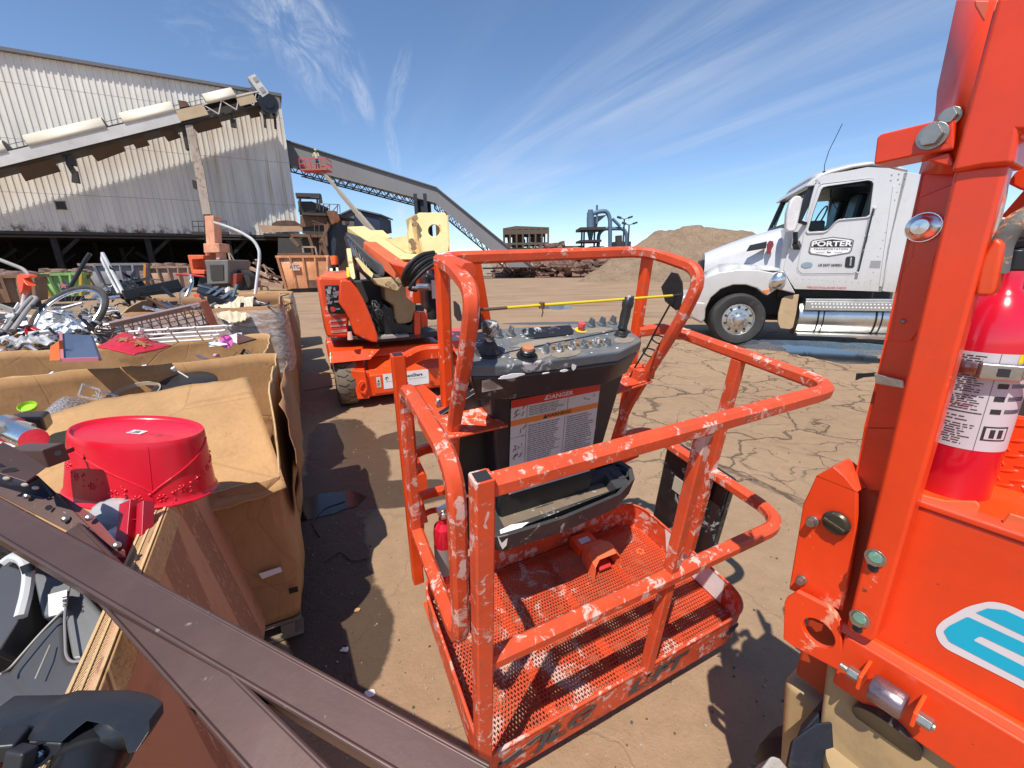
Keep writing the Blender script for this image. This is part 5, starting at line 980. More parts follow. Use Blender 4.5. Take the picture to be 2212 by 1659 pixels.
pb(mb, 'cable_ties', m_blk)
for x0, z0 in ((1.09, .30), (.07, .20)):
    mb = MB(); mb.tube(fillet([(x0-.05, Dp+.0, z0+.02), (x0-.04, Dp+.0, z0+.13), (x0+.04, Dp, z0+.13), (x0+.05, Dp, z0+.01)], .04), .012, 8); pb(mb, 'lanyard_eye', m_or)
# --- console
CN = BF.R @ V((0, -.17, 1)).normalized(); C0 = V((.4, .40, 1.072))
def ct(x, y, lift_=0.): return BF.l(upl(*ZC(x, y), BF.w(C0+V((0, 0, lift_))), CN))
tp_ = [ct(130, 690), ct(560, 690), ct(700, 668), ct(1200, 610), ct(1660, 552), ct(1710, 545), ct(1935, 440), ct(1935, 415), ct(1800, 318), ct(1700, 240), ct(1250, 262), ct(560, 300), ct(180, 345), ct(110, 560)]
cx_ = sum((p for p in tp_), V((0, 0, 0)))/len(tp_)
mb = MB(); mb.hexa([V((p.x, p.y+.004, p.z-.04)) for p in tp_], tp_); con = pb(mb, 'control_console', m_grayc, bevel=.008, seg=3)
lo_ = [cx_+(p-cx_)*.975 for p in tp_]; lo2 = [cx_+V(((p.x-cx_.x)*.90, (p.y-cx_.y)*.86+.02, p.z-cx_.z)) for p in tp_]
mb = MB(); mb.hexa([V((p.x, p.y, p.z-.135)) for p in lo2], [V((p.x, p.y, p.z-.039)) for p in lo_]); mb.build('console_body', m_dkplast, con, bevel=.012, seg=3)
px0, px1 = .285, .82
mb = MB(); mb.hexa([(px0+.02, .56, .32), (px1-.08, .56, .32), (px1-.08, .70, .32), (px0+.02, .70, .32)], [(px0-.03, .555, .94), (px1+.03, .555, .94), (px1+.03, .72, .94), (px0-.03, .72, .94)]); mb.build('pedestal', m_dkplast, con, bevel=.015, seg=3)
mb = MB(); mb.prism([(.05, .66, .78), (.30, .66, .90), (.30, .66, .2), (.22, .66, .1), (.14, .66, .5)], (0, .03, 0)); mb.build('side_cover', m_blk, con, bevel=.004)
def top_quad(mb, pts, mi=0, h=.002): 
    P = [ct(*p) for p in pts]; n = V((0, -.17, 1)).normalized(); mb.prism([p+n*.0005 for p in P], n*h, mi)
TN = V((0, -.17, 1)).normalized(); TX = V((1, 0, 0)); TY = TN.cross(TX)
m_grime = paint('dried_mud_grime', (.26, .215, .165), .85, sc=18, dirt=.4, scuff=(.6, .55, .47), amt=.2, dcol=(.12, .09, .07))
def blob(mb, c, rx, ry, h=.0012, n=22, mi=0, j=.16): C = ct(*c); mb.prism([C+TN*.0006+(TX*math.cos(t)*rx+TY*math.sin(t)*ry)*(1+rnd.uniform(-j, j)) for t in [i*2*math.pi/n for i in range(n)]], TN*h, mi)
mb = MB(); blob(mb, (900, 460), .11, .022); blob(mb, (300, 400), .04, .018); blob(mb, (1450, 330), .07, .02)
blob(mb, (700, 570), .05, .035); blob(mb, (860, 590), .05, .022); blob(mb, (1150, 570), .06, .024); blob(mb, (1760, 430), .045, .02); mb.build('mud_film', m_grime, con)
mb = MB()
for _ in range(70): c = (rnd.uniform(180, 1850), 0); c = (c[0], rnd.uniform(330 if c[0] < 1400 else 300, 640-max(0, c[0]-700)*.10)); blob(mb, c, rnd.uniform(.0012, .006), rnd.uniform(.001, .004), .0008, 7)
mb.build('plaster_specks', m_wht, con); 
L1 = [ct(780, 312), ct(1150, 285), ct(1190, 283), ct(1230, 340), ct(1220, 372), ct(1150, 385), ct(830, 420), ct(750, 410), ct(700, 360), ct(690, 335), ct(720, 318)]
mb = MB(); mb.prism([p+TN*.001 for p in L1], TN*.004); mb.build('display_plate', m_blkscuff, con, bevel=.002)
def knob(x, y, s=1., mat=m_grayc):
    c = ct(x, y); mb = MB(); mb.cyl(c, c+TN*.006*s, .016*s, .014*s, 14)
    a = c+TN*.006*s; mb.hexa([a-TX*.0055*s-TY*.013*s, a+TX*.0055*s-TY*.013*s, a+TX*.0055*s+TY*.013*s, a-TX*.0055*s+TY*.013*s], [a-TX*.003*s-TY*.009*s+TN*.022*s, a+TX*.003*s-TY*.009*s+TN*.022*s, a+TX*.003*s+TY*.009*s+TN*.022*s, a-TX*.003*s+TY*.009*s+TN*.022*s]); mb.build('knob', mat, con, bevel=.0015)
for x, y in ((175, 420), (450, 390), (580, 375)): knob(x, y, 1.15)
for x, y in ((1410, 282), (1522, 268), (1632, 255)): knob(x, y, 1.1)
m_kscuff = paint('spattered_knob', (.12, .13, .14), .5, scuff=(.7, .68, .64), amt=.5, sc=30)
for x, y in ((940, 555), (1085, 540), (1210, 520), (1335, 500), (1465, 485), (1575, 480)): knob(x, y, 1.0, m_kscuff)
for x, y in ((1015, 525), (1145, 505), (1265, 490), (1395, 470), (1505, 455)): c = ct(x, y); mb = MB(); mb.cyl(c, c+TN*.01, .005, n=8); mb.ell(c+TN*.011, (.0055, .0055, .003), 8, 4); mb.build('rusty_screw', paint('rusty_brass', (.35, .19, .05), .7), con)
def pbtn(c, r, h, mat, name, base=None, br=0): 
    mb = MB(); mb.lathe([(.001, 0), (r*.8, 0), (r*.8, h*.45), (r, h*.5), (r, h*.85), (r*.88, h), (.001, h)], c, TN, 22, cap=False); o = mb.build(name, mat, con)
    if base: mb = MB(); mb.cyl(c, c+TN*.003, br, n=22); mb.build('collar', base, o)
pbtn(ct(1300, 330), .0135, .030, flat('pinkish_red_button', (.68, .09, .09), .4), 'stop_button', m_yel, .021)
mb = MB(); c = ct(745, 600); mb.lathe([(.001, .0), (.035, 0), (.032, .006), (.022, .007), (.022, .012), (.024, .015), (.021, .019), (.024, .023), (.020, .026), (.001, .026)], c, TN, 24, cap=False); o = mb.build('horn_button', m_blk, con); mb = MB(); mb.lathe([(.001, .026), (.019, .026), (.018, .034), (.001, .036)], c, TN, 22, cap=False); mb.build('button_cap', paint('rusty_orange_cap', (.50, .20, .10), .7, sc=30, dirt=.4), o)
# joysticks with rubber bellows
def bellows(c, r0, r1, n, h, nm='bellows', par=None, sx=1.): 
    mb = MB(); pr = []
    for i in range(n): f = i/n; r = r0+(r1-r0)*f; pr += [(r, h*f), (r*.80, h*(f+.5/n))]
    mb.lathe([(.001, 0)]+pr+[(r1*.7, h), (.001, h)], c, TN, 20, cap=False, sx=sx); return mb.build(nm, m_rub, par, ang=60)
c = ct(350, 575); mb = MB(); mb.prism([ct(*p)+TN*.001 for p in ((235, 530), (420, 490), (470, 560), (450, 600), (290, 620))], TN*.004); j1 = mb.build('joystick', m_rub, con, bevel=.003)
bellows(ct(350, 560), .044, .014, 4, .042, par=j1); c2 = ct(350, 560)+TN*.04+V((.0, .0, 0))
m_knobsc = paint('scuffed_joystick_knob', (.05, .05, .05), .35, scuff=(.62, .60, .57), amt=.62, sc=26)
mb = MB(); mb.lathe([(.010, 0), (.014, .012), (.020, .022), (.0255, .036), (.0265, .052), (.022, .060), (.008, .064), (.001, .064)], c2, TN+V((0, .12, 0)), 24, cap=False); mb.build('handle', m_knobsc, j1)
c = ct(1715, 385); bellows(c, .024, .014, 3, .024, 'joystick', con); j2 = bpy.data.objects['joystick.001']
ax = V((.25, .16, 1)).normalized(); c2 = c+TN*.02; mb = MB(); mb.lathe([(.010, 0), (.017, .008), (.015, .02), (.0175, .05), (.016, .078), (.0195, .088), (.0195, .105), (.015, .116), (.001, .118)], c2, ax, 20, cap=False, sx=1., sy=1.2); mb.build('handle', m_blkscuff, j2); mb = MB(); a = c2+ax*.112; mb.cyl(a, a+ax*.012, .006, n=10); mb.ell(c2+ax*.1+V((.014, -.008, 0)), (.006, .006, .006), 8, 6); mb.build('thumb_switch', flat('pale_switch', (.6, .6, .58), .4), j2)
# spatter on the lip, serial label, warning label
def lip(mb, x, y, rx, rz): p = BF.px(*ZC(x, y), 1, .398-.0); mb.prism([V((p.x+rx*math.cos(t)*(1+rnd.uniform(-.2, .2)), .3955, p.z+rz*math.sin(t)*(1+rnd.uniform(-.2, .2)))) for t in [i*math.pi/8 for i in range(16)]], (0, .003, 0))
mb = MB(); lip(mb, 580, 800, .042, .006); lip(mb, 1230, 680, .010, .020); lip(mb, 1500, 610, .026, .011); lip(mb, 1540, 600, .014, .013); lip(mb, 940, 770, .012, .002); lip(mb, 1130, 745, .014, .004)
mb.build('plaster_smear', m_wht, con)
a = BF.px(*ZC(262, 955), 1, .437); b_ = BF.px(*ZC(545, 958), 1, .437); t_ = BF.px(*ZC(280, 830), 1, .437); mb = MB(); w = b_.x-a.x; h = t_.z-a.z
sticker(mb, (a.x, .425, a.z), (1, 0, 0), (0, 0, 1), w, h, 0, .0); text(mb, '7 NOTICE', (a.x+w/2, .4235, a.z+h*.86), (1, 0, 0), (0, 0, 1), h*.16, 1, 0, bold=.02); fine(mb, (a.x+w*.05, .4235, a.z+h*.08), (1, 0, 0), (0, 0, 1), w*.9, h*.66, 7, 2, 0, t=.35)
mb.build('instruction_label', [flat('yellowed_label', (.46, .36, .26), .6), m_ink, flat('faint_print', (.26, .2, .15), .6)], con, smooth=False)
sx0, sx1, sz0, sz1 = .335, .722, .46, .872
mb = MB(); sw, shh = sx1-sx0, sz1-sz0; Y_ = .5515
def bar(x0, z0, x1, z1, mi, l=0.): mb.quad((sx0+x0*sw, Y_-l, sz0+z0*shh), (sx0+x1*sw, Y_-l, sz0+z0*shh), (sx0+x1*sw, Y_-l, sz0+z1*shh), (sx0+x0*sw, Y_-l, sz0+z1*shh), mi)
bar(0, 0, 1, 1, 0); bar(0, .925, 1, 1, 1, .001); bar(0, .745, 1, .80, 2, .001)
XX, ZZ = V((1, 0, 0)), V((0, 0, 1))
text(mb, 'DANGER', (sx0+sw*.52, Y_-.002, sz0+.962*shh), XX, ZZ, .017, 3, 0, stretch=1.2, bold=.02); text(mb, 'WARNING', (sx0+sw*.52, Y_-.002, sz0+.772*shh), XX, ZZ, .013, 4, 0, stretch=1.3, bold=.02)
for zc, mi, xx in ((.962, 3, .37), (.772, 4, .37)): x = sx0+xx*sw; z = sz0+zc*shh; mb.add([(x-.009, Y_-.002, z-.007), (x+.009, Y_-.002, z-.007), (x, Y_-.002, z+.009)], [(0, 1, 2)], mi)
for x in (.165,): bar(x, .80, x+.004, .925, 4, .001); bar(x, 0, x+.004, .745, 4, .001)
bar(.60, .1, .604, .73, 4, .001); bar(0, .62, .165, .623, 4, .001); bar(0, .3, .165, .303, 4, .001); bar(.62, .80, .624, .925, 4, .001)
fine(mb, (sx0+.19*sw, Y_-.001, sz0+.81*shh), XX, ZZ, sw*.40, shh*.10, 6, 5, 0); fine(mb, (sx0+.19*sw, Y_-.001, sz0+.06*shh), XX, ZZ, sw*.38, shh*.66, 30, 5, 0); fine(mb, (sx0+.63*sw, Y_-.001, sz0+.1*shh), XX, ZZ, sw*.34, shh*.62, 26, 5, 0)
for zc, n in ((.86, 9), (.68, 4), (.52, 8), (.42, 7), (.2, 8), (.12, 6)):
    for _ in range(n): x, z = sx0+rnd.uniform(.03, .14)*sw, sz0+(zc+rnd.uniform(-.045, .045))*shh; mb.beam((x, Y_-.0015, z), (x+rnd.uniform(-.014, .014), Y_-.0015, z+rnd.uniform(-.02, .02)), .0006, .0028, (0, 1, 0), 4)
for _ in range(5): x, z = sx0+rnd.uniform(.75, .95)*sw, sz0+(.86+rnd.uniform(-.03, .03))*shh; mb.beam((x, Y_-.0015, z), (x+rnd.uniform(-.014, .014), Y_-.0015, z+rnd.uniform(-.01, .01)), .0006, .002, (0, 1, 0), 4)
mb.build('warning_label', [flat('greyed_label', (.58, .555, .55), .5, dirt=.25), m_redp, m_orp, m_lab, m_ink, flat('grey_print', (.16, .155, .155), .6)], con, smooth=False)
# tool tray
def tb(x, y, z=.40): return BF.px(*ZT(x, y), 2, z)
to = [(.205, .44), (.24, .415), (.5, .405), (.80, .43), (.93, .49), (.975, .56), (.965, .63), (.93, .66), (.30, .655), (.215, .60)]
mb = MB(); O1 = [V((x, y, .40)) for x, y in to]; cc = V((.58, .54, 0)); I1 = [V((cc.x+(p.x-cc.x)*.93, cc.y+(p.y-cc.y)*.88, .40)) for p in O1]; Bm = [V((cc.x+(p.x-cc.x)*.95, cc.y+(p.y-cc.y)*.92, .315)) for p in O1]; I2 = [V((p.x, p.y, .385)) for p in I1]
k = len(O1); mb.add(O1+I1+Bm+I2, [f for i in range(k) for j in [(i+1) % k] for f in ((i, j, k+j, k+i), (2*k+i, 2*k+j, j, i), (k+i, k+j, 3*k+j, 3*k+i))]+[tuple(range(2*k, 3*k)), ]); 
bas = [V(p) for p in ((.28, .47, .386), (.82, .475, .386), (.84, .58, .386), (.29, .60, .386))]; bb_ = [V((p.x+(.56-p.x)*.05, p.y+(.53-p.y)*.08, .345)) for p in bas]
I2c = I2; mb.poly(bb_); mb.add(bas+bb_, [(i, (i+1) % 4, 4+(i+1) % 4, 4+i) for i in range(4)])
# shelf between rim and basin
def ringpts(a, n):
    return a
mb.add([V((.21, .43, .3865)), V((.97, .43, .3865)), V((.97, .65, .3865)), V((.21, .65, .3865))]+[p for p in bas], [(0, 1, 5, 4), (1, 2, 6, 5), (2, 3, 7, 6), (3, 0, 4, 7)]) if False else None
sh4 = [V((.235, .44, .386)), V((.90, .48, .386)), V((.93, .63, .386)), V((.235, .63, .386))]; mb.add(sh4+bas, [(0, 1, 5, 4), (1, 2, 6, 5), (2, 3, 7, 6), (3, 0, 4, 7)])
mb.lathe([(.042, .001), (.040, .004), (.034, .004), (.033, -.03), (.001, -.03)], (.905, .565, .388), (0, 0, 1), 24, cap=False)
pb(mb, 'tool_tray', m_tray, bevel=.004)
mb = MB(); mb.quad(*[p+V((0, 0, .003)) for p in bb_]); pb(mb, 'tray_grit', paint('brown_grit', (.20, .15, .105), .95, sc=40, dirt=.5, bump=.9, scuff=(.5, .45, .4), amt=.15))
mb = MB(); mb.tube([(.33, .62, .42), (.85, .62, .43)], .011, 10); mb.tube([(.24, .60, .41), (.33, .615, .42)], .014, 8); mb.tube([(.45, .65, .43), (.88, .66, .44)], .012, 8); pb(mb, 'cable_conduit', m_rub)
mb = MB(); mb.poly([(.245, .428, .403), (.33, .425, .403), (.37, .44, .403), (.30, .455, .403), (.25, .447, .403)]); mb.poly([(.23, .4205, .402), (.27, .4155, .402), (.265, .4165, .35), (.25, .418, .335), (.24, .42, .36)]); pb(mb, 'plaster_smear', m_wht)
# foot switch
mb = MB(); n = 9; sec = []
fx0, fx1, fy0, fy1 = .765, .925, .47, .62
out_ = [(fx0, fy0, -.132), (fx0+.005, fy0+.01, -.06), (fx0+.03, fy0+.02, -.03), (fx1-.03, fy0+.02, -.03), (fx1-.005, fy0+.01, -.06), (fx1, fy0, -.132)]
bk_ = [(fx0+.03, fy1, -.132), (fx0+.032, fy1, -.07), (fx0+.045, fy1-.01, -.05), (fx1-.035, fy1-.01, -.05), (fx1-.022, fy1, -.07), (fx1-.02, fy1, -.132)]
mid = [(fx0+.005, fy0+.08, -.132), (fx0+.008, fy0+.08, -.04), (fx0+.032, fy0+.08, -.012), (fx1-.032, fy0+.08, -.012), (fx1-.008, fy0+.08, -.04), (fx1-.004, fy0+.08, -.132)]
k = 6; mb.add(out_+mid+bk_, [(r*k+i, r*k+i+1, (r+1)*k+i+1, (r+1)*k+i) for r in (0, 1) for i in range(k-1)]+[tuple(range(2*k, 3*k))]); ft = pb(mb, 'foot_switch', m_orlite, solid=.005, bevel=.006)
mb = MB(); mb.box((.845, .54, -.10), (.07, .10, .018), Matrix.Rotation(.25, 3, 'X')); mb.build('pedal', m_redp, ft, bevel=.003)
mb = MB(); mb.box((.835, .665, -.10), (.12, .09, .055)); jb = pb(mb, 'switch_box', m_or, bevel=.006); mb = MB(); sticker(mb, (.80, .64, -.0715), (1, 0, 0), (0, 1, 0), .06, .035, 0, .001); mb.build('switch_label', m_lab, jb)
mb = MB()
for x, y in ((.37, .42), (1.09, .52)):
    for i in range(6): t = i*math.pi/3; mb.prism([(x+.016*math.cos(t)+.007*math.cos(a_), y+.016*math.sin(t)+.007*math.sin(a_), -.131) for a_ in [j*math.pi/4 for j in range(8)]], (0, 0, .002))
pb(mb, 'floor_clip', m_orlite)
# document box hung outside the right rail
mb = MB(); mb.bb((Wp+.028, .27, -.04), (Wp+.10, .625, .43)); cs = pb(mb, 'manual_case', m_blkscuff, bevel=.016, seg=3)
mb = MB(); mb.bb((Wp+.05, .266, -.03), (Wp+.056, .629, .435)); mb.build('case_seam', m_ink, cs)
mb = MB(); mb.box((Wp+.026, .50, .25), (.003, .07, .08)); mb.build('case_label', flat('pale_tan_label', (.5, .47, .36), .6), cs)
mb = MB(); mb.tube(fillet([(Wp+.06, .40, .43), (Wp+.06, .40, .46), (Wp+.06, .50, .46), (Wp+.06, .50, .43)], .015), .006, 6); mb.build('case_handle', m_blk, cs)
# pale hazard plate standing at the foot of the corner post
mb = MB(); mb.box((-.065, -.02, .015), (.075, .02, .10), Matrix.Rotation(-.2, 3, 'Y')); f_ = pb(mb, 'corner_guard', m_steel, bevel=.004); mb = MB(); mb.box((-.065, -.033, .015), (.05, .004, .06), Matrix.Rotation(-.2, 3, 'Y')); mb.build('guard_sticker', flat('pale_yellow_print', (.6, .62, .3), .5), f_)
# --- jib parts behind the console
def bq(x, y, Y=.9): return BF.px(*Z3(x, y), 1, Y)
def bprism(name, pts, dep, mat, Y=.9, bv=.004): mb = MB(); mb.prism([bq(x, y, Y) for x, y in pts], (0, dep, 0)); return pb(mb, name, mat, bevel=bv)
bprism('jib_upright', [(1515, 935), (1590, 930), (1672, 1412), (1615, 1425)], .08, m_or, .92); bprism('jib_upright', [(1175, 930), (1290, 950), (1280, 1010), (1160, 985)], .10, m_or, 1.0)
bprism('rotator_plate', [(1525, 1150), (1570, 1160), (1610, 1420), (1530, 1440)], .02, m_dkplast, .88)
bprism('jib_bracket', [(1100, 1060), (1180, 1040), (1200, 1200), (1290, 1235), (1290, 1245), (1110, 1240)], .12, m_or, 1.05); bprism('jib_bracket', [(960, 960), (1080, 990), (1130, 1110), (1100, 1180), (1060, 1110)], .1, m_or, 1.3)
bprism('rotator_motor', [(1195, 1035), (1275, 1050), (1290, 1290), (1235, 1315), (1205, 1290)], .10, m_blk, .95, .012)
mb = MB(); a = bq(1245, 1295, .97); mb.lathe([(.001, -.04), (.018, -.035), (.022, 0), (.02, .03)], a, (0, 0, -1), 14); pb(mb, 'motor_nose', m_dkplast)
mb = MB(); a, b_ = bq(1255, 1130, .93), bq(1235, 1130, .93); mb.box(bq(1270, 1140, .93), (.03, .004, .07)); pb(mb, 'motor_label', m_lab)
mb = MB(); a = bq(1085, 1125, 1.0); b_ = bq(1235, 1125, .93); mb.cyl(a, b_, .014, n=12); pb(mb, 'hydraulic_fitting', m_steel)
for i in range(5):
    mb = MB(); o = (i-2)*.009; P = [bq(1290, 878+i*16, .95), bq(1200, 893+i*20, .9), bq(1120, 955+i*22, .88), bq(1066+i*5, 1060+i*4, .9), bq(1085, 1110, .95)]; mb.tube(fillet([p+V((o, 0, 0)) for p in P], .09, 8), .0058 if i % 2 else .0075, 8); pb(mb, 'hose', m_rub)
mb = MB(); mb.tube(fillet([bq(1260, 960, .9), bq(1180, 1010, .88), bq(1110, 1090, .88), bq(1080, 1140, .9), bq(1130, 1150, .95)], .05, 6), .006, 7); pb(mb, 'hose', m_rub)
for i in range(7):
    mb = MB(); mb.tube(fillet([bq(1380+i*8, 930, .84), bq(1430+i*14, 915, .85), bq(1462+i*9, 1010, .86), bq(1490+i*6, 1130, .87), bq(1500, 1250, .87), bq(1505+i*4, 1420, .88)], .08, 6), .0075, 7); pb(mb, 'control_cable', m_rub)
mb = MB(); a = bq(1548, 1170, .86); mb.cyl(a, a+V((0, .03, 0)), .012, n=12); pb(mb, 'bolt', m_steel)
mb = MB(); mb.prism([bq(x, y, .9) for x, y in ((1535, 1350), (1600, 1360), (1650, 1660), (1590, 1700))], (0, .07, 0)); mb.prism([bq(x, y, .9) for x, y in ((1385, 1440), (1410, 1430), (1415, 1560), (1395, 1620))], (0, .02, 0)); 
p1, p2 = (.22, .88, .75), (.30, .90, .1); mb2 = MB(); mb2.beam((.20, .86, .78), (.28, .84, .0), .10, .06, (0, 1, 0)); pb(mb2, 'jib_upright', m_or, bevel=.006)
mb = MB(); mb.beam((.26, .92, .25), (.95, .92, .25), .08, .14); mb.beam((.26, .9, -.05), (.95, .9, -.05), .06, .1); mb.beam((.5, .95, .28), (.2, 1.5, .5), .10, .12); pb(mb, 'platform_support', m_or, bevel=.005)
# ------------------------------------------------------------------ machine base, in the lift's frame
def la(x, y, Y=0., Z=ZA): return LF.px(*Z(x, y), 1, Y)
def lp(name, pts, dep, mat, Y=0., bv=.012, Z=ZA, par=None): mb = MB(); mb.prism([la(x, y, Y, Z) for x, y in pts], (0, dep, 0)); return mb.build(name, mat, par or lift, bevel=bv)
LW = 1.72
def tyre(x, y, mirror=False):
    c = V((x, y, .33)); R = .325; w = .235; mb = MB()
    mb.lathe([(R*.62, 0), (R*.85, -.012), (R*.95, .012), (R, .03), (R, w-.03), (R*.95, w-.012), (R*.85, w+.012), (R*.62, w)], c, (1, 0, 0), 48, cap=False)
    n = 18
    for i in range(n):                                   # zig-zag tread lugs
        for s in (0, 1):
            t0 = 2*math.pi*(i+.5*s)/n; pts = []
            for (u, dt) in ((.02, -.06), (.35, .05), (.55, -.04), (.55, .0), (.35, .09), (.02, -.02)) if s == 0 else ((.98, -.06), (.65, .05), (.45, -.04), (.45, .0), (.65, .09), (.98, -.02)):
                t = t0+dt; pts.append(c+V((w*u, R*1.004*math.cos(t), R*1.004*math.sin(t))))
            q = [p+(p-V((p.x, c.y, c.z))).normalized()*.001 for p in pts]; mb.add(q, [(0, 1, 4, 5), (1, 2, 3, 4)], 1)
    o = mb.build('wheel', [m_tyre, m_groove], lift, ang=45)
    mb = MB(); mb.lathe([(R*.62, 0.02), (R*.55, .03), (R*.5, .06), (.08, .05), (.07, .0), (.001, 0)], c, (1, 0, 0), 32, cap=False); mb.lathe([(R*.62, w-.02), (R*.55, w-.03), (R*.5, w-.06), (.001, w-.06)], c, (1, 0, 0), 32, cap=False); mb.build('rim', m_orlite, o)
for x in (-.10, LW-.10):
    for y in (.33, 2.35): tyre(x, y)
mb = MB(); mb.hexa([(.17, .04, .13), (1.50, .04, .13), (1.50, 2.7, .13), (.17, 2.7, .13)], [(.17, .04, .46), (1.50, .04, .46), (1.50, 2.7, .56), (.17, 2.7, .56)]); ch_ = mb.build('chassis', m_or, lift, bevel=.02)
mb = MB(); mb.hexa([(.30, -.03, .17), (1.42, -.03, .17), (1.42, .05, .17), (.30, .05, .17)], [(.26, -.03, .42), (1.46, -.03, .42), (1.44, .38, .60), (.28, .38, .60)]); cvr = mb.build('front_cover', m_or, lift, bevel=.018, seg=3)
mb = MB(); mb.hexa([(.10, .0, .13), (.24, -.02, .13), (.24, .5, .13), (.14, .5, .13)], [(.06, .02, .50), (.22, -.01, .47), (.26, .5, .62), (.12, .5, .62)]); mb.build('side_cheek', m_or, lift, bevel=.012)
mb = MB(); mb.tube([V((.17+.045*math.cos(t), -.035, .29+.07*math.sin(t))) for t in [i*math.pi/8 for i in range(16)]], .012, 8, closed=True); mb.build('tie_down_eye', m_or, lift)
mb = MB(); mb.hexa([(-.16, .02, .60), (.30, .02, .60), (.34, 1.1, .66), (-.16, 1.1, .66)], [(-.14, .10, .74), (.45, .15, .70), (.5, 1.1, .72), (-.14, 1.1, .76)]); mb.build('mudguard', m_or, lift, bevel=.015)
mb = MB(); mb.hexa([(.34, .28, .58), (1.3, .28, .58), (1.3, 1.3, .62), (.34, 1.3, .62)], [(.36, .35, .68), (1.28, .35, .68), (1.28, 1.3, .72), (.36, 1.3, .72)]); mb.build('deck', m_or, lift, bevel=.02)
mb = MB(); mb.hexa([(1.3, .02, .60), (1.9, .02, .60), (1.9, 1.1, .66), (1.3, 1.1, .66)], [(1.3, .10, .72), (1.88, .1, .72), (1.88, 1.1, .76), (1.3, 1.1, .74)]); mb.build('mudguard', m_or, lift, bevel=.015)
# white rental sticker
a, b_ = la(693, 1295, -.034), la(1130, 1230, -.034); tz = la(690, 1130, -.034); mb = MB(); w, h = b_.x-a.x, .19; z0 = a.z+.0
sticker(mb, (a.x, -.034, z0), XX, ZZ, w, h, 0, .0); mb.tube([V((a.x+.045+.016*math.cos(t), -.038, z0+h*.70+.016*math.sin(t))) for t in [i*math.pi/8 for i in range(13)]], .0035, 5, mi=1)
text(mb, 'EquipmentShare', (a.x+w*.56, -.036, z0+h*.70), XX, ZZ, .040, 1, 0, bold=.02, stretch=w/.62); fine(mb, (a.x+w*.05, -.036, z0+h*.42), XX, ZZ, w*.9, h*.08, 1, 2, 0); text(mb, '2904170', (a.x+w*.40, -.036, z0+h*.2), XX, ZZ, .03, 1, 0, bold=.02)
mb.build('rental_sticker', [flat('rental_white', (.74, .73, .72), .5, dirt=.15), m_ink, flat('grey_print2', (.45, .45, .46), .6)], cvr, smooth=False)
for x in (.335, 1.36): mb = MB(); sticker(mb, (x, -.034, .26), XX, ZZ, .05, .13, 0, 0); mb.add([(x+.01, -.036, .33), (x+.04, -.036, .33), (x+.025, -.036, .36)], [(0, 1, 2)], 1); fine(mb, (x+.005, -.036, .27), XX, ZZ, .04, .05, 4, 1, 0); mb.build('warning_sticker', [flat('cream_sticker', (.66, .58, .50), .6), m_ink], cvr, smooth=False)
# turret hoods
hd_ = lp('turret_hood', [(42, 235), (60, 205), (345, 215), (352, 600), (342, 790), (150, 790), (128, 765)], .95, m_or, .25, .03)
mb = MB(); T0 = [la(45, 232, .25), la(348, 216, .25)]; T1 = [la(125, 150, .95), la(330, 140, .95)]; mb.hexa([T0[0], T0[1], V((T1[1].x+.1, 1.2, T0[1].z)), V((T1[0].x, 1.2, T0[0].z))], [la(70, 200, .32), la(345, 190, .32), T1[1]+V((0, .25, 0)), T1[0]+V((0, .25, 0))]); mb.build('hood_top', m_orlite, lift, bevel=.03, seg=3)
lp('side_fender', [(262, 236), (300, 232), (368, 240), (430, 310), (490, 410), (555, 560), (605, 695), (632, 768), (634, 838), (575, 838), (515, 812), (405, 762), (350, 610), (300, 525), (252, 455)], .10, m_or, .10, .02)
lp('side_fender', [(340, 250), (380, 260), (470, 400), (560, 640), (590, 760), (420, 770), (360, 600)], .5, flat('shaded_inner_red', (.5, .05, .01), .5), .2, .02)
pn = lp('ground_control_panel', [(112, 285), (250, 282), (255, 400), (300, 520), (318, 560), (165, 562), (148, 540)], .03, m_blk, .225, .01)
mb = MB()
for i in range(34): x, y = rnd.uniform(135, 240), rnd.uniform(300, 545); p = la(x+max(0, y-450)*.4, y, .215); mb.box(p, (rnd.uniform(.012, .05), .02, rnd.uniform(.01, .03)))
mb.build('switches', flat('grey_switch', (.25, .25, .24), .5), pn)
mb = MB(); c = la(195, 518, .2); mb.cyl(c+V((0, .02, 0)), c-V((0, .03, 0)), .028, n=16); mb.build('stop_button', m_redp, pn); mb = MB(); c = la(155, 350, .2); mb.cyl(c+V((0, .02, 0)), c-V((0, .02, 0)), .022, n=14); mb.build('key_switch', m_chrome, pn)
mb = MB()
for (x0, y0, x1, y1) in ((168, 598, 315, 640), (174, 648, 318, 690), (182, 698, 326, 748)):
    a, b_ = la(x0, y1, .243), la(x1, y0, .243); sticker(mb, (a.x, .243, a.z), XX, ZZ, b_.x-a.x, b_.z-a.z, 0, 0); mb.quad((a.x, .241, b_.z-.012), (b_.x, .241, b_.z-.012), (b_.x, .241, b_.z), (a.x, .241, b_.z), 1); fine(mb, (a.x+.01, .241, a.z+.006), XX, ZZ, b_.x-a.x-.02, (b_.z-a.z)*.6, 4, 1, 0)
mb.build('warning_sticker', [flat('pinkish_sticker', (.70, .42, .36), .6), m_redp], hd_, smooth=False)
mb = MB(); c = la(217, 108, .9); mb.cyl(c, c+V((0, 0, .03)), .055, n=16, mi=1); mb.lathe([(.045, .03), (.048, .12), (.04, .14), (.001, .145)], c, (0, 0, 1), 18); mb.build('beacon', [flat('orange_lens', (.85, .14, .02), .2), m_blk], lift)
mb = MB(); c = la(365, 812, .05); mb.lathe([(.034, 0), (.024, .09), (.001, .092)], c, (0, 0, 1), 14); mb.build('cone_cap', flat('faded_pink_cone', (.75, .42, .33), .6), lift)
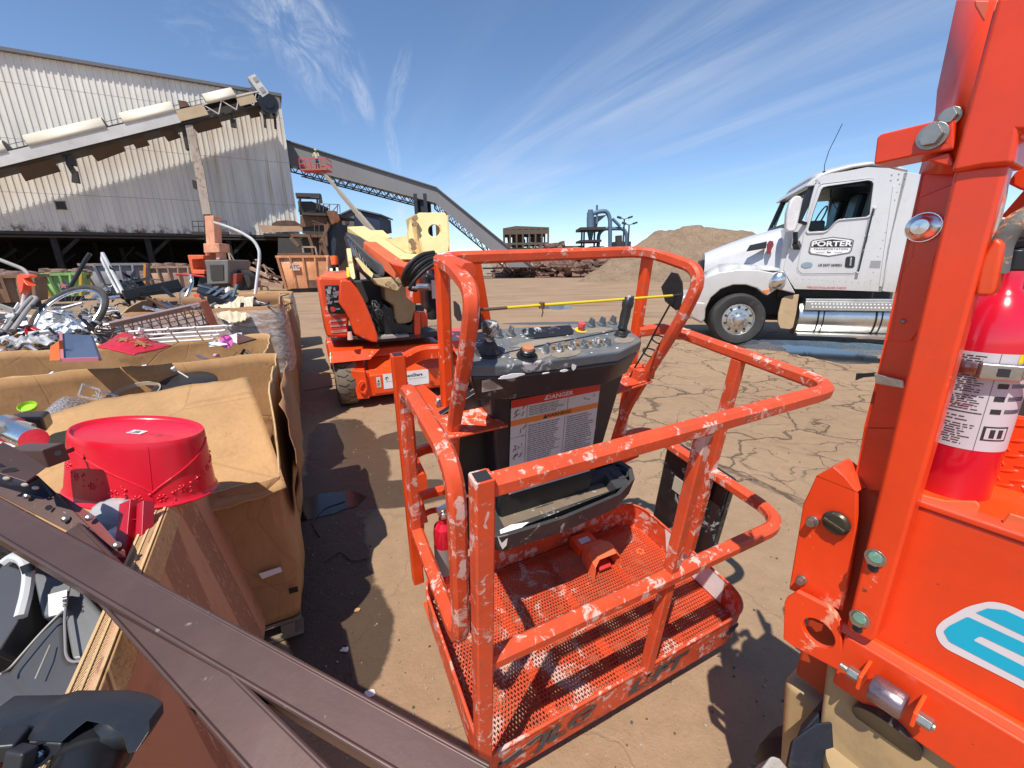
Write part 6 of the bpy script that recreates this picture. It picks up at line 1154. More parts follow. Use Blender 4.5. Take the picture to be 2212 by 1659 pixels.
# engine bay, hoses and tank
lp('turntable', [(230, 790), (640, 840), (1240, 780), (1240, 740), (640, 780), (230, 780)], 1.2, m_dkst, .3)
lp('engine_block', [(400, 250), (700, 230), (1010, 300), (1000, 760), (640, 790), (560, 640), (470, 400)], .7, m_dkst, .62)
for i in range(26):
    x, y = rnd.uniform(500, 640), rnd.uniform(420, 560); x2, y2 = rnd.uniform(600, 740), rnd.uniform(600, 760); mb = MB(); mb.tube(fillet([la(x, y, .45), la(x+rnd.uniform(-20, 90), y+rnd.uniform(-30, 60), .36), la((x+x2)/2+rnd.uniform(-60, 90), (y+y2)/2+rnd.uniform(-60, 60), .34), la(x2, y2, .42)], .1, 5), rnd.uniform(.006, .013), 6); mb.build('engine_hose', m_rub if i % 3 else paint('glossy_hose', (.10, .10, .10), .2), lift)
lp('fuel_tank', [(690, 268), (880, 262), (1002, 295), (1003, 520), (968, 640), (900, 660), (825, 664), (792, 600), (782, 480), (700, 430)], .4, m_creamd, .32, .03)
lp('tank_step', [(660, 480), (780, 500), (800, 640), (940, 670), (1000, 600), (990, 760), (700, 760)], .4, m_blk, .34, .02)
lp('mast_foot', [(985, 545), (1045, 540), (1050, 800), (985, 800)], .3, m_or, .3); lp('mast_foot', [(1045, 548), (1118, 545), (1120, 690), (1052, 700)], .3, m_or, .5)
lp('valve_block', [(1010, 480), (1085, 478), (1085, 535), (1010, 535)], .1, m_blk, .1)
mb = MB(); a = la(640, 780, .3); mb.box(la(720, 775, .35), (.5, .3, .03)); mb.build('belly_plate', flat('pale_plate', (.32, .3, .27), .6), lift)
# booms (points given on the plate with a distance)
def lz(x, y, d, Z=ZB): return LF.l(ud(*Z(x, y), d))
def bx(name, pts, off, mat, bv=.01, d=None, Z=ZB, par=None):
    mb = MB(); P = [lz(x, y, dd, Z) for x, y, dd in pts]; mb.hexa(P, [p+V(off) for p in P]); return mb.build(name, mat, par or lift, bevel=bv)
a_, b__ = lz(1335, 1030, 5.0), lz(1840, 1408, 4.45)
mb = MB(); dn = (b__-a_).normalized(); mb.sq([a_, b__], .165, .155, up=(0, 0, 1), c=.08); arm = mb.build('upper_arm', m_orlite, lift)
mb = MB(); mb.box(b__+dn*.001, (.12, .12, .002), dn.to_track_quat('Z', 'Y').to_matrix()); mb.build('tube_mouth', m_ink, arm)
bx('boom_cover', [(970, 690, 5.6), (1250, 682, 5.6), (1420, 790, 5.3), (1620, 920, 5.0), (1900, 1108, 4.75), (1700, 1135, 4.75), (1420, 985, 5.0), (1180, 840, 5.4)], (0, .02, -.09), m_cream)
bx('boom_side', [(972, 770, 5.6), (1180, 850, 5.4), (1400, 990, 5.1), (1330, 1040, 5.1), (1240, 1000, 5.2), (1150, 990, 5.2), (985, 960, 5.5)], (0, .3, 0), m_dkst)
bx('boom_cover', [(1340, 745, 5.9), (1535, 745, 5.9), (1655, 858, 5.7), (1560, 900, 5.6), (1440, 850, 5.7)], (0, .05, -.08), m_cream)
bx('link_plate', [(1570, 892, 5.3), (1930, 822, 5.3), (1990, 900, 5.2), (1990, 1110, 5.0), (1890, 1100, 5.0)], (.0, .05, 0), m_cream)
bx('lip_plate', [(1690, 1135, 4.7), (1910, 1108, 4.7), (2120, 1130, 4.7), (2135, 1170, 4.7), (2060, 1200, 4.65), (1760, 1205, 4.65)], (0, .3, 0), m_cream)
bx('pivot_web', [(1760, 1200, 4.8), (2080, 1200, 4.8), (2080, 1260, 4.8), (1830, 1330, 4.8)], (0, .2, 0), m_orlite); bx('jib_knuckle', [(1850, 1240, 4.6), (2212, 1260, 4.4), (2212, 1420, 4.2), (2100, 1560, 4.2), (1960, 1480, 4.3)], (0, .25, 0), m_or, .02)
tb_ = []
def z3(x, y, d): return lz(x, y, d, Z3)
P = [z3(x, y, 4.6) for x, y in ((1132, 612), (1150, 598), (1335, 597), (1352, 612), (1366, 870), (1185, 908))]; cH = z3(1260, 725, 4.6); rH = (z3(1303, 725, 4.6)-cH).length; n = 24
# tower plate with a round hole: stitch outline to circle
def holeplate(mb, outl, c, r, off, mi=0, n=32):
    nrm = (outl[1]-outl[0]).cross(outl[2]-outl[0])
    if nrm.length < 1e-9: nrm = V((0, 1, 0))
    nrm = (outl[2]-outl[0]).cross(outl[4 % len(outl)]-outl[0]).normalized(); x = (outl[3]-outl[0]).normalized(); y = nrm.cross(x); per = []
    L_ = [(outl[i], outl[(i+1) % len(outl)]) for i in range(len(outl))]
    ci = [c+x*r*math.cos(2*math.pi*i/n)+y*r*math.sin(2*math.pi*i/n) for i in range(n)]; oi = []
    for i in range(n):
        d = (ci[i]-c).normalized(); best = None
        for a, b in L_:
            e = b-a; m = nrm.cross(e); den = d.dot(m)
            if abs(den) < 1e-9: continue
            t = (a-c).dot(m)/den; q = c+d*t; s = (q-a).dot(e)/e.dot(e)
            if t > 0 and -.001 <= s <= 1.001 and (best is None or t < best): best = t
        oi.append(c+d*(best or r*2))
    off = V(off); mb.add(ci+oi+[p+off for p in ci]+[p+off for p in oi], [f for i in range(n) for j in [(i+1) % n] for f in ((i, j, n+j, n+i), (2*n+i, 3*n+i, 3*n+j, 2*n+j), (i, 2*n+i, 2*n+j, j), (n+i, n+j, 3*n+j, 3*n+i))], mi)
mb = MB(); holeplate(mb, P, cH, rH, (0, .03, 0)); mb.hexa([z3(1132, 612, 4.6), z3(1185, 908, 4.6), z3(1185, 908, 4.6)+V((0, .5, 0)), z3(1132, 612, 4.6)+V((0, .5, 0))], [p+V((-.015, 0, 0)) for p in (z3(1132, 612, 4.6), z3(1185, 908, 4.6), z3(1185, 908, 4.6)+V((0, .5, 0)), z3(1132, 612, 4.6)+V((0, .5, 0)))]); mb.prism([z3(1150, 598, 4.62), z3(1335, 597, 4.62), z3(1335, 597, 4.62)+V((0, .5, 0)), z3(1150, 598, 4.62)+V((0, .5, 0))], (0, 0, -.015)); mb.hexa([z3(1352, 612, 4.6), z3(1366, 870, 4.6), z3(1366, 870, 4.6)+V((0, .5, 0)), z3(1352, 612, 4.6)+V((0, .5, 0))], [p+V((.012, 0, 0)) for p in (z3(1352, 612, 4.6), z3(1366, 870, 4.6), z3(1366, 870, 4.6)+V((0, .5, 0)), z3(1352, 612, 4.6)+V((0, .5, 0)))]); twr = mb.build('mast_tower', m_cream, lift, bevel=.004)
mb = MB(); mb.prism([z3(x, y, 4.8) for x, y in ((1095, 640), (1135, 612), (1180, 880), (1090, 870), (1075, 740))], (0, .06, 0)); mb.build('tower_flange', m_cream, lift, bevel=.008)
mb = MB()
for x, y in ((1120, 640), (1118, 680), (1095, 800), (1108, 820), (1110, 850)): c = z3(x, y, 4.55); mb.cyl(c, c+V((0, -.06, 0)), .028, n=8)
for x, y in ((1005, 1075), (930, 1100), (960, 1120)): c = z3(x, y, 4.4); mb.cyl(c, c+V((0, -.1, 0)), .03, n=12)
mb.build('pin', m_creamd, lift)
bx('riser', [(640, 850, 5.0), (672, 850, 5.0), (705, 1060, 4.8), (690, 1075, 4.8), (668, 1050, 4.8)], (0, .1, 0), m_cream, .01, Z=Z3); bx('hazard_post', [(640, 985, 4.9), (660, 985, 4.9), (662, 1055, 4.8), (642, 1050, 4.8)], (0, .06, 0), m_yel, .005, Z=Z3)
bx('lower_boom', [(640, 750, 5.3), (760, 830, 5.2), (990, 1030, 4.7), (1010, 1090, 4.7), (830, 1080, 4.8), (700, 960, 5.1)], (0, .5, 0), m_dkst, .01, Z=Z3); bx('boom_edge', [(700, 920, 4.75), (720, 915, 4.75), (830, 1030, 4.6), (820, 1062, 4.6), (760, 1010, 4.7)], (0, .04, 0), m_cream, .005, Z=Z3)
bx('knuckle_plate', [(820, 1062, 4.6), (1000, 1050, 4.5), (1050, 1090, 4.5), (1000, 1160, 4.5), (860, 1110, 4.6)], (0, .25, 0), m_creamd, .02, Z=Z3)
for i in range(12):
    mb = MB(); o = i*11; mb.tube(fillet([z3(650+o*.4, 760+o*.9, 5.05), z3(740+o*.3, 850+o*.8, 4.9), z3(830+o*.5, 930+o, 4.7), z3(905-o*.2, 985+o*.6, 4.6), z3(900-o*.5, 1050, 4.6), z3(830, 1040+o*.1, 4.65)], .15, 6), .014, 6); mb.build('boom_hose', m_rub if i % 2 else paint('glossy_hose', (.10, .10, .10), .2), lift)
for i in range(7): mb = MB(); mb.tube([z3(650+i*22, 790+i*14, 4.98), z3(700+i*18, 905+i*20, 4.85)], .01, 5); mb.build('steel_line', m_steel, lift)
# ------------------------------------------------------------------ small fire extinguisher on the platform
FE = Fr(BF.w((.085, .62, .06)), R=BF.R); fe = thing('fire_extinguisher', 'small red fire extinguisher inside the left of the lift platform', 'fire extinguisher', FE)
mb = MB(); mb.lathe([(.001, 0), (.036, 0), (.04, .008), (.04, .25), (.036, .28), (.018, .30), (.016, .32)], (0, 0, 0), (0, 0, 1), 24, cap=False); bd = mb.build('body', m_red, fe); mb = MB(); mb.lathe([(.0405, .05), (.0405, .19)], (0, 0, 0), (0, 0, 1), 24, cap=False); mb.build('label', flat('shaded_label_grey', (.30, .27, .26), .5, dirt=.3), bd)
mb = MB(); mb.cyl((0, 0, .32), (0, 0, .36), .014, n=12); mb.beam((-.02, 0, .36), (.10, -.02, .42), .02, .012); mb.beam((-.02, 0, .35), (.07, -.01, .36), .018, .01); mb.ell((.0, -.02, .345), (.016, .01, .016), 10, 6); mb.build('valve_handle', m_chrome, fe)
# ------------------------------------------------------------------ red-orange machine close on the right
RF = Fr(ud(1870, 1200, .72), -58); RB = Fr((RF.T.x, RF.T.y, 0), -58)
rmx = thing('work_platform', 'glossy red orange lift machine filling the right edge with a turquoise logo panel', 'lift machine', RF)
Y6 = zm(2700, 0, 900, 1244); Y7 = zm(2650, 1500, 950, 1313); YL = zm(3000, 1900, 600, 1244); YX = zm(3050, 600, 550, 760); YE = zm(3100, 1150, 500, 1106)
def ra(x, y, Z=Y7, Y=0.): return RF.px(*Z(x, y), 1, Y)
def rp(name, pts, dep, mat=None, Y=0., Z=Y7, bv=.003, par=None, seg=2): mb = MB(); mb.prism([ra(x, y, Z, Y) for x, y in pts], (0, dep, 0)); return mb.build(name, mat or m_red_or, par or rmx, bevel=bv, seg=seg)
X9 = .75
# logo panel, kerb rail and ledge
zt, zb, zk = .120, -.150, -.268
mb = MB(); mb.hexa([(.028, .0, zb), (X9, .0, zb), (X9, .02, zb), (.028, .02, zb)], [(.028, .0, zt), (X9, .0, zt), (X9, .02, zt), (.028, .02, zt)]); lg = mb.build('side_panel', m_red_or, rmx, bevel=.006, seg=3)
mb = MB(); mb.bb((.03, -.004, zt), (X9, .03, zt+.012)); mb.build('panel_lip', m_red_or, rmx, bevel=.004)
mb = MB(); mb.hexa([(-.03, -.022, zb-.006), (X9, -.022, zb-.006), (X9, .0, zb-.006), (-.03, .0, zb-.006)], [(-.02, -.012, zb+.008), (X9, -.012, zb+.008), (X9, .001, zb+.008), (-.02, .001, zb+.008)]); mb.build('ledge', m_or, rmx, bevel=.004, seg=3)
hole_c = ra(312, 1003, Y7, -.024); P = [ra(x, y, Y7, -.024) for x, y in ((148, 838), (205, 800), (372, 885), (412, 935), (430, 1075), (420, 1190), (142, 1042))]
mb = MB(); holeplate(mb, P, hole_c, .0265, (0, .012, 0)); mb.build('end_plate', m_red_or, rmx, bevel=.002)
a = P[4]; mb = MB(); mb.hexa([(a.x-.002, -.024, zk), (X9, -.024, zk), (X9, .0, zk), (a.x-.002, .0, zk)], [(a.x-.002, -.024, zb-.004), (X9, -.024, zb-.004), (X9, .0, zb-.004), (a.x-.002, .0, zb-.004)]); kr = mb.build('kerb_rail', m_red_or, rmx, bevel=.004)
mb = MB(); mb.bb((a.x-.06, .10, zk-.05), (X9, .115, zb)); mb.build('rear_plate', m_dkst, rmx)
# upper end plate
rp('corner_plate', [(238, 372), (262, 325), (300, 240), (385, 195), (440, 242), (505, 322), (502, 500), (470, 700), (432, 900), (375, 880), (168, 792)], .008, None, .0, bv=.004, seg=3)
mb = MB(); P = [ra(x, y, Y7, -.001) for x, y in ((300, 240), (385, 195), (440, 242), (505, 322))]; mb.hexa(P, [p+V((0, -.0, 0))+V((.004, .05, .006)) for p in P]); mb.build('plate_fold', m_red_or, rmx, bevel=.002)
rp('gap_panel', [(505, 300), (700, 300), (620, 980), (432, 900), (470, 700)], .006, paint('dull_red_steel', (.42, .045, .01), .5), .03)
# posts: channel behind, main tube, sleeve
rp('channel_flange', [(535, -5), (740, -5), (640, 400), (490, 245)], .006, None, .03)
mb = MB(); q = [ra(x, y, Y6, .03) for x, y in ((742, 838), (915, 828), (905, 1000), (780, 1659), (575, 1659))]; mb.prism(q, (0, .006, 0)); mb.build('channel_web', m_red_or, rmx, bevel=.002)
q = [ra(745, 838, Y6, .03), ra(575, 1659, Y6, .03), ra(490, 245, Y7, .03)]; mb = MB(); mb.hexa([q[0], q[2], q[2]+V((0, .05, 0)), q[0]+V((0, .05, 0))], [p+V((.004, 0, 0)) for p in (q[0], q[2], q[2]+V((0, .05, 0)), q[0]+V((0, .05, 0)))]); mb.build('channel_flange', m_red_or, rmx)
rp('cover_strip', [(735, 960), (905, 890), (870, 1100), (810, 1250), (735, 1600), (690, 1659), (600, 1659), (650, 1330), (700, 1250)], .004, m_red_or, .026, Z=Y6, bv=.0015)
bl_ = [ra(905, 820, Y6, -.035), ra(1172, 790, Y6, -.035), ra(600, 1020, Y7, -.035), ra(575, 1052, Y7, -.035), ra(447, 985, Y7, -.035)]
mb = MB(); mb.prism([ra(905, 820, Y6, -.035), ra(1172, 790, Y6, -.035), ra(893, 5, Y7, -.035), ra(598, 1015, Y7, -.035), ra(573, 1052, Y7, -.035), ra(446, 984, Y7, -.035), ra(680, 3, Y7, -.035)], (0, .034, 0)); mast = mb.build('mast_tube', m_red_or, rmx, bevel=.006, seg=3)
mb = MB(); mb.prism([ra(x, y, Y6, -.042) for x, y in ((1112, -20), (1400, -60), (1380, 640), (1222, 640), (1192, 800), (1040, 812), (884, 842))], (0, .07, 0)); sl = mb.build('mast_sleeve', m_red_or, rmx, bevel=.006, seg=3)
mb = MB(); P = [ra(925, 0, Y6, .04), ra(1120, 0, Y6, -.03), ra(975, 560, Y6, -.03), ra(905, 845, Y6, -.02), ra(740, 845, Y6, .04), ra(820, 560, Y6, .04), ra(830, 440, Y6, .04)]
mb.poly([P[0], P[1], P[2], P[3], P[4], P[5], P[6]]); mb.build('sleeve_side', m_red_or, rmx, solid=.004)
mb = MB(); mb.prism([ra(x, y, Y6, -.02) for x, y in ((1000, 0), (1110, 0), (1080, 105), (1060, 128), (1003, 30))], (0, .01, 0)); mb.build('rib', paint('faded_red_steel', (.62, .12, .06), .5), rmx, bevel=.002)
mb = MB(); mb.prism([ra(575, 1655, Y6, .03), ra(820, 1655, Y6, .03), ra(760, 10, Y7, .03), ra(533, 10, Y7, .03)], (0, .006, 0)); mb.build('channel_web', m_red_or, rmx)
# stop bracket sticking out to the left
P = [ra(x, y, Y6, -.03) for x, y in ((528, 668), (548, 650), (872, 572), (905, 560), (905, 725), (740, 752), (512, 800))]
mb = MB(); mb.prism(P, (0, .06, 0)); mb.build('stop_bracket', m_red_or, rmx, bevel=.005, seg=3)
mb = MB(); mb.prism([ra(x, y, Y6, -.025) for x, y in ((760, 775), (880, 740), (905, 800), (880, 810))], (0, .05, 0)); mb.build('gusset', m_red_or, rmx, bevel=.002)
def bolt(x, y, Z, Y, r, h, mat=m_steel, name='bolt', dome=False):
    c = ra(x, y, Z, Y); mb = MB(); mb.cyl(c, c+V((0, -h*.25, 0)), r, n=22)
    if dome: mb.lathe([(r*.95, h*.2), (r*.85, h*.6), (r*.5, h*.95), (.0005, h)], c, (0, -1, 0), 22, cap=False)
    else: mb.cyl(c+V((0, -h*.25, 0)), c+V((0, -h, 0)), r*.78, n=6)
    return mb.build(name, mat, rmx, bevel=.0006)
m_bolt = paint('dirty_zinc', (.42, .40, .35), .38, metal=.9, sc=60, dirt=.5, dcol=(.12, .1, .07))
bolt(800, 662, Y6, -.031, .0165, .012, m_bolt); bolt(885, 570, Y6, -.02, .012, .012, m_bolt); o = bolt(760, 1105, Y6, .025, .021, .022, m_chrome, dome=True); bolt(656, 1562, Y6, .024, .0035, .005, m_bolt, 'rivet', True)
bolt(290, 457, Y7, -.001, .010, .016, m_bolt); bolt(236, 742, Y7, -.001, .009, .014, m_bolt)
c = ra(405, 465, Y7, -.003); mb = MB(); mb.lathe([(.021, 0), (.022, .006), (.018, .011), (.0005, .012)], c, (0, -1, 0), 28, cap=False); mb.beam(c+V((-.017, -.013, .005)), c+V((.017, -.013, -.005)), .006, .006, (0, 1, 0)); mb.build('twist_latch', paint('dark_olive_latch', (.07, .06, .04), .35, metal=.5, sc=40, scuff=(.4, .38, .3), amt=.15), rmx, bevel=.001)
m_green = paint('green_paint_dab', (.16, .34, .24), .5, sc=90, scuff=(.6, .58, .5), amt=.5)
for x, y in ((592, 635), (515, 930)): o = bolt(x, y, Y7, -.036, .0145, .012, m_bolt); c = ra(x, y, Y7, -.0485); mb = MB(); mb.cyl(c, c+V((0, -.001, 0)), .009, n=14); mb.build('paint_mark', m_green, o); c = ra(x-12, y+52, Y7, -.0357); mb = MB(); mb.cyl(c, c+V((0, -.0006, 0)), .0075, n=16); mb.build('drain_hole', m_ink, rmx)
# latch block and bent hose on the tube
mb = MB(); mb.prism([ra(x, y, Y6, -.03) for x, y in ((1040, 1250), (1100, 1150), (1150, 1180), (1110, 1400), (1085, 1442), (1000, 1440), (1020, 1320))], (0, .03, 0)); mb.build('latch_block', m_or, rmx, bevel=.005)
mb = MB(); mb.prism([ra(x, y, Y6, -.02) for x, y in ((1110, 850), (1168, 830), (1150, 960), (1100, 1180), (1060, 1190), (1090, 1000))], (0, .015, 0)); mb.build('peeled_edge', paint('peeled_paint_edge', (.45, .40, .38), .6, sc=60, scuff=(.75, .12, .02), amt=.55, dirt=.6, dcol=(.12, .08, .05)), rmx, bevel=.003)
mb = MB(); mb.tube(fillet([ra(1100, 1330, Y6, -.01), ra(1125, 1180, Y6, -.01), ra(1190, 1090, Y6, -.01), ra(1300, 1030, Y6, .0)], .03, 6), .013, 12); mb.build('lever_bar', paint('chipped_grey_bar', (.12, .12, .11), .5, sc=30, scuff=(.7, .3, .1), amt=.25), rmx)
mb = MB(); mb.prism([ra(x, y, Y6, .06) for x, y in ((1160, 890), (1205, 830), (1300, 790), (1300, 900), (1230, 925))], (0, .05, 0)); mb.build('rear_bracket', m_red_or, rmx, bevel=.003); mb = MB(); mb.prism([ra(x, y, Y6, .12) for x, y in ((1130, 1055), (1300, 860), (1300, 1060))], (0, .01, 0)); mb.build('rear_bracket', m_red_or, rmx)
m_hosegrey = paint('pale_hose', (.3, .27, .25), .5)
for i, (x0, y0, x1, y1, r, m_) in enumerate(((1130, 1270, 1320, 1260, .012, m_rub), (1150, 1240, 1320, 1215, .008, m_hosegrey), (1120, 1320, 1320, 1330, .011, m_rub), (1150, 1200, 1330, 1190, .006, m_hosegrey), (1130, 1090, 1320, 1150, .01, m_dkst), (1190, 1370, 1330, 1350, .016, m_rust), (1160, 1160, 1330, 1100, .007, m_rub), (1140, 1300, 1330, 1290, .006, m_steel))):
    mb = MB(); a, b_ = ra(x0, y0, Y6, .30), ra(x1, y1, Y6, .24); m1 = (a+b_)/2+V((0, 0, -.01)); mb.tube([a, m1, b_], r, 8); mb.build('hydraulic_hose', m_, rmx)
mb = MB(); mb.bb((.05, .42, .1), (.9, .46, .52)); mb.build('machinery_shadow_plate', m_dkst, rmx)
# strap clamp round the channel
mb = MB(); mb.prism([ra(x, y, YX, .012) for x, y in ((30, 985), (40, 1035), (175, 1058), (172, 1020))], (0, .004, 0)); mb.build('hose_clamp', m_steel, rmx, bevel=.001); mb = MB(); mb.prism([ra(x, y, YX, .02) for x, y in ((-55, 985), (-20, 985), (36, 980), (36, 1000), (-20, 1005), (-60, 1020))], (0, .003, 0)); mb.build('tag_strap', m_blk, rmx)
# deck inside: tread plate and folded tabs
m_tread, _t, _b = _new('red_orange_tread_plate'); _n = NT(_t); _b.inputs['Base Color'].default_value = (.83, .065, .010, 1); _b.inputs['Roughness'].default_value = .35
mb = MB(); Yt = .20; P = [ra(x, y, YX, Yt) for x, y in ((610, 1180), (900, 1230), (900, 1660), (505, 1520))]; mb.prism(P, (0, .006, 0)); tp3 = mb.build('tread_plate', m_tread, rmx, bevel=.002)
mb = MB(); o0 = P[3]; 
for i in range(-3, 16):
    for j in range(-2, 12):
        c = V((P[3].x+i*.024+(j % 2)*.012, Yt, P[3].z+j*.0135)); 
        a = .9 if (i+j) % 2 else -.35
        if c.x < P[3].x+(c.z-P[3].z)*.25 or c.z > P[0].z-.006: continue
        mb.ell(c, (.0105, .0022, .0028), 8, 4, 0, Matrix.Rotation(a, 3, 'Y'))
mb.build('tread_lozenges', m_tread, tp3); bpy.data.objects['tread_lozenges']['kind'] = 'stuff'
zf = ra(1050, 290, Y7, .19).z-.0
mb = MB(); mb.bb((.0, .02, zt-.012), (X9, .21, zt-.004)); mb.build('deck', m_or, rmx); 
mb = MB(); mb.bb((.05, .205, zt), (X9, .215, .24)); mb.build('inner_kick_plate', m_red_or, rmx)
for q in ([(770, 372), (800, 330), (930, 360), (1080, 362), (1098, 385), (1062, 470), (1040, 425), (900, 412)], [(1182, 500), (1240, 420), (1400, 470), (1400, 560), (1300, 535)]):
    mb = MB(); P = [ra(x, y, Y7, .012) for x, y in q]; mb.prism(P, (0, .004, 0)); mb.build('deck_tab', m_orlite, rmx, bevel=.002)
# roller on the kerb rail
c = ra(650, 1310, Y7, -.05); ax = (V((1, 0, -.02))).normalized(); mb = MB(); mb.lathe([(.001, -.022), (.020, -.022), (.0225, -.018), (.0225, .018), (.020, .022), (.001, .022)], c, ax, 28, cap=False); rl = mb.build('roller', paint('worn_purple_steel', (.30, .22, .23), .3, metal=.8, sc=40, dirt=.5, dcol=(.1, .05, .05)), rmx, bevel=.001)
for s in (-1, 1): mb = MB(); p = c+ax*s*.032; mb.prism([p+V((0, .03, .024)), p+V((0, -.012, .012)), p+V((0, -.014, -.014)), p+V((0, .03, -.022))], (.006*s, 0, 0)); mb.build('roller_bracket', m_or, rmx, bevel=.002); mb = MB(); mb.cyl(p, p+ax*s*.022, .0105, n=6); mb.cyl(p+ax*s*.022, p+ax*s*(.034 if s < 0 else .026), .006, n=10); mb.build('roller_nut', m_bolt, rmx, bevel=.0008)
c = ra(660, 1440, Y7, .0); mb = MB(); mb.lathe([(.001, -.004), (.03, -.006), (.034, .0), (.046, .004), (.048, .02)], c, V((0, -1, -.5)), 36); cap = mb.build('fill_cap', paint('dark_brown_cap', (.035, .03, .025), .35), rmx, bevel=.001)
mb = MB(); n_ = V((0, -1, -.5)).normalized(); s_, u_ = frame(n_, (0, 0, 1)); mb.beam(c+n_*.004-s_*.02+u_*.012, c+n_*.004+s_*.02-u_*.012, .002, .002, n_); mb.build('cap_mark', m_alu, cap)
mb = MB(); mb.prism([(-.02, .0, zk+.02), (X9, .0, zk+.02), (X9, -.02, zk-.16), (.0, -.02, zk-.16)], (0, .25, 0)); mb.build('cream_housing', m_creamd, rmx, bevel=.01)
mb = MB(); mb.prism([(-.10, .05, zk-.14), (X9, .05, zk-.14), (X9, .05, zk-.9), (-.02, .05, zk-.9)], (0, .3, 0)); mb.build('lower_housing', m_creamd, rmx, bevel=.02, seg=3)
mb = MB(); mb.lathe([(.04, 0), (.046, .02), (.05, .1)], ra(480, 1640, Y7, -.02), (0, .3, -1), 24); mb.build('filler_neck', m_creamd, rmx)
# legs down to the ground so that nothing floats
mb = MB(); zg = -RF.T.z
for x in (.08, .62): mb.bb((x, .12, zg+.30), (x+.10, .22, zk-.5))
mb.bb((-.05, .05, zg+.22), (.9, .5, zg+.36)); mb.build('base_frame', m_or, rmx, bevel=.01)
for x in (.0, .8): mb = MB(); mb.lathe([(.001, -.06), (.17, -.06), (.2, -.03), (.2, .03), (.17, .06), (.001, .06)], (x, .30, zg+.2), (0, 1, 0), 28, cap=False); mb.build('wheel', m_rub, rmx)
# logo
m_turq = flat('turquoise_vinyl', (.005, .42, .60), .3); mb = MB()
def lgp(pts, mi, l, r=.006): P = fillet([ra(x, y, YL, -.0) for x, y in pts], r, 6, closed=True); mb.poly([V((p.x, -.0008-l, p.z)) for p in P], mi)
lgp([(592, 655), (640, 590), (830, 480), (1000, 440), (1130, 465), (1500, 640), (1500, 1210), (1100, 1000), (640, 770)], 0, 0, .012)
lgp([(895, 524), (980, 492), (1110, 506), (1500, 690), (1500, 815)], 1, .0006, .001); lgp([(660, 660), (700, 620), (835, 553), (1500, 862), (1500, 965), (932, 694), (875, 724), (1500, 1045), (1500, 1150), (700, 735)], 1, .0006, .003)
mb.build('logo_decal', [flat('logo_white', (.72, .66, .66), .35), m_turq], lg, smooth=False)
# ------------------------------------------------------------------ large fire extinguisher
ec = ra(430, 1430, YX, .10); topc = ra(650, 560, YX, .10); 
ec = ra(373, 1588, YX, .13); EF = Fr(RF.w((ec.x, .13, zt+.0)), -58); ex = thing('fire_extinguisher', 'large red fire extinguisher with white instruction label strapped behind the red orange mast', 'fire extinguisher', EF)
def eh(x, y): return EF.px(*YX(x, y), 1, -.05).z
hl0, hl1, hs, ht = eh(430, 1345), eh(600, 888), eh(600, 970), eh(640, 560)
r_ = .049
mb = MB(); mb.lathe([(.001, -.02), (r_*.9, -.02), (r_, -.01), (r_, ht-.085), (r_*.95, ht-.06), (r_*.8, ht-.035), (r_*.55, ht-.015), (r_*.34, ht-.005), (r_*.32, ht+.02), (.001, ht+.02)], (0, 0, 0), (0, 0, 1), 48, cap=False); bd = mb.build('body', m_red, ex, ang=60)
def onc(u, z, l=.0006): t = -math.pi/2+u/r_; return V(((r_+l)*math.cos(t), (r_+l)*math.sin(t), z))
mb = MB(); mb.grid(lambda u, v: onc(-.10+.18*u, hl0+(hl1-hl0)*v), 40, 1, 0)
def cq(u0, u1, z0, z1, mi, l=.0012):
    n = max(1, int((u1-u0)/.006)); mb.grid(lambda u, v: onc(u0+(u1-u0)*u, z0+(z1-z0)*v, l), n, 1, mi)
H_ = hl1-hl0
cq(.042, .078, hl1-H_*.085, hl1, 2); cq(-.1, .02, hl0+H_*.385, hl0+H_*.395, 1); cq(.022, .0225, hl0, hl1, 1)
for zf0, zf1, n, mi in ((.86, .98, 5, 1), (.60, .80, 9, 1), (.42, .58, 7, 1), (.42, .50, 2, 3), (.30, .37, 2, 1), (.05, .28, 9, 1)):
    for i in range(n):
        z = hl0+H_*(zf0+(zf1-zf0)*i/n); u = -.06; e = .018-rnd.random()*.014
        while u < e: w = min(rnd.uniform(.004, .014), e-u); cq(u, u+w, z, z+H_*.009, mi); u += w+.0022
for k, zf in ((1, .80), (2, .66), (3, .53), (4, .40)): cq(.028, .040, hl0+H_*zf, hl0+H_*(zf+.05), 1); [cq(.044, .070, hl0+H_*(zf+.01+.015*j), hl0+H_*(zf+.018+.015*j), 1) for j in range(3)]
cq(.026, .058, hl0+H_*.12, hl0+H_*.27, 1); cq(.029, .055, hl0+H_*.135, hl0+H_*.255, 0, .0018); cq(.034, .040, hl0+H_*.15, hl0+H_*.24, 1, .0022); cq(.044, .050, hl0+H_*.15, hl0+H_*.24, 1, .0022)
t_ = -math.pi/2+.060/r_; xx = V((-math.sin(t_), math.cos(t_), 0)); text(mb, 'INST', onc(.060, hl1-H_*.042, .0014), xx, (0, 0, 1), .009, 1, .0004, bold=.02)
lb = mb.build('instruction_label', [flat('extinguisher_label', (.56, .51, .53), .45, dirt=.2), m_ink, m_yel, flat('red_small_print', (.4, .05, .08), .5)], bd, ang=60)
mb = MB(); mb.lathe([(r_+.0015, hs-.010), (r_+.003, hs-.009), (r_+.003, hs+.009), (r_+.0015, hs+.010)], (0, 0, 0), (0, 0, 1), 48, cap=False); st_ = mb.build('strap_band', m_steel, ex, ang=60)
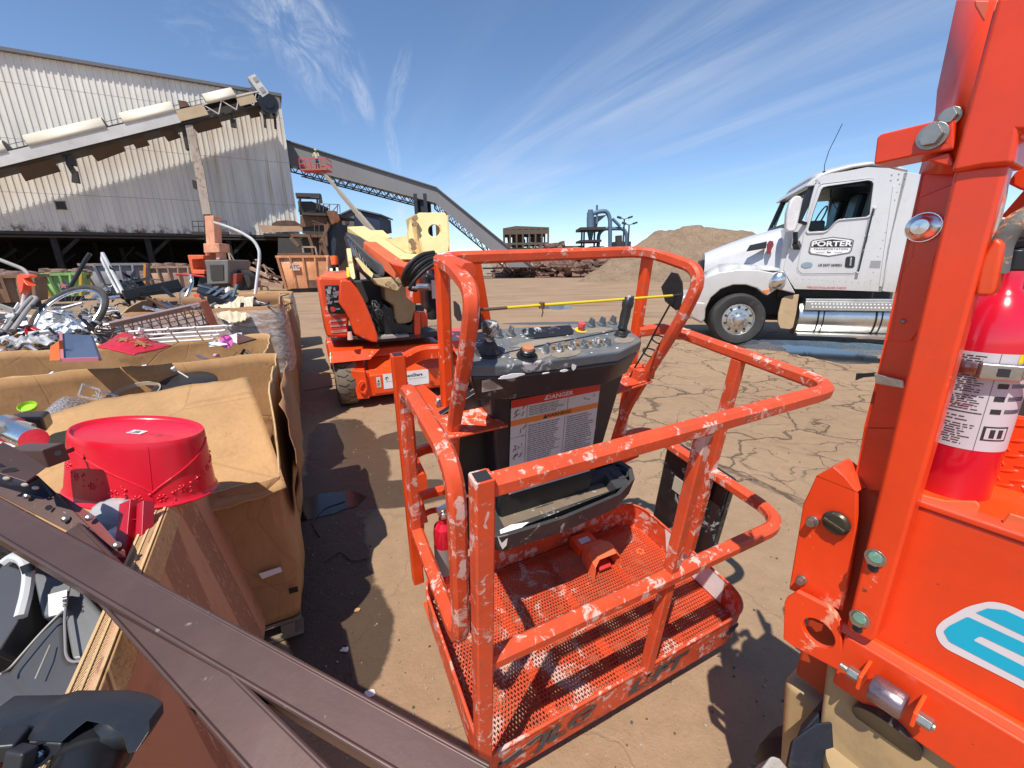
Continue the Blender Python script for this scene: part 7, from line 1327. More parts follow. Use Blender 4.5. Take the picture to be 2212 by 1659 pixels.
t = -math.pi/2+.45; p = V(((r_+.01)*math.cos(t), (r_+.01)*math.sin(t), hs)); Rz = Matrix.Rotation(t+math.pi/2, 3, 'Z'); mb = MB(); mb.box(p, (.045, .014, .024), Rz); mb.box(p+Rz @ V((.045, .002, .003)), (.06, .008, .016), Rz @ Matrix.Rotation(-.1, 3, 'Y')); mb.build('buckle', m_steel, st_, bevel=.003); mb = MB(); mb.box(p+Rz @ V((.002, -.0075, 0)), (.012, .002, .012), Rz); mb.build('buckle_slot', m_ink, st_)
mb = MB(); mb.cyl((0, 0, ht+.02), (0, 0, ht+.05), .016, n=14); mb.box((.015, 0, ht+.06), (.10, .02, .012), Matrix.Rotation(-.2, 3, 'Y')); mb.build('valve', m_blk, ex, bevel=.003)
# ------------------------------------------------------------------ things under the machine, bottom right
mb = MB(); z0 = .62
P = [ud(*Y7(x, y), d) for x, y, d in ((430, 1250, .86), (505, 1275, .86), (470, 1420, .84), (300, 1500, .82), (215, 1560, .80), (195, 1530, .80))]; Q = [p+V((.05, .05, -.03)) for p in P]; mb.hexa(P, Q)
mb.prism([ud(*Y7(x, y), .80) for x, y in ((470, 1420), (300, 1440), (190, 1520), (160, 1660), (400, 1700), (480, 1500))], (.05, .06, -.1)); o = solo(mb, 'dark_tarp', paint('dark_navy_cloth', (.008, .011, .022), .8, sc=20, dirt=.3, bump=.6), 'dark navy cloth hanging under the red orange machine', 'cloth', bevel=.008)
mb = MB(); P = [ud(*Y7(x, y), .74) for x, y in ((88, 1595), (130, 1610), (175, 1665), (150, 1760), (10, 1760), (20, 1680))]; mb.prism(P, (.02, .05, -.1)); solo(mb, 'concrete_lump', paint('pale_concrete', (.42, .38, .34), .9, sc=30, dirt=.5, bump=.8), 'pale rough concrete lump at the very bottom beneath the dark cloth', 'rubble', bevel=.006)
mb = MB(); mb.bb((-.075, .035, zk-.10), (X9, .42, zt-.03)); mb.build('shadow_block', paint('dull_red_steel', (.42, .045, .01), .5), rmx, bevel=.01)  # added block hidden behind the panel, makes the machine's ground shadow larger
# ------------------------------------------------------------------ row of big cartons heaped with scrap
from mathutils import noise as MN
c0 = uz(657, 1372); RW = Fr((c0.x, c0.y, 0), 116)            # x = along the row away from us, y = to the left
K2 = zm(0, 850, 1100); K13 = zm(0, 1300, 1100); K18 = zm(0, 1875, 1100); KR = zm(850, 1700, 850, 1410); KA = zm(850, 1050, 650, 1438); K15 = zm(0, 1550, 500, 1508)
def wp(s, w, z): return RW.w((s, w, z))
def rpx(Z, x, y, ax, val): return RW.w(RW.px(*Z(x, y), ax, val))
def gaylord(label, s0, s1, w0, w1, h, mat, seed, bulge=.05, cut=None, r=.10, z0=.13, wrap=None, jag=.012):
    fr = Fr(wp((s0+s1)/2, (w0+w1)/2, 0), 116); t = thing('cardboard_carton', label, 'carton', fr, 'big cartons standing in a row')
    L, Wd = (s1-s0), (w1-w0); base = fillet([(-L/2, -Wd/2, 0), (L/2, -Wd/2, 0), (L/2, Wd/2, 0), (-L/2, Wd/2, 0)], r, 4, closed=True); pts = []
    for i, p in enumerate(base):
        q = base[(i+1) % len(base)]; n = max(1, int((q-p).length/.09)); pts += [p.lerp(q, j/n) for j in range(n)]
    k = len(pts); nv = 16
    def fn(u, v):
        i = int(round(u*k)) % k; p = pts[i]; d = p.normalized(); ex = max(abs(p.x)/(L/2), abs(p.y)/(Wd/2)); flatn = 1-min(abs(abs(p.x)-L/2), 9)*0
        side = V((0, math.copysign(1, p.y), 0)) if abs(abs(p.y)-Wd/2) < .02 else (V((math.copysign(1, p.x), 0, 0)) if abs(abs(p.x)-L/2) < .02 else d)
        t_ = (p.x/(L/2)) if side.y else (p.y/(Wd/2)); env = max(0, 1-t_*t_)
        b = bulge*env*math.sin(math.pi*min(1, v*.9+.1))+.026*MN.noise(V((p.x*2.2, p.y*2.2+seed, v*2)))+.020*abs(MN.noise(V((p.x*5, p.y*5+seed, v*4))))
        hh = h+jag*MN.noise(V((p.x*7, p.y*7, seed)))*2
        if cut: hh = cut(p, hh)
        return V((p.x, p.y, z0+(hh-z0)*v))+side*b
    mb = MB(); mb.grid(fn, k, nv, closeu=True); o = mb.build('wall', [mat, m_cedge], t, solid=.007, ang=28); o.modifiers['solid'].material_offset_rim = 1
    mb = MB(); mb.bb((-L/2+.03, -Wd/2+.03, z0), (L/2-.03, Wd/2-.03, z0+.02)); mb.build('bottom', mat, t)
    if wrap:
        mb = MB(); mb.grid(lambda u, v: fn(u, wrap[0]+(wrap[1]-wrap[0])*v)*1.0+V((fn(u, .5).x, fn(u, .5).y, 0)).normalized()*.022, k, 8, closeu=True); mb.build('stretch_wrap', m_wrap, t, ang=50)
    pf = Fr(fr.T, 116); p_ = thing('wooden_pallet', 'wooden pallet under the ' + label[:58], 'pallet', pf, 'pallets under the cartons')
    for z, ax_ in ((.10, 0), (.018, 0)):
        for i in range(6 if z > .05 else 3): x = -L/2+.05+(L-.1)*i/(5 if z > .05 else 2); mb = MB(); mb.box((x, 0, z), (.09, Wd, .018)); mb.build('board', m_wood, p_)
    for y in (-Wd/2+.06, 0, Wd/2-.06): mb = MB(); mb.box((0, y, .055), (L, .05, .07)); mb.build('stringer', m_wood, p_)
    return t, fr
m_wood = paint('grey_pallet_wood', (.22, .16, .11), .85, sc=7, dirt=.4, streak=.3, bump=.5)
def cutB1(p, h): return h-.40*max(0, min(1, (-p.x-.42)/.2)) - (.10 if (p.x > .45 and p.y < -.9) else 0)
b1, f1 = gaylord('nearest big carton of the row, its lid flap folded over the front', 0.0, 1.32, 0, 2.35, 1.12, m_card, 1, .02, None if False else (lambda p, h: h-.30*max(0, min(1, (-p.x-.35)/.25))), .03)
gaylord('second carton of the row holding a red patterned bag and white wire rack', 1.40, 2.62, .10, 2.3, 1.10, m_card2, 2, .03, None, .16)
gaylord('tall carton wrapped in clear film behind the lattice shelf', 2.85, 3.95, .02, 1.2, 1.40, m_card3, 3, .05, lambda p, h: h-.12*max(0, -p.x), .06, wrap=(.45, .97))
gaylord('fourth carton along the row, right behind the tall wrapped one', 4.1, 5.2, .02, 1.2, 1.12, m_card, 4, .05); gaylord('carton fifth from the front, bulging towards the yard', 5.35, 6.5, .0, 1.2, 1.1, m_card3, 5, .08)
gaylord('sixth carton along the row, its side facing the boom lift', 6.7, 7.8, .02, 1.2, 1.12, m_card2, 6, .06); gaylord('farthest carton of the row, topped with pale plastic film', 8.3, 9.7, .0, 1.25, 1.2, m_card2, 7, .06, None, .08, wrap=(.55, .98))
gaylord('carton of the rear left row under the white plastic sheet', 2.75, 3.9, 1.35, 2.6, 1.02, m_card, 8, .05); gaylord('left row carton under the bicycle wheel', 2.75, 3.9, 2.7, 3.9, 1.0, m_card3, 9, .05)
gaylord('left row carton below the black folded frame', 4.1, 5.2, 1.35, 2.6, 1.05, m_card2, 10, .05); gaylord('outer left carton at the picture edge', 1.4, 2.6, 2.45, 3.8, 1.0, m_card, 12, .05); gaylord('left row carton nearest the green dumpster', 4.1, 5.2, 2.75, 4., 1.0, m_card, 13, .05)
gaylord('inner row carton beneath the orange handled bar', 5.4, 6.6, 1.4, 2.7, 1.05, m_card3, 14, .05)
# folded flap over the nearest carton
fl = [rpx(K13, 150, 372, 0, .62), rpx(K13, 760, 212, 0, .66), rpx(K13, 1250, 110, 0, .70), rpx(K13, 1752, 66, 0, .74), rpx(K13, 1790, 130, 0, .70), rpx(K13, 2026, 832, 0, -.03), rpx(K13, 1595, 988, 0, -.05), rpx(K13, 1000, 1100, 0, -.07), rpx(K13, 300, 1240, 0, -.07)]
def flapfn(u, v):
    top = [fl[0], fl[1], fl[2], fl[3]]; bot = [fl[8], fl[7], fl[6], fl[5]]; a = u*3; i = min(int(a), 2); t = a-i
    p = top[i].lerp(top[i+1], t).lerp(bot[i].lerp(bot[i+1], t), v)
    return b1f.l(p+V((0, 0, .035*math.sin(math.pi*v)+.016*MN.noise(p*5)+.006*MN.noise(p*16))))
b1f = f1
mb = MB(); mb.grid(flapfn, 30, 22); o = mb.build('lid_flap', [m_card2, m_cedge], b1, solid=.009, ang=60); o.modifiers['solid'].material_offset_rim = 1
mb = MB(); mb.prism([f1.l(RW.w(RW.px(*KR(x, y), 0, -.045))) for x, y in ((100, 525), (225, 485), (235, 512), (120, 555))], (-.002, 0, 0)); mb.build('tape', m_wht, b1); mb = MB(); mb.prism([f1.l(RW.w(RW.px(*KR(x, y), 0, -.045))) for x, y in ((272, 612), (325, 598), (330, 628), (278, 642))], (-.002, 0, 0)); mb.build('tape', m_blk, b1)
# torn outer ply on the right-hand corner
mb = MB(); mb.grid(lambda u, v: f1.l(wp(.2+1.05*u, -.05-.03*math.sin(3*v)-.03*MN.noise(V((u*4, v*4, 3))), 1.08-.55*v-.1*u*v+.04*MN.noise(V((u*6, v, 9)))*(1 if v > .9 else 0))), 20, 14); o = mb.build('torn_ply', m_card3, b1, solid=.006, ang=60)
# ------------------------------------------------------------------ loose scrap filling, far and near
def scatter(name, label, boxes, n, smin, smax, seed, mats, zlo=.0):
    rg = random.Random(seed); mb = MB()
    for i in range(n):
        s0, s1, w0, w1, z, dz = rg.choice(boxes); p = wp(rg.uniform(s0, s1), rg.uniform(w0, w1), z+rg.random()**1.5*dz-zlo); s = rg.uniform(smin, smax); R = Matrix.Rotation(rg.uniform(0, 6.3), 3, 'Z') @ Matrix.Rotation(rg.gauss(0, .5), 3, 'X') @ Matrix.Rotation(rg.gauss(0, .5), 3, 'Y'); mi = rg.randrange(len(mats)); t = rg.random()
        if t < .3: mb.tube([p-R @ V((s, 0, 0)), p+R @ V((s, 0, .02)), p+R @ V((s*1.3, .04, 0))], rg.uniform(.006, .016), 7, mi=mi)
        elif t < .55: mb.box(p, (s*rg.uniform(.5, 1.6), s*rg.uniform(.2, .8), rg.uniform(.005, .03)), R, mi)
        elif t < .7: mb.tube([p+R @ V((s*.5*math.cos(a), s*.5*math.sin(a), .02*math.sin(3*a))) for a in [j*math.pi/8 for j in range(16)]], rg.uniform(.004, .012), 6, closed=True, mi=mi)
        elif t < .85: mb.lathe([(.001, 0), (s*.18, 0), (s*.24, s*.3), (s*.22, s*.3), (s*.16, .01), (.001, .01)], p, R @ V((0, .6, 1)), 16, mi)
        else: mb.beam(p-R @ V((s*1.2, 0, 0)), p+R @ V((s*1.2, 0, 0)), .025, .02, (0, 0, 1), mi)
    return solo(mb, name, mats, label, 'scrap')
ms = [m_steel, m_blk, m_rust, m_wht, m_grayc, m_dkst, m_chrome, m_bronze, flat('teal_plastic', (.06, .14, .16), .4), m_film]
o = scatter('mixed_scrap', 'loose mixed household metal and plastic scrap filling the farther cartons', [(2.9, 3.85, 1.4, 3.8, .95, .22), (4.1, 5.2, 1.3, 4, 1.0, .3), (4.1, 5.1, .1, 1.2, 1.0, .15), (5.3, 6.6, .1, 2.6, 1.0, .25), (2.9, 3.9, .1, 1.1, 1.2, .12)], 650, .05, .22, 3, ms); o['kind'] = 'stuff'
o = scatter('mixed_scrap', 'small glass, wrapping and kitchen scrap inside the two nearest cartons', [(.85, 1.25, .1, 2.2, .74, .08), (1.5, 2.5, .2, 2.2, .84, .14), (.6, 1.2, 1.1, 2.3, .72, .08)], 120, .04, .12, 5, [m_wht, m_clr2, m_blk, flat('pink_plastic', (.7, .3, .4), .4), m_steel, m_card3, m_film]); o['kind'] = 'stuff'
o = scatter('mixed_scrap', 'tangled metal scrap crammed at the left edge beside the outer carton', [(1.4, 2.6, 2.5, 3.7, .92, .15)], 70, .06, .2, 9, ms); o['kind'] = 'stuff'
# filler boards so that the cartons are not empty
for (a, b_, c, d, z, lab) in ((.05, 1.25, .08, 2.25, .68, 'crumpled brown packing layer inside the nearest carton'), (1.5, 2.5, .25, 2.2, .82, 'packing layer under the red patterned bag'), (2.9, 3.9, .1, 1.1, 1.22, 'packing layer in the tall wrapped carton'), (4.15, 5.1, .1, 1.1, .98, 'packing layer in the fourth carton'), (2.8, 3.85, 1.4, 3.85, .92, 'packing layer below the bicycle wheel'), (4.15, 5.15, 1.4, 3.9, .95, 'packing layer below the black folded frame'), (5.4, 6.5, .1, 2.6, .95, 'packing layer in the fifth carton'), (1.45, 2.55, 2.5, 3.75, .90, 'packing layer in the outer left carton'), (6.75, 7.75, .1, 1.1, 1.0, 'packing layer in the sixth carton'), (8.4, 9.6, .1, 1.15, 1.05, 'packing layer in the farthest carton')):
    mb = MB(); mb.grid(lambda u, v: wp(a+(b_-a)*u, c+(d-c)*v, z+.03*MN.noise(V((a+u*5, v*7, z)))), 12, 20); solo(mb, 'packing_layer', m_card3, lab, 'packing', solid=.01, ang=80)
def J(mb, name, mats, label, cat, **k): return solo(mb, name, mats, label, cat, **k)
def pd(x, y, d, Z=Z5): return ud(*Z(x, y), d)
# bicycle wheel and frame remains
wc_ = pd(890, 1320, 4.1); wa, wb_ = pd(1330, 1220, 4.15)-wc_, pd(860, 1050, 4.35)-wc_; a_ = (pd(1340, 1240, 4.1)-pd(430, 1380, 4.1))/2; R_ = a_.length; ux = a_.normalized(); nn = V((.18, -.62, .62)); nn = (nn-ux*nn.dot(ux)).normalized(); uy_ = nn.cross(ux)
BW = Fr(wc_, R=Matrix((ux, uy_, nn)).transposed()); bw = thing('bicycle_wheel', 'bicycle wheel with black tyre lying tilted on white plastic sheet', 'bicycle wheel', BW)
mb = MB(); mb.tube([(R_*math.cos(t), R_*math.sin(t), 0) for t in [i*math.pi/36 for i in range(72)]], .026, 10, closed=True, up=(0, 0, 1)); mb.build('tyre', paint('bicycle_tyre', (.05, .045, .038), .8, sc=20, dirt=.5, dcol=(.16, .13, .09)), bw)
mb = MB(); mb.tube([(R_*.90*math.cos(t), R_*.90*math.sin(t), 0) for t in [i*math.pi/36 for i in range(72)]], .014, 8, closed=True, up=(0, 0, 1)); mb.build('rim', m_chrome, bw)
mb = MB()
for i in range(28): t = i*math.pi/14; mb.cyl((.02*math.cos(t+1.2), .02*math.sin(t+1.2), .02 if i % 2 else -.02), (R_*.9*math.cos(t), R_*.9*math.sin(t), 0), .0018, n=4)
mb.build('spokes', m_steel, bw)
mb = MB(); mb.cyl((0, 0, -.05), (0, 0, .05), .02, n=14); mb.cyl((0, 0, .015), (0, 0, .02), .05, n=20); mb.build('hub', m_steel, bw)
mb = MB(); mb.beam((0, 0, .04), (R_*1.25, -.22, .06), .018, .03); mb.beam((0, 0, .04), (R_*1.1, -.33, .06), .018, .03); mb.tube([(-.12, .06, .05), (.02, .02, .08), (.16, .08, .05)], .016, 8); mb.build('fork', m_steel, bw)
mb = MB(); p = pd(425, 1530, 3.9); mb.box(p, (.10, .05, .08), Matrix.Rotation(.5, 3, 'Y')); J(mb, 'red_reflector', flat('red_lens', (.5, .02, .03), .2), 'small red reflector block below the bicycle wheel', 'reflector', bevel=.008)
# white plastic sheet under the wheel
P4 = [pd(560, 1080, 4.9), pd(200, 1460, 4.1), pd(1240, 1600, 3.9), pd(1320, 1330, 4.4)]
mb = MB(); mb.grid(lambda u, v: P4[0].lerp(P4[3], u).lerp(P4[1].lerp(P4[2], u), v)+V((0, 0, -.14+.07*MN.noise(V((u*5, v*5, 2)))+.03*MN.noise(V((u*14, v*14, 2))))), 40, 40); J(mb, 'plastic_sheet', m_film, 'crumpled white plastic sheet under the bicycle wheel', 'plastic sheet', solid=.003, ang=80)
mb = MB(); Q4 = [pd(0, 1570, 3.3), pd(0, 1659, 3.1), pd(760, 1640, 3.3), pd(520, 1570, 3.5)]; mb.grid(lambda u, v: Q4[0].lerp(Q4[3], u).lerp(Q4[1].lerp(Q4[2], u), v)+V((0, 0, -.02+.05*MN.noise(V((u*6, v*4, 5))))), 30, 12); J(mb, 'plastic_sheet', m_wrap, 'clear plastic wrap over the carton rim at the left edge', 'plastic sheet', solid=.003, ang=80)
m_tubeg = paint('satin_grey_tube', (.55, .54, .52), .4, metal=.35, sc=12, dirt=.3)
# long tubes, poles and frames: (name, label, category, path px in zoom Z5 with depth, radius, material)
def TB(name, label, cat, pts, r, mat, Z=Z5, fil=.0, n=10, grp=None):
    mb = MB(); mb.tube(fillet([pd(x, y, d, Z) for x, y, d in pts], fil, 6) if fil else [pd(x, y, d, Z) for x, y, d in pts], r, n); return J(mb, name, mat, label, cat, group=grp)
TB('curved_steel_pole', 'tall bright steel pole curving over towards the salmon boom', 'pole', [(560, 120, 5.3), (740, 175, 5.3), (920, 250, 5.3), (1080, 350, 5.3), (1150, 480, 5.3), (1150, 600, 5.3), (1120, 850, 5.25), (1085, 1130, 5.2)], .019, m_tubeg, Z7, .25)
TB('chrome_crutch', 'bent chrome twin tube standing in front of the grey dumpster', 'tube', [(1330, 520, 4.9), (1320, 600, 4.9), (1420, 820, 4.8), (1540, 1040, 4.7)], .015, m_tubeg, Z5, .1)
TB('chrome_tube', 'straight chrome tube leaning beside the bent twin tube', 'tube', [(1330, 520, 4.9), (1440, 730, 4.8), (1600, 1040, 4.7)], .02, m_tubeg, Z5, .05)
TB('black_pole', 'slim black pole leaning up against the green dumpster view', 'pole', [(860, 1040, 4.7), (1000, 800, 4.7), (1110, 600, 4.7), (1165, 520, 4.7)], .020, m_dkplast, Z5, .03)
TB('grey_curved_tube', 'grey bent tube rising from the orange clamp at the left edge', 'tube', [(-60, 580, 4.2), (120, 650, 4.2), (300, 720, 4.2), (370, 790, 4.2), (380, 850, 4.2)], .018, m_hosegrey, Z5, .12)
TB('pink_white_pole', 'thin whitish pole standing under the orange clamp', 'pole', [(330, 940, 4.2), (315, 1080, 4.2), (285, 1230, 4.15), (270, 1330, 4.1)], .018, flat('pinkish_pole', (.5, .38, .38), .4), Z5)
TB('folding_trestle_leg', 'grey folding trestle tube sloping down at the left edge', 'tube', [(30, 1560, 3.7), (180, 1370, 3.9), (330, 1170, 4.0), (420, 1080, 4.1), (480, 1100, 4.1), (360, 1240, 3.95), (160, 1520, 3.7)], .018, m_hosegrey, Z5, .06)
TB('folding_trestle_leg', 'second dark tube crossing behind the grey trestle', 'tube', [(60, 1520, 3.8), (230, 1330, 3.9), (440, 1190, 4.0)], .016, m_dkplast, Z5)
TB('grey_tube_stub', 'pale grey tube stub poking up right of the bicycle wheel', 'tube', [(1220, 1100, 4.5), (1400, 970, 4.5)], .024, m_steel, Z5)
TB('silver_bar', 'long silver bar lying flat towards the black beam', 'bar', [(1260, 1120, 4.4), (1560, 1080, 4.5)], .02, m_chrome, Z5)
TB('thin_conduit', 'thin dark conduit at the left picture edge', 'tube', [(-40, 1480, 3.4), (160, 1570, 3.4)], .006, m_dkplast, Z5)
mb = MB(); 
for pts, r in (([(215, 800), (280, 790), (370, 800), (380, 830), (300, 850), (330, 900), (375, 945), (340, 930), (300, 900), (290, 1000), (260, 1050), (230, 960), (215, 860)], 0),): mb.prism([pd(x, y, 4.15) for x, y in pts], (.02, .06, 0))
J(mb, 'orange_clamp', flat('bright_orange_plastic', (.8, .09, .03), .35), 'bright orange plastic clamp on the pole at the left edge', 'clamp', bevel=.008)
TB('scooter_handlebar', 'red gripped handlebar bar of a silver scooter', 'handlebar', [(80, 790, 5.2), (260, 800, 5.2), (440, 822, 5.2)], .014, flat('red_grip', (.5, .04, .05), .4), Z7)
TB('scooter', 'silver scooter stem standing in the carton below its red handlebar', 'scooter', [(262, 800, 5.2), (275, 900, 5.2), (240, 1000, 5.1), (150, 1190, 5.0)], .024, m_steel, Z7, .05)
def BM(name, label, cat, a, b_, w, h, mat, Z=Z5, up=(0, 0, 1), bv=.004): mb = MB(); mb.beam(pd(*a, Z), pd(*b_, Z), w, h, up); return J(mb, name, mat, label, cat, bevel=bv)
BM('black_beam', 'long flat black beam lying across the heap towards the orange loader', 'beam', (1600, 1060, 4.6), (2330, 905, 5.0), .03, .10, m_dkplast)
BM('black_beam', 'shorter black bar just under the long flat black beam', 'beam', (1850, 1050, 4.7), (2400, 975, 5.0), .03, .05, m_blk); BM('black_strut', 'black strut crossing under the black beams', 'strut', (2100, 960, 4.7), (2400, 1220, 4.6), .03, .03, m_blk)
BM('black_strut', 'dark square strut leaning left of the scooter stem', 'strut', (1990, 1180, 4.4), (2300, 1160, 4.5), .05, .04, m_dkplast); BM('pale_plank', 'pale wooden plank stub lying behind the lattice shelf', 'plank', (1760, 1210, 4.4), (1980, 1250, 4.4), .02, .08, m_wood)
BM('white_strip', 'white flat strip among the scrap at the left edge', 'strip', (90, 1340, 3.9), (200, 1310, 3.9), .03, .03, m_wht); BM('grey_lath', 'grey slat lying by the trestle tube', 'slat', (0, 1200, 4.3), (190, 1270, 4.2), .02, .05, m_hosegrey)
# black bag of foliage-like cables by the grey dumpster
rg = random.Random(5); mb = MB(); cbg = pd(1690, 940, 4.9)
for i in range(60): d = V((rg.gauss(0, 1), rg.gauss(0, .6), rg.gauss(0, .8))).normalized(); a = cbg+V((rg.uniform(-.14, .14), rg.uniform(-.1, .1), rg.uniform(-.12, .08))); mb.prism([a, a+d*.09+V((.03, 0, 0)), a+d*.16, a+d*.08-V((.03, 0, .0))], (0, .004, .006))
mb.ell(cbg-V((0, 0, .05)), (.2, .15, .12), 14, 8, 0, None, .15, rg); J(mb, 'black_bin_bag', m_dkfilm, 'shiny black crumpled bin bag in front of the grey dumpster', 'bag', smooth=False)
# grey grid frame and orange piece (zoom Z7)
mb = MB(); A_, B2_, C_, D_ = pd(380, 905, 5.0, Z7), pd(880, 1030, 4.9, Z7), pd(800, 1160, 4.6, Z7), pd(330, 1000, 4.7, Z7); th = V((0, 0, -.10)); mb.hexa([A_+th, B2_+th, C_+th, D_+th], [A_, B2_, C_, D_]); fg = J(mb, 'black_panel_frame', m_blk, 'black slatted frame tipped over behind the cream cloth', 'frame', bevel=.004)
mb = MB(); mb.beam(A_.lerp(D_, .4)+V((0, 0, .01)), B2_.lerp(C_, .4)+V((0, 0, .01)), .02, .012)
for t in (.45, .62, .85): mb.beam(A_.lerp(B2_, t)+V((0, 0, .012)), D_.lerp(C_, t-.12)+V((0, 0, .012)), .035, .012)
J(mb, 'silver_grid', m_steel, 'silver crossbars lying on the tipped black frame', 'frame')
mb = MB(); mb.prism([pd(x, y, 4.7, Z7) for x, y in ((290, 1045), (380, 1035), (520, 1065), (535, 1110), (470, 1100), (440, 1170), (380, 1170), (390, 1115), (300, 1080))], (.01, .09, 0)); J(mb, 'orange_bracket', m_or, 'orange angled bracket lying beside the black frame', 'bracket', bevel=.006)
mb = MB(); mb.prism([pd(x, y, 4.75, Z7) for x, y in ((700, 985), (740, 950), (745, 1000), (710, 1030))], (.01, .02, 0)); J(mb, 'white_card', m_wht, 'small white card sticking up by the black frame', 'card')
# cream cloth
ctl = [pd(550, 1180, 4.5, Z7), pd(740, 1190, 4.4, Z7), pd(900, 1070, 4.9, Z7), pd(1120, 1110, 4.9, Z7)]; cbl = [pd(620, 1390, 3.75, Z7), pd(780, 1380, 3.75, Z7), pd(960, 1360, 3.8, Z7), pd(1060, 1300, 4.0, Z7)]
def cl(u, v):
    a = u*3; i = min(int(a), 2); t = a-i; p = ctl[i].lerp(ctl[i+1], t).lerp(cbl[i].lerp(cbl[i+1], t), v); return p+V((0, 0, .05*math.sin(v*3.1)+.05*MN.noise(V((u*3.5, v*2.5, 1)))+.022*abs(MN.noise(V((u*9, v*3, 1))))+.006*MN.noise(V((u*22, v*14, 1)))))
mb = MB(); mb.grid(cl, 50, 30); J(mb, 'cream_cloth', m_cloth, 'crumpled cream cloth spilling over the carton rim by the curved pole', 'cloth', solid=.004, ang=80)
# brown lattice shelf
tl, tr_, br, bl2 = pd(770, 575, 3.0, K2), pd(1440, 430, 3.35, K2), pd(1510, 450, 3.2, K2), pd(800, 610, 2.9, K2)
sf = Fr(tl, R=Matrix(((tr_-tl).normalized(), V((0, 0, 1)).cross((tr_-tl).normalized()).normalized(), (tr_-tl).normalized().cross(V((0, 0, 1)).cross((tr_-tl).normalized()).normalized()))).transposed())
ls = thing('lattice_shelf', 'brown metal shelf with woven lattice front lying across the second carton', 'shelf', sf); LSn = (tr_-tl).length; m_lat = paint('chocolate_enamel', (.13, .065, .055), .35, sc=12, dirt=.2, scuff=(.5, .42, .4), amt=.05)
mb = MB(); mb.bb((0, -.06, -.006), (LSn, .06, .006)); mb.build('top_plate', paint('dusty_brown_enamel', (.30, .20, .19), .4, sc=12, dirt=.2), ls, bevel=.003)
mb = MB(); mb.bb((.0, -.062, -.17), (LSn*.98, -.055, -.155)); mb.bb((0, -.062, -.03), (LSn, -.055, -.0))
for i in range(22): x = LSn*(i+.5)/22; mb.beam((x, -.058, -.16), (x+.03*(1 if i % 2 else -1), -.058, -.01), .008, .012, (0, 1, 0))
for j in range(3): mb.beam((0, -.060, -.05-.035*j), (LSn*.98, -.060, -.05-.035*j), .006, .010, (0, 1, 0))
mb.build('lattice', m_lat, ls); mb = MB(); mb.bb((LSn-.03, -.10, -.20), (LSn+.02, .06, .02)); mb.build('end_cheek', paint('reddish_brown', (.28, .07, .035), .4), ls, bevel=.004)
# white wire rack
wr = pd(1280, 680, 2.7, K2); WF = Fr(wr, R=Matrix.Rotation(math.radians(20), 3, 'Z') @ Matrix.Rotation(math.radians(-35), 3, 'X')); wk = thing('wire_rack', 'white coated wire rack lying in the second carton', 'rack', WF)
for i in range(4):
    mb = MB(); x0, x1, y0 = -.24+.035*i, .13+.05*i, .10-.055*i; mb.tube(fillet([(x0-.02, y0-.09, .0), (x0, y0, .03), (x1, y0, .03), (x1+.04, y0-.03, .02), (x1+.04, y0-.11, .0)], .03), .0065, 8); mb.build('wire', m_wht, wk)
for i in range(3): mb = MB(); mb.tube([(-.2+.14*i, .12, .035), (-.16+.14*i, -.14, .0)], .005, 8); mb.build('wire', m_wht, wk)
mb = MB(); mb.tube(fillet([(-.22, -.12, 0), (.30, -.13, 0), (.30, -.08, 0)], .03), .0065, 8); mb.build('wire', m_wht, wk)
# red patterned bag
rb = [pd(690, 745, 2.35, K2), pd(870, 640, 2.75, K2), pd(1215, 738, 2.6, K2), pd(950, 800, 2.3, K2)]
mb = MB(); mb.grid(lambda u, v: rb[0].lerp(rb[1], u).lerp(rb[3].lerp(rb[2], u), v)+V((0, 0, .02*math.sin(3.14*u)*math.sin(3.14*v)+.006*MN.noise(V((u*5, v*5, 0))))), 20, 20, 0)
n0 = (rb[1]-rb[0]).cross(rb[3]-rb[0]).normalized(); n0 = n0 if n0.z > 0 else -n0
def P_(u, v): return rb[0].lerp(rb[1], u).lerp(rb[3].lerp(rb[2], u), v)+V((0, 0, .021*math.sin(3.14*u)*math.sin(3.14*v)))+n0*.008
for cu, cv_, r_s in ((.45, .35, .16), (.5, .72, .18)):
    for k in range(12): t = k*math.pi/6; l = r_s*(1 if k % 2 == 0 else .55); mb.beam(P_(cu, cv_), P_(cu+l*math.cos(t), cv_+l*math.sin(t)), .006, .001, n0, 1)
J(mb, 'patterned_bag', [paint('dark_red_paper', (.50, .012, .03), .45, sc=10, dirt=.08), flat('dull_gold_print', (.40, .16, .06), .5)], 'dark red flat bag with gold snowflake print in the second carton', 'bag', solid=.006, ang=70)
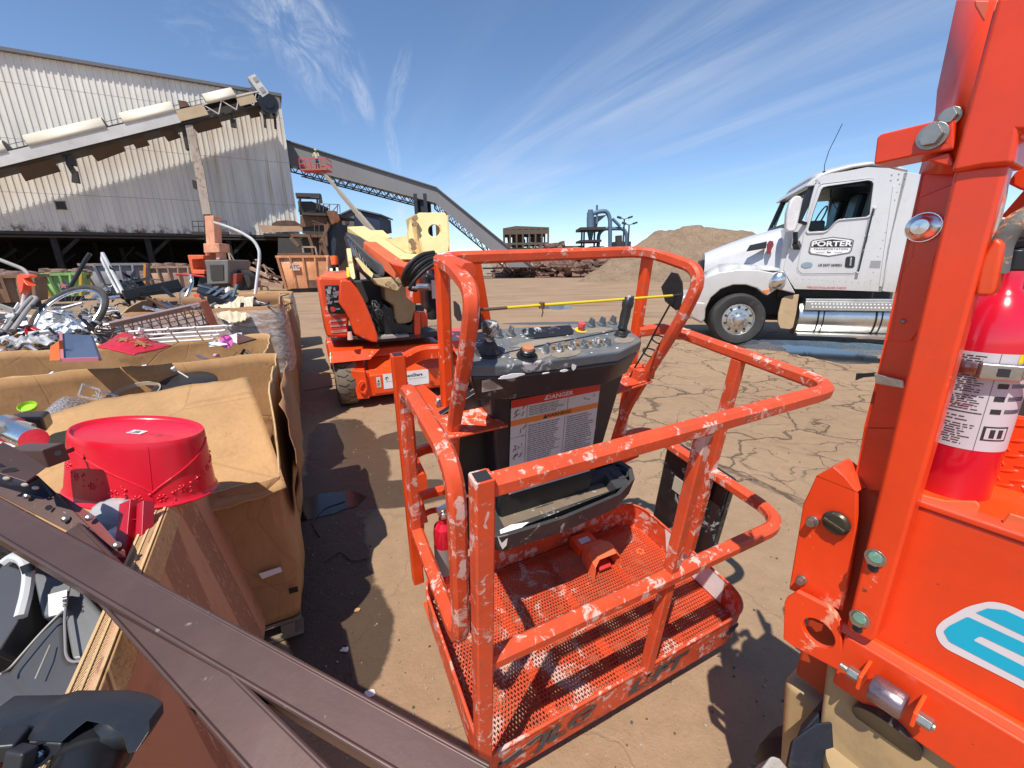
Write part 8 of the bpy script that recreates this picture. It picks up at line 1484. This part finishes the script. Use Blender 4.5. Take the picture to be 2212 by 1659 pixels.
# blue board with pink rim
q = [pd(430, 650, 2.45, K2), pd(640, 660, 2.55, K2), pd(700, 830, 2.15, K2), pd(440, 838, 2.1, K2)]
mb = MB(); mb.prism(q, (0, .015, -.01)); mb.beam(q[0], q[3], .02, .012, (0, -1, 0), 1); mb.beam(q[3], q[2], .02, .012, (0, -1, 0), 1); J(mb, 'blue_board', [flat('slate_blue_board', (.07, .10, .17), .4), flat('pink_plastic_rim', (.55, .18, .2), .4)], 'slate blue board with a pink plastic rim beside the dark red bag', 'board')
mb = MB(); mb.prism([pd(x, y, 2.2, K2) for x, y in ((355, 740), (415, 700), (425, 835), (350, 840))], (0, .02, 0)); J(mb, 'orange_folder', flat('orange_card', (.75, .15, .03), .5), 'orange card edge left of the slate blue board', 'folder')
mb = MB(); P0_ = [pd(1470, 715, 2.75, K2), pd(1672, 645, 2.95, K2), pd(1674, 720, 2.85, K2), pd(1480, 742, 2.7, K2)]; mb.prism(P0_, (.0, .06, -.005)); o_c = (P0_[1]+P0_[2])/2-V((.10, .02, .0)); mb.lathe([(.001, 0), (.045, 0), (.045, .003), (.001, .003)], (P0_[0]+P0_[1]+P0_[2]+P0_[3])/4+V((.03, -.012, .0)), (0, -1, .2), 20, 1); J(mb, 'pink_white_box', [m_wht, flat('magenta_print', (.75, .12, .45), .4)], 'white box with a pink printed rose at the right of the second carton', 'box')
mb = MB(); mb.prism([pd(x, y, 2.85, K2) for x, y in ((1676, 645), (1805, 685), (1676, 722))], (0, .02, -.01)); J(mb, 'brown_triangle_panel', m_lat, 'dark brown triangular panel next to the pink printed box', 'panel')
# glassware, pan and lid in the nearest carton (zoom K2)
mb = MB(); q = [pd(270, 1235, 2.0, K2), pd(445, 1095, 2.3, K2), pd(650, 1130, 2.35, K2), pd(520, 1220, 2.1, K2)]; mb.grid(lambda u, v: q[0].lerp(q[1], u).lerp(q[3].lerp(q[2], u), v)+V((0, 0, .045*math.sin(3.14*u)*math.sin(3.14*v))), 14, 14); J(mb, 'cut_glass_bowl', m_clr2, 'upturned cut glass bowl behind the folded flap', 'bowl', solid=.006)
mb = MB(); q = [pd(555, 1090, 2.3, K2), pd(585, 1005, 2.35, K2), pd(835, 1095, 2.3, K2), pd(760, 1130, 2.25, K2)]
for i in range(4): mb.beam(q[i], q[(i+1) % 4], .008, .008)
c = (q[0]+q[2])/2; 
for k in range(8): t = k*math.pi/4; mb.beam(c, c+(q[1]-q[0])*.45*math.cos(t)+(q[3]-q[0])*.2*math.sin(t), .006, .006)
J(mb, 'glass_ornament', m_clear, 'clear square ornament with a snowflake, behind the cut glass bowl', 'ornament')
mb = MB(); c = pd(945, 1095, 2.38, K2); mb.lathe([(.13, 0), (.135, .02), (.128, .02), (.124, .0)], c, (0, -.3, 1), 36, cap=False); J(mb, 'round_tin', paint('tan_tin', (.42, .33, .24), .4), 'round tan tin rim showing behind the folded flap', 'tin')
mb = MB(); c = pd(1310, 1012, 2.5, K2); mb.lathe([(.001, .02), (.10, .015), (.16, .0), (.165, -.004), (.15, -.02)], c, (.1, -.3, 1), 36, cap=False); J(mb, 'dark_pan_lid', m_dkplast, 'dark blue grey pan lid behind the right half of the flap', 'lid')
mb = MB(); mb.lathe([(.009, 0), (.012, .014), (.011, .022), (.001, .022)], pd(1240, 910, 2.4, K2), (-.2, -.5, 1), 14); mb.tube([pd(1240, 905, 2.4, K2), pd(1330, 960, 2.42, K2)], .0035, 6); J(mb, 'white_hook', m_wht, 'small white plastic hook on the carton wall above the pan lid', 'hook')
mb = MB(); c = pd(205, 1180, 2.15, K2); mb.lathe([(.03, 0), (.037, .02), (.034, .022), (.027, .006)], c, (.3, -.5, 1), 24); J(mb, 'green_bowl', flat('lime_plastic', (.35, .6, .03), .35), 'lime green bowl at the left behind the cut glass', 'bowl')
mb = MB(); mb.hexa([pd(0, 1240, 1.5, K2), pd(150, 1200, 1.65, K2), pd(350, 1190, 1.7, K2), pd(300, 1240, 1.6, K2)], [p+V((0, 0, -.06)) for p in (pd(0, 1240, 1.5, K2), pd(150, 1200, 1.65, K2), pd(350, 1190, 1.7, K2), pd(300, 1240, 1.6, K2))]); J(mb, 'black_tray', m_blk, 'black tray in front of the lime green bowl', 'tray', bevel=.01)
mb = MB(); a = pd(80, 1330, 1.35, K2); b_ = pd(240, 1400, 1.3, K2); mb.cyl(a, b_, .035, n=20); mb.cyl(a-(b_-a)*.3, a, .042, .042, 20); J(mb, 'silver_cylinder', m_chrome, 'silver cylinder lying left of the flap above the brown bracket', 'cylinder')
mb = MB(); mb.tube(fillet([pd(0, 1330, 1.3, K2), pd(60, 1280, 1.35, K2), pd(160, 1290, 1.35, K2), pd(230, 1310, 1.35, K2)], .05), .012, 8); J(mb, 'white_cable', m_hosegrey, 'thick pale cable over the silver cylinder', 'cable')
# a carton holding more scrap under the near pile
gaylord('front left carton under the brown beams, mostly hidden', -1.35, -.25, .78, 1.9, .80, m_card3, 15, .04, z0=.13)
# ------------------------------------------------------------------ near pile at the bottom left
K15 = zm(0, 1550, 500, 1508)
# tilted carton panel with tape
T1, T2, B1 = uz(354, 1094, 1.0), uz(186, 1540, .98), uz(577, 1385, .16)
pn_ = (T2-T1).cross(B1-T1).normalized()
def cpl(x, y): return upl(x, y, T1, pn_)
outl = [cpl(*q) for q in (K13(1175, 975), K13(1290, 945), K13(1480, 835), K13(1590, 1000), K13(1885, 1490), K18(1890, 470), K18(1868, 740), K18(1840, 900))]
ext = [B1+(T2-T1)*.9+V((0, 0, -.1)), T2+(T2-T1)*.45]; P = outl+ext+[cpl(186, 1540), cpl(*K13(1010, 1395))]
pc = thing('carton_panel', 'large taped brown carton panel leaning under the red tub, corrugated edge up', 'carton panel', Fr(B1, 0)); PF = Fr(B1, 0)
mb = MB(); off = pn_*(-.012 if pn_.dot(CAM-T1) > 0 else .012); mb.prism([PF.l(p) for p in P], off); 
mb.build('sheet', m_tape, pc)
m_flute, _t, _b = _new('corrugated_flutes'); _n = NT(_t); _w = _n.t.nodes.new('ShaderNodeTexWave'); _w.inputs['Scale'].default_value = 70; _w.inputs['Distortion'].default_value = 3; _w.inputs['Detail'].default_value = 3; _n.lk(_n.c, _w.inputs[0]); _n.lk(_n.mix(_n.sm(_w.outputs['Fac'], .35, .6), (.12, .06, .03), (.62, .40, .20)), _b.inputs['Base Color']); _b.inputs['Roughness'].default_value = .9
e_ = (T2+(T2-T1)*.45); top0 = cpl(*K13(1175, 975)); dirn = (e_-top0).normalized(); inn = off.normalized(); nrm_ = dirn.cross(inn).normalized()
mb = MB(); mb.beam(PF.l(top0+inn*.018), PF.l(e_+inn*.018), .002, .030, off); mb2 = MB()
wv = []; L_ = (e_-top0).length; 
for k, (o1, o2, mi) in enumerate(((.000, .006, 0), (.006, .022, 1), (.022, .027, 0), (.027, .040, 1), (.040, .046, 0))):
    a, b_ = top0+inn*o1, e_+inn*o1; c, d = e_+inn*o2, top0+inn*o2; up4 = V((0, 0, .004)); mb2.hexa([PF.l(p-V((0, 0, .35))) for p in (a, b_, c, d)], [PF.l(p+up4*(1 if mi == 0 else .2)) for p in (a, b_, c, d)], mi)
mb2.build('corrugated_edge', [m_cedge, m_flute], pc)
mb = MB(); o1 = -inn*.002; dz_ = V((0, 0, -.045))-inn*.022; P = [PF.l(p) for p in (top0+o1, e_+o1, e_+o1+dz_, top0+o1+dz_)]; mb.prism(P, -inn*.004); mb.build('lit_folded_edge', m_card2, pc, bevel=.003)  # folded strip in paler card, standing in for the sunlit top band
# red tub, upside down
td = 1.32; tc_ = ud(300, 926, td); TZ = V((.13, .055, 1)).normalized()
l_, r_t = ud(170, 935, td), ud(455, 925, td); ra_ = (r_t-l_).length/2*.88; 
TX_ = V((.94, .34, 0)); TX_ = (r_t-l_); TX_ = (TX_-TZ*TX_.dot(TZ)).normalized()
TF = Fr(tc_, R=Matrix((TX_, TZ.cross(TX_), TZ)).transposed()); tub = thing('plastic_tub', 'bright red oval tub with raised flowers, upside down on the carton panel', 'tub', TF)
sy_ = .70; Ht = .20; R0, R1 = ra_, ra_*1.15
def tubp(t, h, l=0.): r = R0+(R1-R0)*(h/Ht)**1.1+l; return V((r*math.cos(t), r*sy_*math.sin(t), -h))
mb = MB(); pr = [(.001, .002-.012), (R0*.90, -.012), (R0*.935, -.010), (R0*.955, .0), (R0*.985, .001), (R0, -.005)]
n = 72; vs = []
for r, h in pr: vs.append([V((r*math.cos(2*math.pi*i/n), r*sy_*math.sin(2*math.pi*i/n), h)) for i in range(n)])
for j in range(1, 13): vs.append([tubp(2*math.pi*i/n, .005+(Ht-.013)*j/12) for i in range(n)])
for l, h in ((.004, Ht-.006), (.006, Ht-.002), (.003, Ht+.002), (-.003, Ht)): vs.append([tubp(2*math.pi*i/n, h, l) for i in range(n)])
vs.append([tubp(2*math.pi*i/n, .02, -.004) for i in range(n)])
k = len(vs); mb.add([p for r in vs for p in r], [(j*n+i, j*n+(i+1) % n, (j+1)*n+(i+1) % n, (j+1)*n+i) for j in range(k-1) for i in range(n)]); mb.build('body', m_tub, tub, ang=60)
_cl = TF.l(CAM); seam = math.atan2(_cl.y/sy_, _cl.x)+.10
mb = MB()
for s in (-1, 1):
    pts = []
    for i in range(17): u = i/16; t = seam+s*(u*1.25); h = .15-.125*u**.8+0*u; pts.append(tubp(t, h, .0012))
    mb.tube(pts, .0026, 6); mb.build('raised_swag', m_tub, tub, ang=60); mb = MB()
for i in range(1): mb.tube([tubp(seam+2.6*i, .01, .0002), tubp(seam+2.6*i, Ht-.01, .0002)], .0008, 5)
mb.build('seam_line', m_tub, tub, ang=60)
mb = MB(); rg = random.Random(2)
def flower(t, h, s):
    for k_ in range(6): a = k_*math.pi/3; c = tubp(t+s*.75*math.cos(a)/R0, h+s*.75*math.sin(a), -.0022); mb.ell(c, (.0042, .0042, .0040), 8, 5)
    c = tubp(t, h, .001); tx = (tubp(t+.02, h)-tubp(t-.02, h)).normalized(); mb.tube([c+tx*.006*math.cos(a)+V((0, 0, .006*math.sin(a))) for a in [q*math.pi/5 for q in range(10)]], .0018, 5, closed=True)
for i in range(-5, 6):
    t = seam+i*.30+.12; h = .178-.052*abs(i*.30+.12)/1.4*1.6; flower(t, h, .013)
    for _ in range(4): mb.ell(tubp(t+rg.uniform(.07, .2), h+rg.uniform(-.022, .022), -.0018), (.0036, .0036, .0032), 7, 5)
    mb.ell(tubp(t+.15, h-.012, -.0015), (.006, .006, .0045), 8, 5)
mb.build('raised_flowers', m_tub, tub, ang=60); 
mb = MB(); a = TF.l(ud(290, 936, td)); a = V((-.022, -.022, -.009)); mb.prism([a+V(p) for p in ((0, 0, 0), (.044, .0, 0), (.044, .030, 0), (0, .030, 0))], (0, 0, .0008)); lbx = V((a.x+.022, a.y+.015, a.z+.001)); text(mb, '15', lbx, (1, 0, 0), (0, 1, 0), .012, 1, .0008, bold=.03); fine(mb, (a.x+.003, a.y+.003, a.z+.001), (1, 0, 0), (0, 1, 0), .038, .006, 2, 1, .0008); text(mb, '18', (a.x+.092, a.y+.010, a.z-.0002), (1, 0, 0), (0, 1, 0), .015, 2, .0006, bold=.01); fine(mb, (a.x+.06, a.y+.007, a.z-.0002), (1, 0, 0), (0, 1, 0), .024, .006, 1, 2, .0006); fine(mb, (a.x+.107, a.y+.007, a.z-.0002), (1, 0, 0), (0, 1, 0), .028, .006, 1, 2, .0006)
mb.build('price_label', [m_lab, m_ink, flat('dark_red_stamp', (.35, .02, .03), .4)], tub, smooth=False)
# red stand below the tub
mb = MB()
for x, w in ((282, 26), (315, 16)): mb.beam(ud(x, 1085, 1.16), ud(x-18+(0 if x < 300 else 10), 1275, 1.06), .001*w*1.45, .03, (0, 1, 0))
for y in (1122, 1160): mb.beam(ud(266, y, 1.13), ud(300, y, 1.13), .003, .003)
J(mb, 'red_stand', paint('red_lacquer', (.45, .006, .02), .3, dirt=.1), 'dark red metal stand under the red oval tub', 'stand', bevel=.003)
# grey-white moulded helmet-like shells behind the beams
mb = MB(); mb.ell(ud(262, 1115, 1.22), (.075, .06, .05), 20, 10, 0, Matrix.Rotation(.4, 3, 'Y')); J(mb, 'grey_shell', paint('pale_grey_shell', (.42, .42, .43), .3, sc=8, dirt=.2), 'pale grey rounded shell just below the left of the tub', 'shell')
mb = MB(); mb.ell(ud(275, 1190, 1.16), (.05, .05, .075), 16, 8, 0, Matrix.Rotation(-.5, 3, 'Y'), .06); J(mb, 'clear_packaging', m_film, 'crinkled clear packaging beside the red stand', 'packaging')
# long bronze channels (x, y, distance)
def channel(name, label, a, b, w, dep, up, mat=m_bronze, holes=(), lipw=.012):
    a, b = V(a), V(b); d = (b-a).normalized(); s, u = frame(d, up); e = .004
    pr = [(-w/2, -dep), (-w/2, -.003), (-w/2+.003, 0), (-w*.41, 0), (-w*.38, -.003), (w*.38, -.003), (w*.41, 0), (w/2-.003, 0), (w/2, -.003), (w/2, -dep), (w/2-lipw, -dep), (w/2-lipw, -dep+.002), (w/2-.002, -dep+.002), (w/2-.002, -.006), (-w/2+.002, -.006), (-w/2+.002, -dep+.002), (-w/2+lipw, -dep+.002), (-w/2+lipw, -dep)]
    mb = MB(); mb.sweep([a, a.lerp(b, .5), b], pr, up=up); return J(mb, name, mat, label, 'beam', bevel=.0012, ang=30), s, u, d
a1, b1_ = ud(-120, 1048, 1.02), ud(1040, 1705, .60)
dB = (b1_-a1).normalized(); toc = (CAM-(a1+b1_)/2).normalized(); upB = (toc+V((0, 0, .8))).normalized(); upB = (upB-dB*upB.dot(dB)).normalized()
channel('bronze_beam', 'long bronze metal channel crossing the whole bottom left corner, uppermost', a1, b1_, .066, .04, upB)
a2, b2_ = ud(135, 1150, .98), ud(715, 1760, .56); dB2 = (b2_-a2).normalized()
channel('bronze_beam', 'second bronze channel, running steeper beneath the uppermost one', a2, b2_, .066, .035, (upB+V((-.25, 0, .0))).normalized())
# hinged plate with bolts above the big beam
def PL(name, label, pts, thick, mat=m_bronze, Z=K15): mb = MB(); P = [ud(*Z(x, y), d) for x, y, d in pts]; n = (P[1]-P[0]).cross(P[2]-P[0]).normalized(); n = n if n.dot(CAM-P[0]) < 0 else -n; mb.prism(P, n*thick); return J(mb, name, mat, label, 'bracket', bevel=.0008), P
o, P = PL('bolted_plate', 'bronze plate with bolts and holes lying along the big beam', [(-40, 425, 1.06), (130, 450, 1.06), (540, 600, 1.04), (600, 560, 1.05), (1190, 1160, .99), (1140, 1170, .98), (-40, 560, 1.03)], .003)
m_bb = paint('zinc_bolt_head', (.5, .46, .43), .3, metal=.9, sc=60, dirt=.3)
for x, y, d in ((295, 585, 1.03), (695, 830, 1.01), (945, 815, 1.01), (1240, 1110, .98)):
    c = ud(*K15(x, y), d); mb = MB(); mb.lathe([(.0085, .001), (.008, .005), (.005, .008), (.0003, .009)], c, (CAM-c).normalized()+V((0, 0, .6)), 14, cap=False); c2 = mb.build('bolt_head', m_bb, o, origin=None); c2.matrix_parent_inverse = Matrix.Translation(-o.location); 
for x, y, d in ((518, 708, 1.02), (860, 912, 1.0)):
    c = ud(*K15(x, y), d-.002); mb = MB(); mb.cyl(c, c+(CAM-c).normalized()*.0008, .0065, n=14); c2 = mb.build('hole', m_ink, o); c2.matrix_parent_inverse = Matrix.Translation(-o.location)
PL('red_edge_strip', 'dark reddish metal strip beside the bolted plate', [(590, 545, 1.06), (640, 560, 1.06), (1000, 790, 1.03), (1330, 1170, .98), (1190, 1155, .985)], .02, paint('reddish_brown_enamel', (.20, .05, .045), .3, dirt=.15))
o, P = PL('slotted_plate', 'wide bronze plate with dark slots at the left edge', [(-40, 60, .98), (30, 10, 1.0), (190, 90, 1.0), (490, 275, .98), (280, 432, .94), (-40, 330, .93)], .003)
for x, y, rx in ((100, 315, .012), (-5, 262, .006)):
    c = ud(*K15(x, y), .942); n = (CAM-c).normalized(); s, u = frame(n, (0, 0, 1)); mb = MB(); mb.prism([c+s*rx*math.cos(t)+u*.006*math.sin(t)+s*.3*.006*math.sin(t) for t in [i*math.pi/8 for i in range(16)]], n*.0008); c2 = mb.build('slot', m_ink, o); c2.matrix_parent_inverse = Matrix.Translation(-o.location)
PL('navy_backing', 'dark blue metal web with pale slots under the wide bronze plate', [(-40, 330, 1.0), (280, 440, 1.0), (400, 370, 1.04), (600, 550, 1.05), (520, 595, 1.04), (-40, 430, 1.0)], .01, paint('dark_blue_web', (.018, .022, .045), .35))
mb = MB()
for x, y in ((68, 398), (262, 466), (375, 498)): c = ud(*K15(x, y), .995); mb.ell(c, (.009, .003, .005), 10, 5)
J(mb, 'pale_plugs', flat('beige_plug', (.42, .36, .31), .6), 'three beige plugs set in the dark blue web', 'plug')['kind'] = 'stuff'
mb = MB(); A_, B2_ = ud(*K15(200, 150), 1.12), ud(*K15(600, 150), 1.10); mb.beam(A_, B2_, .05, .05, (0, 0, 1)); o = J(mb, 'square_tube', m_bronze, 'short brown square tube pointing at the red tub from the left', 'tube', bevel=.003)
c = ud(*K15(614, 130), 1.075); mb = MB(); n = (CAM-c).normalized(); mb.cyl(c, c+n*.001, .0065, n=14); c2 = mb.build('hole', m_ink, o); c2.matrix_parent_inverse = Matrix.Translation(-o.location)
mb = MB(); mb.beam(ud(*K15(670, 130), 1.15), ud(*K15(780, 85), 1.18), .004, .012); J(mb, 'thin_strip', m_bronze, 'thin bright metal strip between square tube and red tub', 'strip')
# grey moulded bins under the beams
def shell(name, label, pts, mat, dep=.12, bv=.01): mb = MB(); P = [ud(*K18(x, y), d) for x, y, d in pts]; mb.prism(P, V((-.02, .05, -dep))); return J(mb, name, mat, label, 'plastic bin', bevel=bv, seg=3)
m_gm = paint('grey_moulded_plastic', (.075, .075, .078), .22, sc=6, dirt=.12, bump=.05); m_gm2 = paint('pale_grey_moulded_plastic', (.17, .175, .18), .3, sc=6, dirt=.12, bump=.05)
shell('grey_bin', 'grey plastic bin with a white sticker under the big beam', [(215, 255, 1.0), (500, 330, .98), (560, 380, .97), (800, 640, .93), (740, 890, .88), (490, 910, .87), (450, 560, .92), (290, 600, .92)], m_gm2, .1)
shell('grey_bin', 'dark glossy grey bin at the left picture edge', [(-60, 330, .98), (20, 210, 1.0), (150, 250, .99), (190, 400, .96), (130, 620, .90), (0, 830, .86), (-60, 860, .85)], m_gm, .1, .02)
shell('grey_bin', 'dark moulded bin with sharp pale ridges in the lower left', [(-60, 1000, .82), (60, 965, .84), (250, 730, .88), (440, 555, .92), (460, 860, .86), (500, 910, .85), (740, 890, .86), (600, 1220, .80), (200, 1260, .78), (-60, 1240, .78)], m_gm, .1)
for nm, lab, pts, r, m_ in (('pale_ridge', 'pale moulded ridge line running down the dark bin', [(0, 995, .81), (60, 965, .83), (290, 700, .875), (445, 545, .905)], .0022, m_hosegrey), ('pale_ridge', 'pale moulded ridge line bending along the bin floor', [(500, 335, .955), (455, 560, .90), (465, 860, .85), (500, 912, .84), (755, 880, .85)], .0026, m_gal), ('pale_ridge', 'short pale ridge at the bottom of the dark bin', [(355, 790, .86), (250, 1030, .81)], .0018, m_hosegrey), ('white_hose', 'thick white hose curving over the grey bins', [(25, 215, .95), (90, 165, .96), (165, 180, .95), (205, 270, .94), (190, 420, .92), (145, 590, .89)], .011, flat('off_white_hose', (.52, .52, .52), .4))):
    mb = MB(); mb.tube(fillet([ud(*K18(x, y), d) for x, y, d in pts], .03, 5), r, 8); J(mb, nm, m_, lab, 'ridge' if 'ridge' in nm else 'hose')
mb = MB(); P = [ud(*K18(x, y), d) for x, y, d in ((340, 435, .935), (475, 400, .93), (470, 560, .905), (345, 590, .905))]; mb.prism(P, V((0, 0, .001))); x_ = (P[1]-P[0]).normalized(); y_ = (P[0]-P[3]).normalized(); c = (P[0]+P[1]+P[2]+P[3])/4; nn_ = x_.cross(y_); text(mb, '18.8', c+nn_*.002-y_*.0+x_*.02, -y_, x_, .012, 1, .0, bold=.02); o = J(mb, 'bin_sticker', [m_lab, m_ink], 'white sticker on the grey plastic bin, printed 18.8', 'sticker', smooth=False)
mb = MB(); mb.cyl(ud(*K18(195, 215), .93), ud(*K18(215, 270), .93), .012, n=12); J(mb, 'black_clip', m_blk, 'black clip tying the white hose', 'clip')
mb = MB(); mb.prism([ud(*K18(x, y), .79) for x, y in ((205, 1240), (290, 1215), (280, 1290), (210, 1290))], V((0, .01, -.01))); J(mb, 'yellow_label', flat('pale_yellow_tag', (.55, .5, .25), .6), 'small pale yellow tag above the black swivel arm', 'tag')
mb = MB(); P = [ud(*K18(x, y), 1.04) for x, y in ((-200, -60), (700, 100), (900, 400), (900, 1500), (-200, 1500))]; mb.prism(P, V((-.02, .08, -.3))); J(mb, 'dark_liner', m_dkfilm, 'black film liner behind the grey bins', 'liner', bevel=.01)
# black swivel arm with its round barrel
mb = MB(); top = [ud(*K18(x, y), d) for x, y, d in ((-60, 1390, .585), (100, 1420, .585), (190, 1465, .58), (430, 1480, .575), (520, 1400, .58), (610, 1330, .585), (760, 1360, .58), (870, 1440, .57), (900, 1560, .56), (960, 1550, .56), (1055, 1400, .575), (1050, 1320, .585), (960, 1260, .60), (800, 1225, .61), (420, 1225, .615), (300, 1260, .61), (-60, 1265, .615))]
mb.prism(top, V((-.01, .035, -.012))); mb.ell(ud(*K18(880, 1340), .625), (.043, .036, .034), 20, 12); sw = J(mb, 'swivel_arm', paint('satin_black_plastic', (.020, .022, .026), .32, sc=10, dirt=.15, scuff=(.2, .2, .2), amt=.03), 'satin black plastic swivel arm at the bottom left corner', 'swivel arm', bevel=.010, seg=4)
def sub(mb, name, mat, **k): c2 = mb.build(name, mat, sw, **k); c2.matrix_parent_inverse = Matrix.Translation(-sw.location); return c2
a, b_ = ud(*K18(730, 1450), .625), ud(*K18(560, 1800), .57); mb = MB(); dd = (b_-a).normalized(); mb.lathe([(.036, -.03), (.044, -.02), (.046, .0), (.046, .03), (.042, .032), (.042, .12), (.038, .16)], a, dd, 40); sub(mb, 'barrel', m_blk, ang=40)
c = ud(*K18(275, 1560), .575); mb = MB(); mb.prism([ud(*K18(x, y), .58) for x, y in ((180, 1470), (430, 1485), (425, 1620), (185, 1600))], V((0, .03, -.01))); sub(mb, 'boss', m_dkplast, bevel=.004); mb = MB(); n = (CAM-c).normalized(); mb.lathe([(.016, .0), (.016, .004), (.011, .004), (.010, -.006), (.0005, -.006)], c, n, 20, cap=False); sub(mb, 'screw_well', m_blk); mb = MB(); mb.ell(c+n*.0, (.006, .006, .004), 8, 5); sub(mb, 'screw', m_chrome)
mb = MB(); mb.beam(ud(*K18(-60, 1500), .57), ud(*K18(170, 1480), .58), .03, .03); mb.beam(ud(*K18(60, 1700), .55), ud(*K18(200, 1620), .57), .03, .05); sub(mb, 'lower_fork', m_dkplast, bevel=.004)
# support so the near scrap does not hang in the air: contents of the hidden front left carton
gaylord('front left carton at the very bottom edge holding grey bins', -1.55, -.45, -.02, .70, .62, m_card3, 16, .03) if False else None
# ------------------------------------------------------------------ loose gravel and litter on the near ground
rg = random.Random(77); mb = MB()
for i in range(2000):
    y = 1.0+rg.random()**1.7*9; x = rg.uniform(-1.1-y*.15, 1.2+y*1.0)
    s = rg.uniform(.0025, .007)*(1+.35*(y > 3)*rg.random()); mb.ell((x, y, s*.4), (s, s*rg.uniform(.6, 1), s*.7), 5, 3, rg.randrange(3), Matrix.Rotation(rg.uniform(0, 6), 3, 'Z'), .2, rg)
o = mb.build('gravel', [flat('grey_pebble', (.30, .25, .2), .9), flat('dark_pebble', (.09, .07, .055), .9), flat('pale_pebble', (.36, .30, .23), .9)], smooth=False); tag(o, 'loose pebbles and grit scattered over the dusty near yard', 'gravel', None, 'stuff')
P = (('rusty_wire', 'rusty wire lying in the wet shade beside the nearest carton', [(700, 1215), (735, 1190), (760, 1215), (800, 1205)]), ('black_strap', 'thin black strap curled in the shade by the puddle', [(690, 1160), (672, 1130), (700, 1100), (745, 1085)]), ('thin_stick', 'thin dark stick on the ground left of the boom lift wheel', [(655, 845), (700, 838), (742, 830)]))
for nm, lab, pts in P: mb = MB(); mb.tube(fillet([uz(x, y)+V((0, 0, .006)) for x, y in pts], .05, 4), .004, 6); solo(mb, nm, m_rust if 'rust' in nm else m_blk, lab, 'litter')
rg = random.Random(9)
for i, (x, y, s, m_, lab) in enumerate(((800, 1500, .02, m_wht, 'pale paper scrap beside the front corner of the platform'), (772, 1320, .015, m_card2, 'small cardboard scrap on the ground right of the nearest carton'), (745, 1405, .018, m_wht, 'white fleck of litter in the gap between cartons and platform'), (1230, 700, .05, m_dkst, 'dark rag on the yard behind the control console'), (1480, 715, .09, m_dkst, 'flat dark rubber piece near the truck front'), (1110, 640, .12, m_rust, 'rusty sheet piece on the yard before the scrap heap'))):
    c = uz(x, y)+V((0, 0, .004)); mb = MB(); mb.prism([c+V((s*rg.uniform(.7, 1.6)*math.cos(t), s*rg.uniform(.5, 1)*math.sin(t), 0)) for t in [k*math.pi/4 for k in range(8)]], (0, 0, .004)); solo(mb, 'litter_scrap', m_, lab, 'litter')
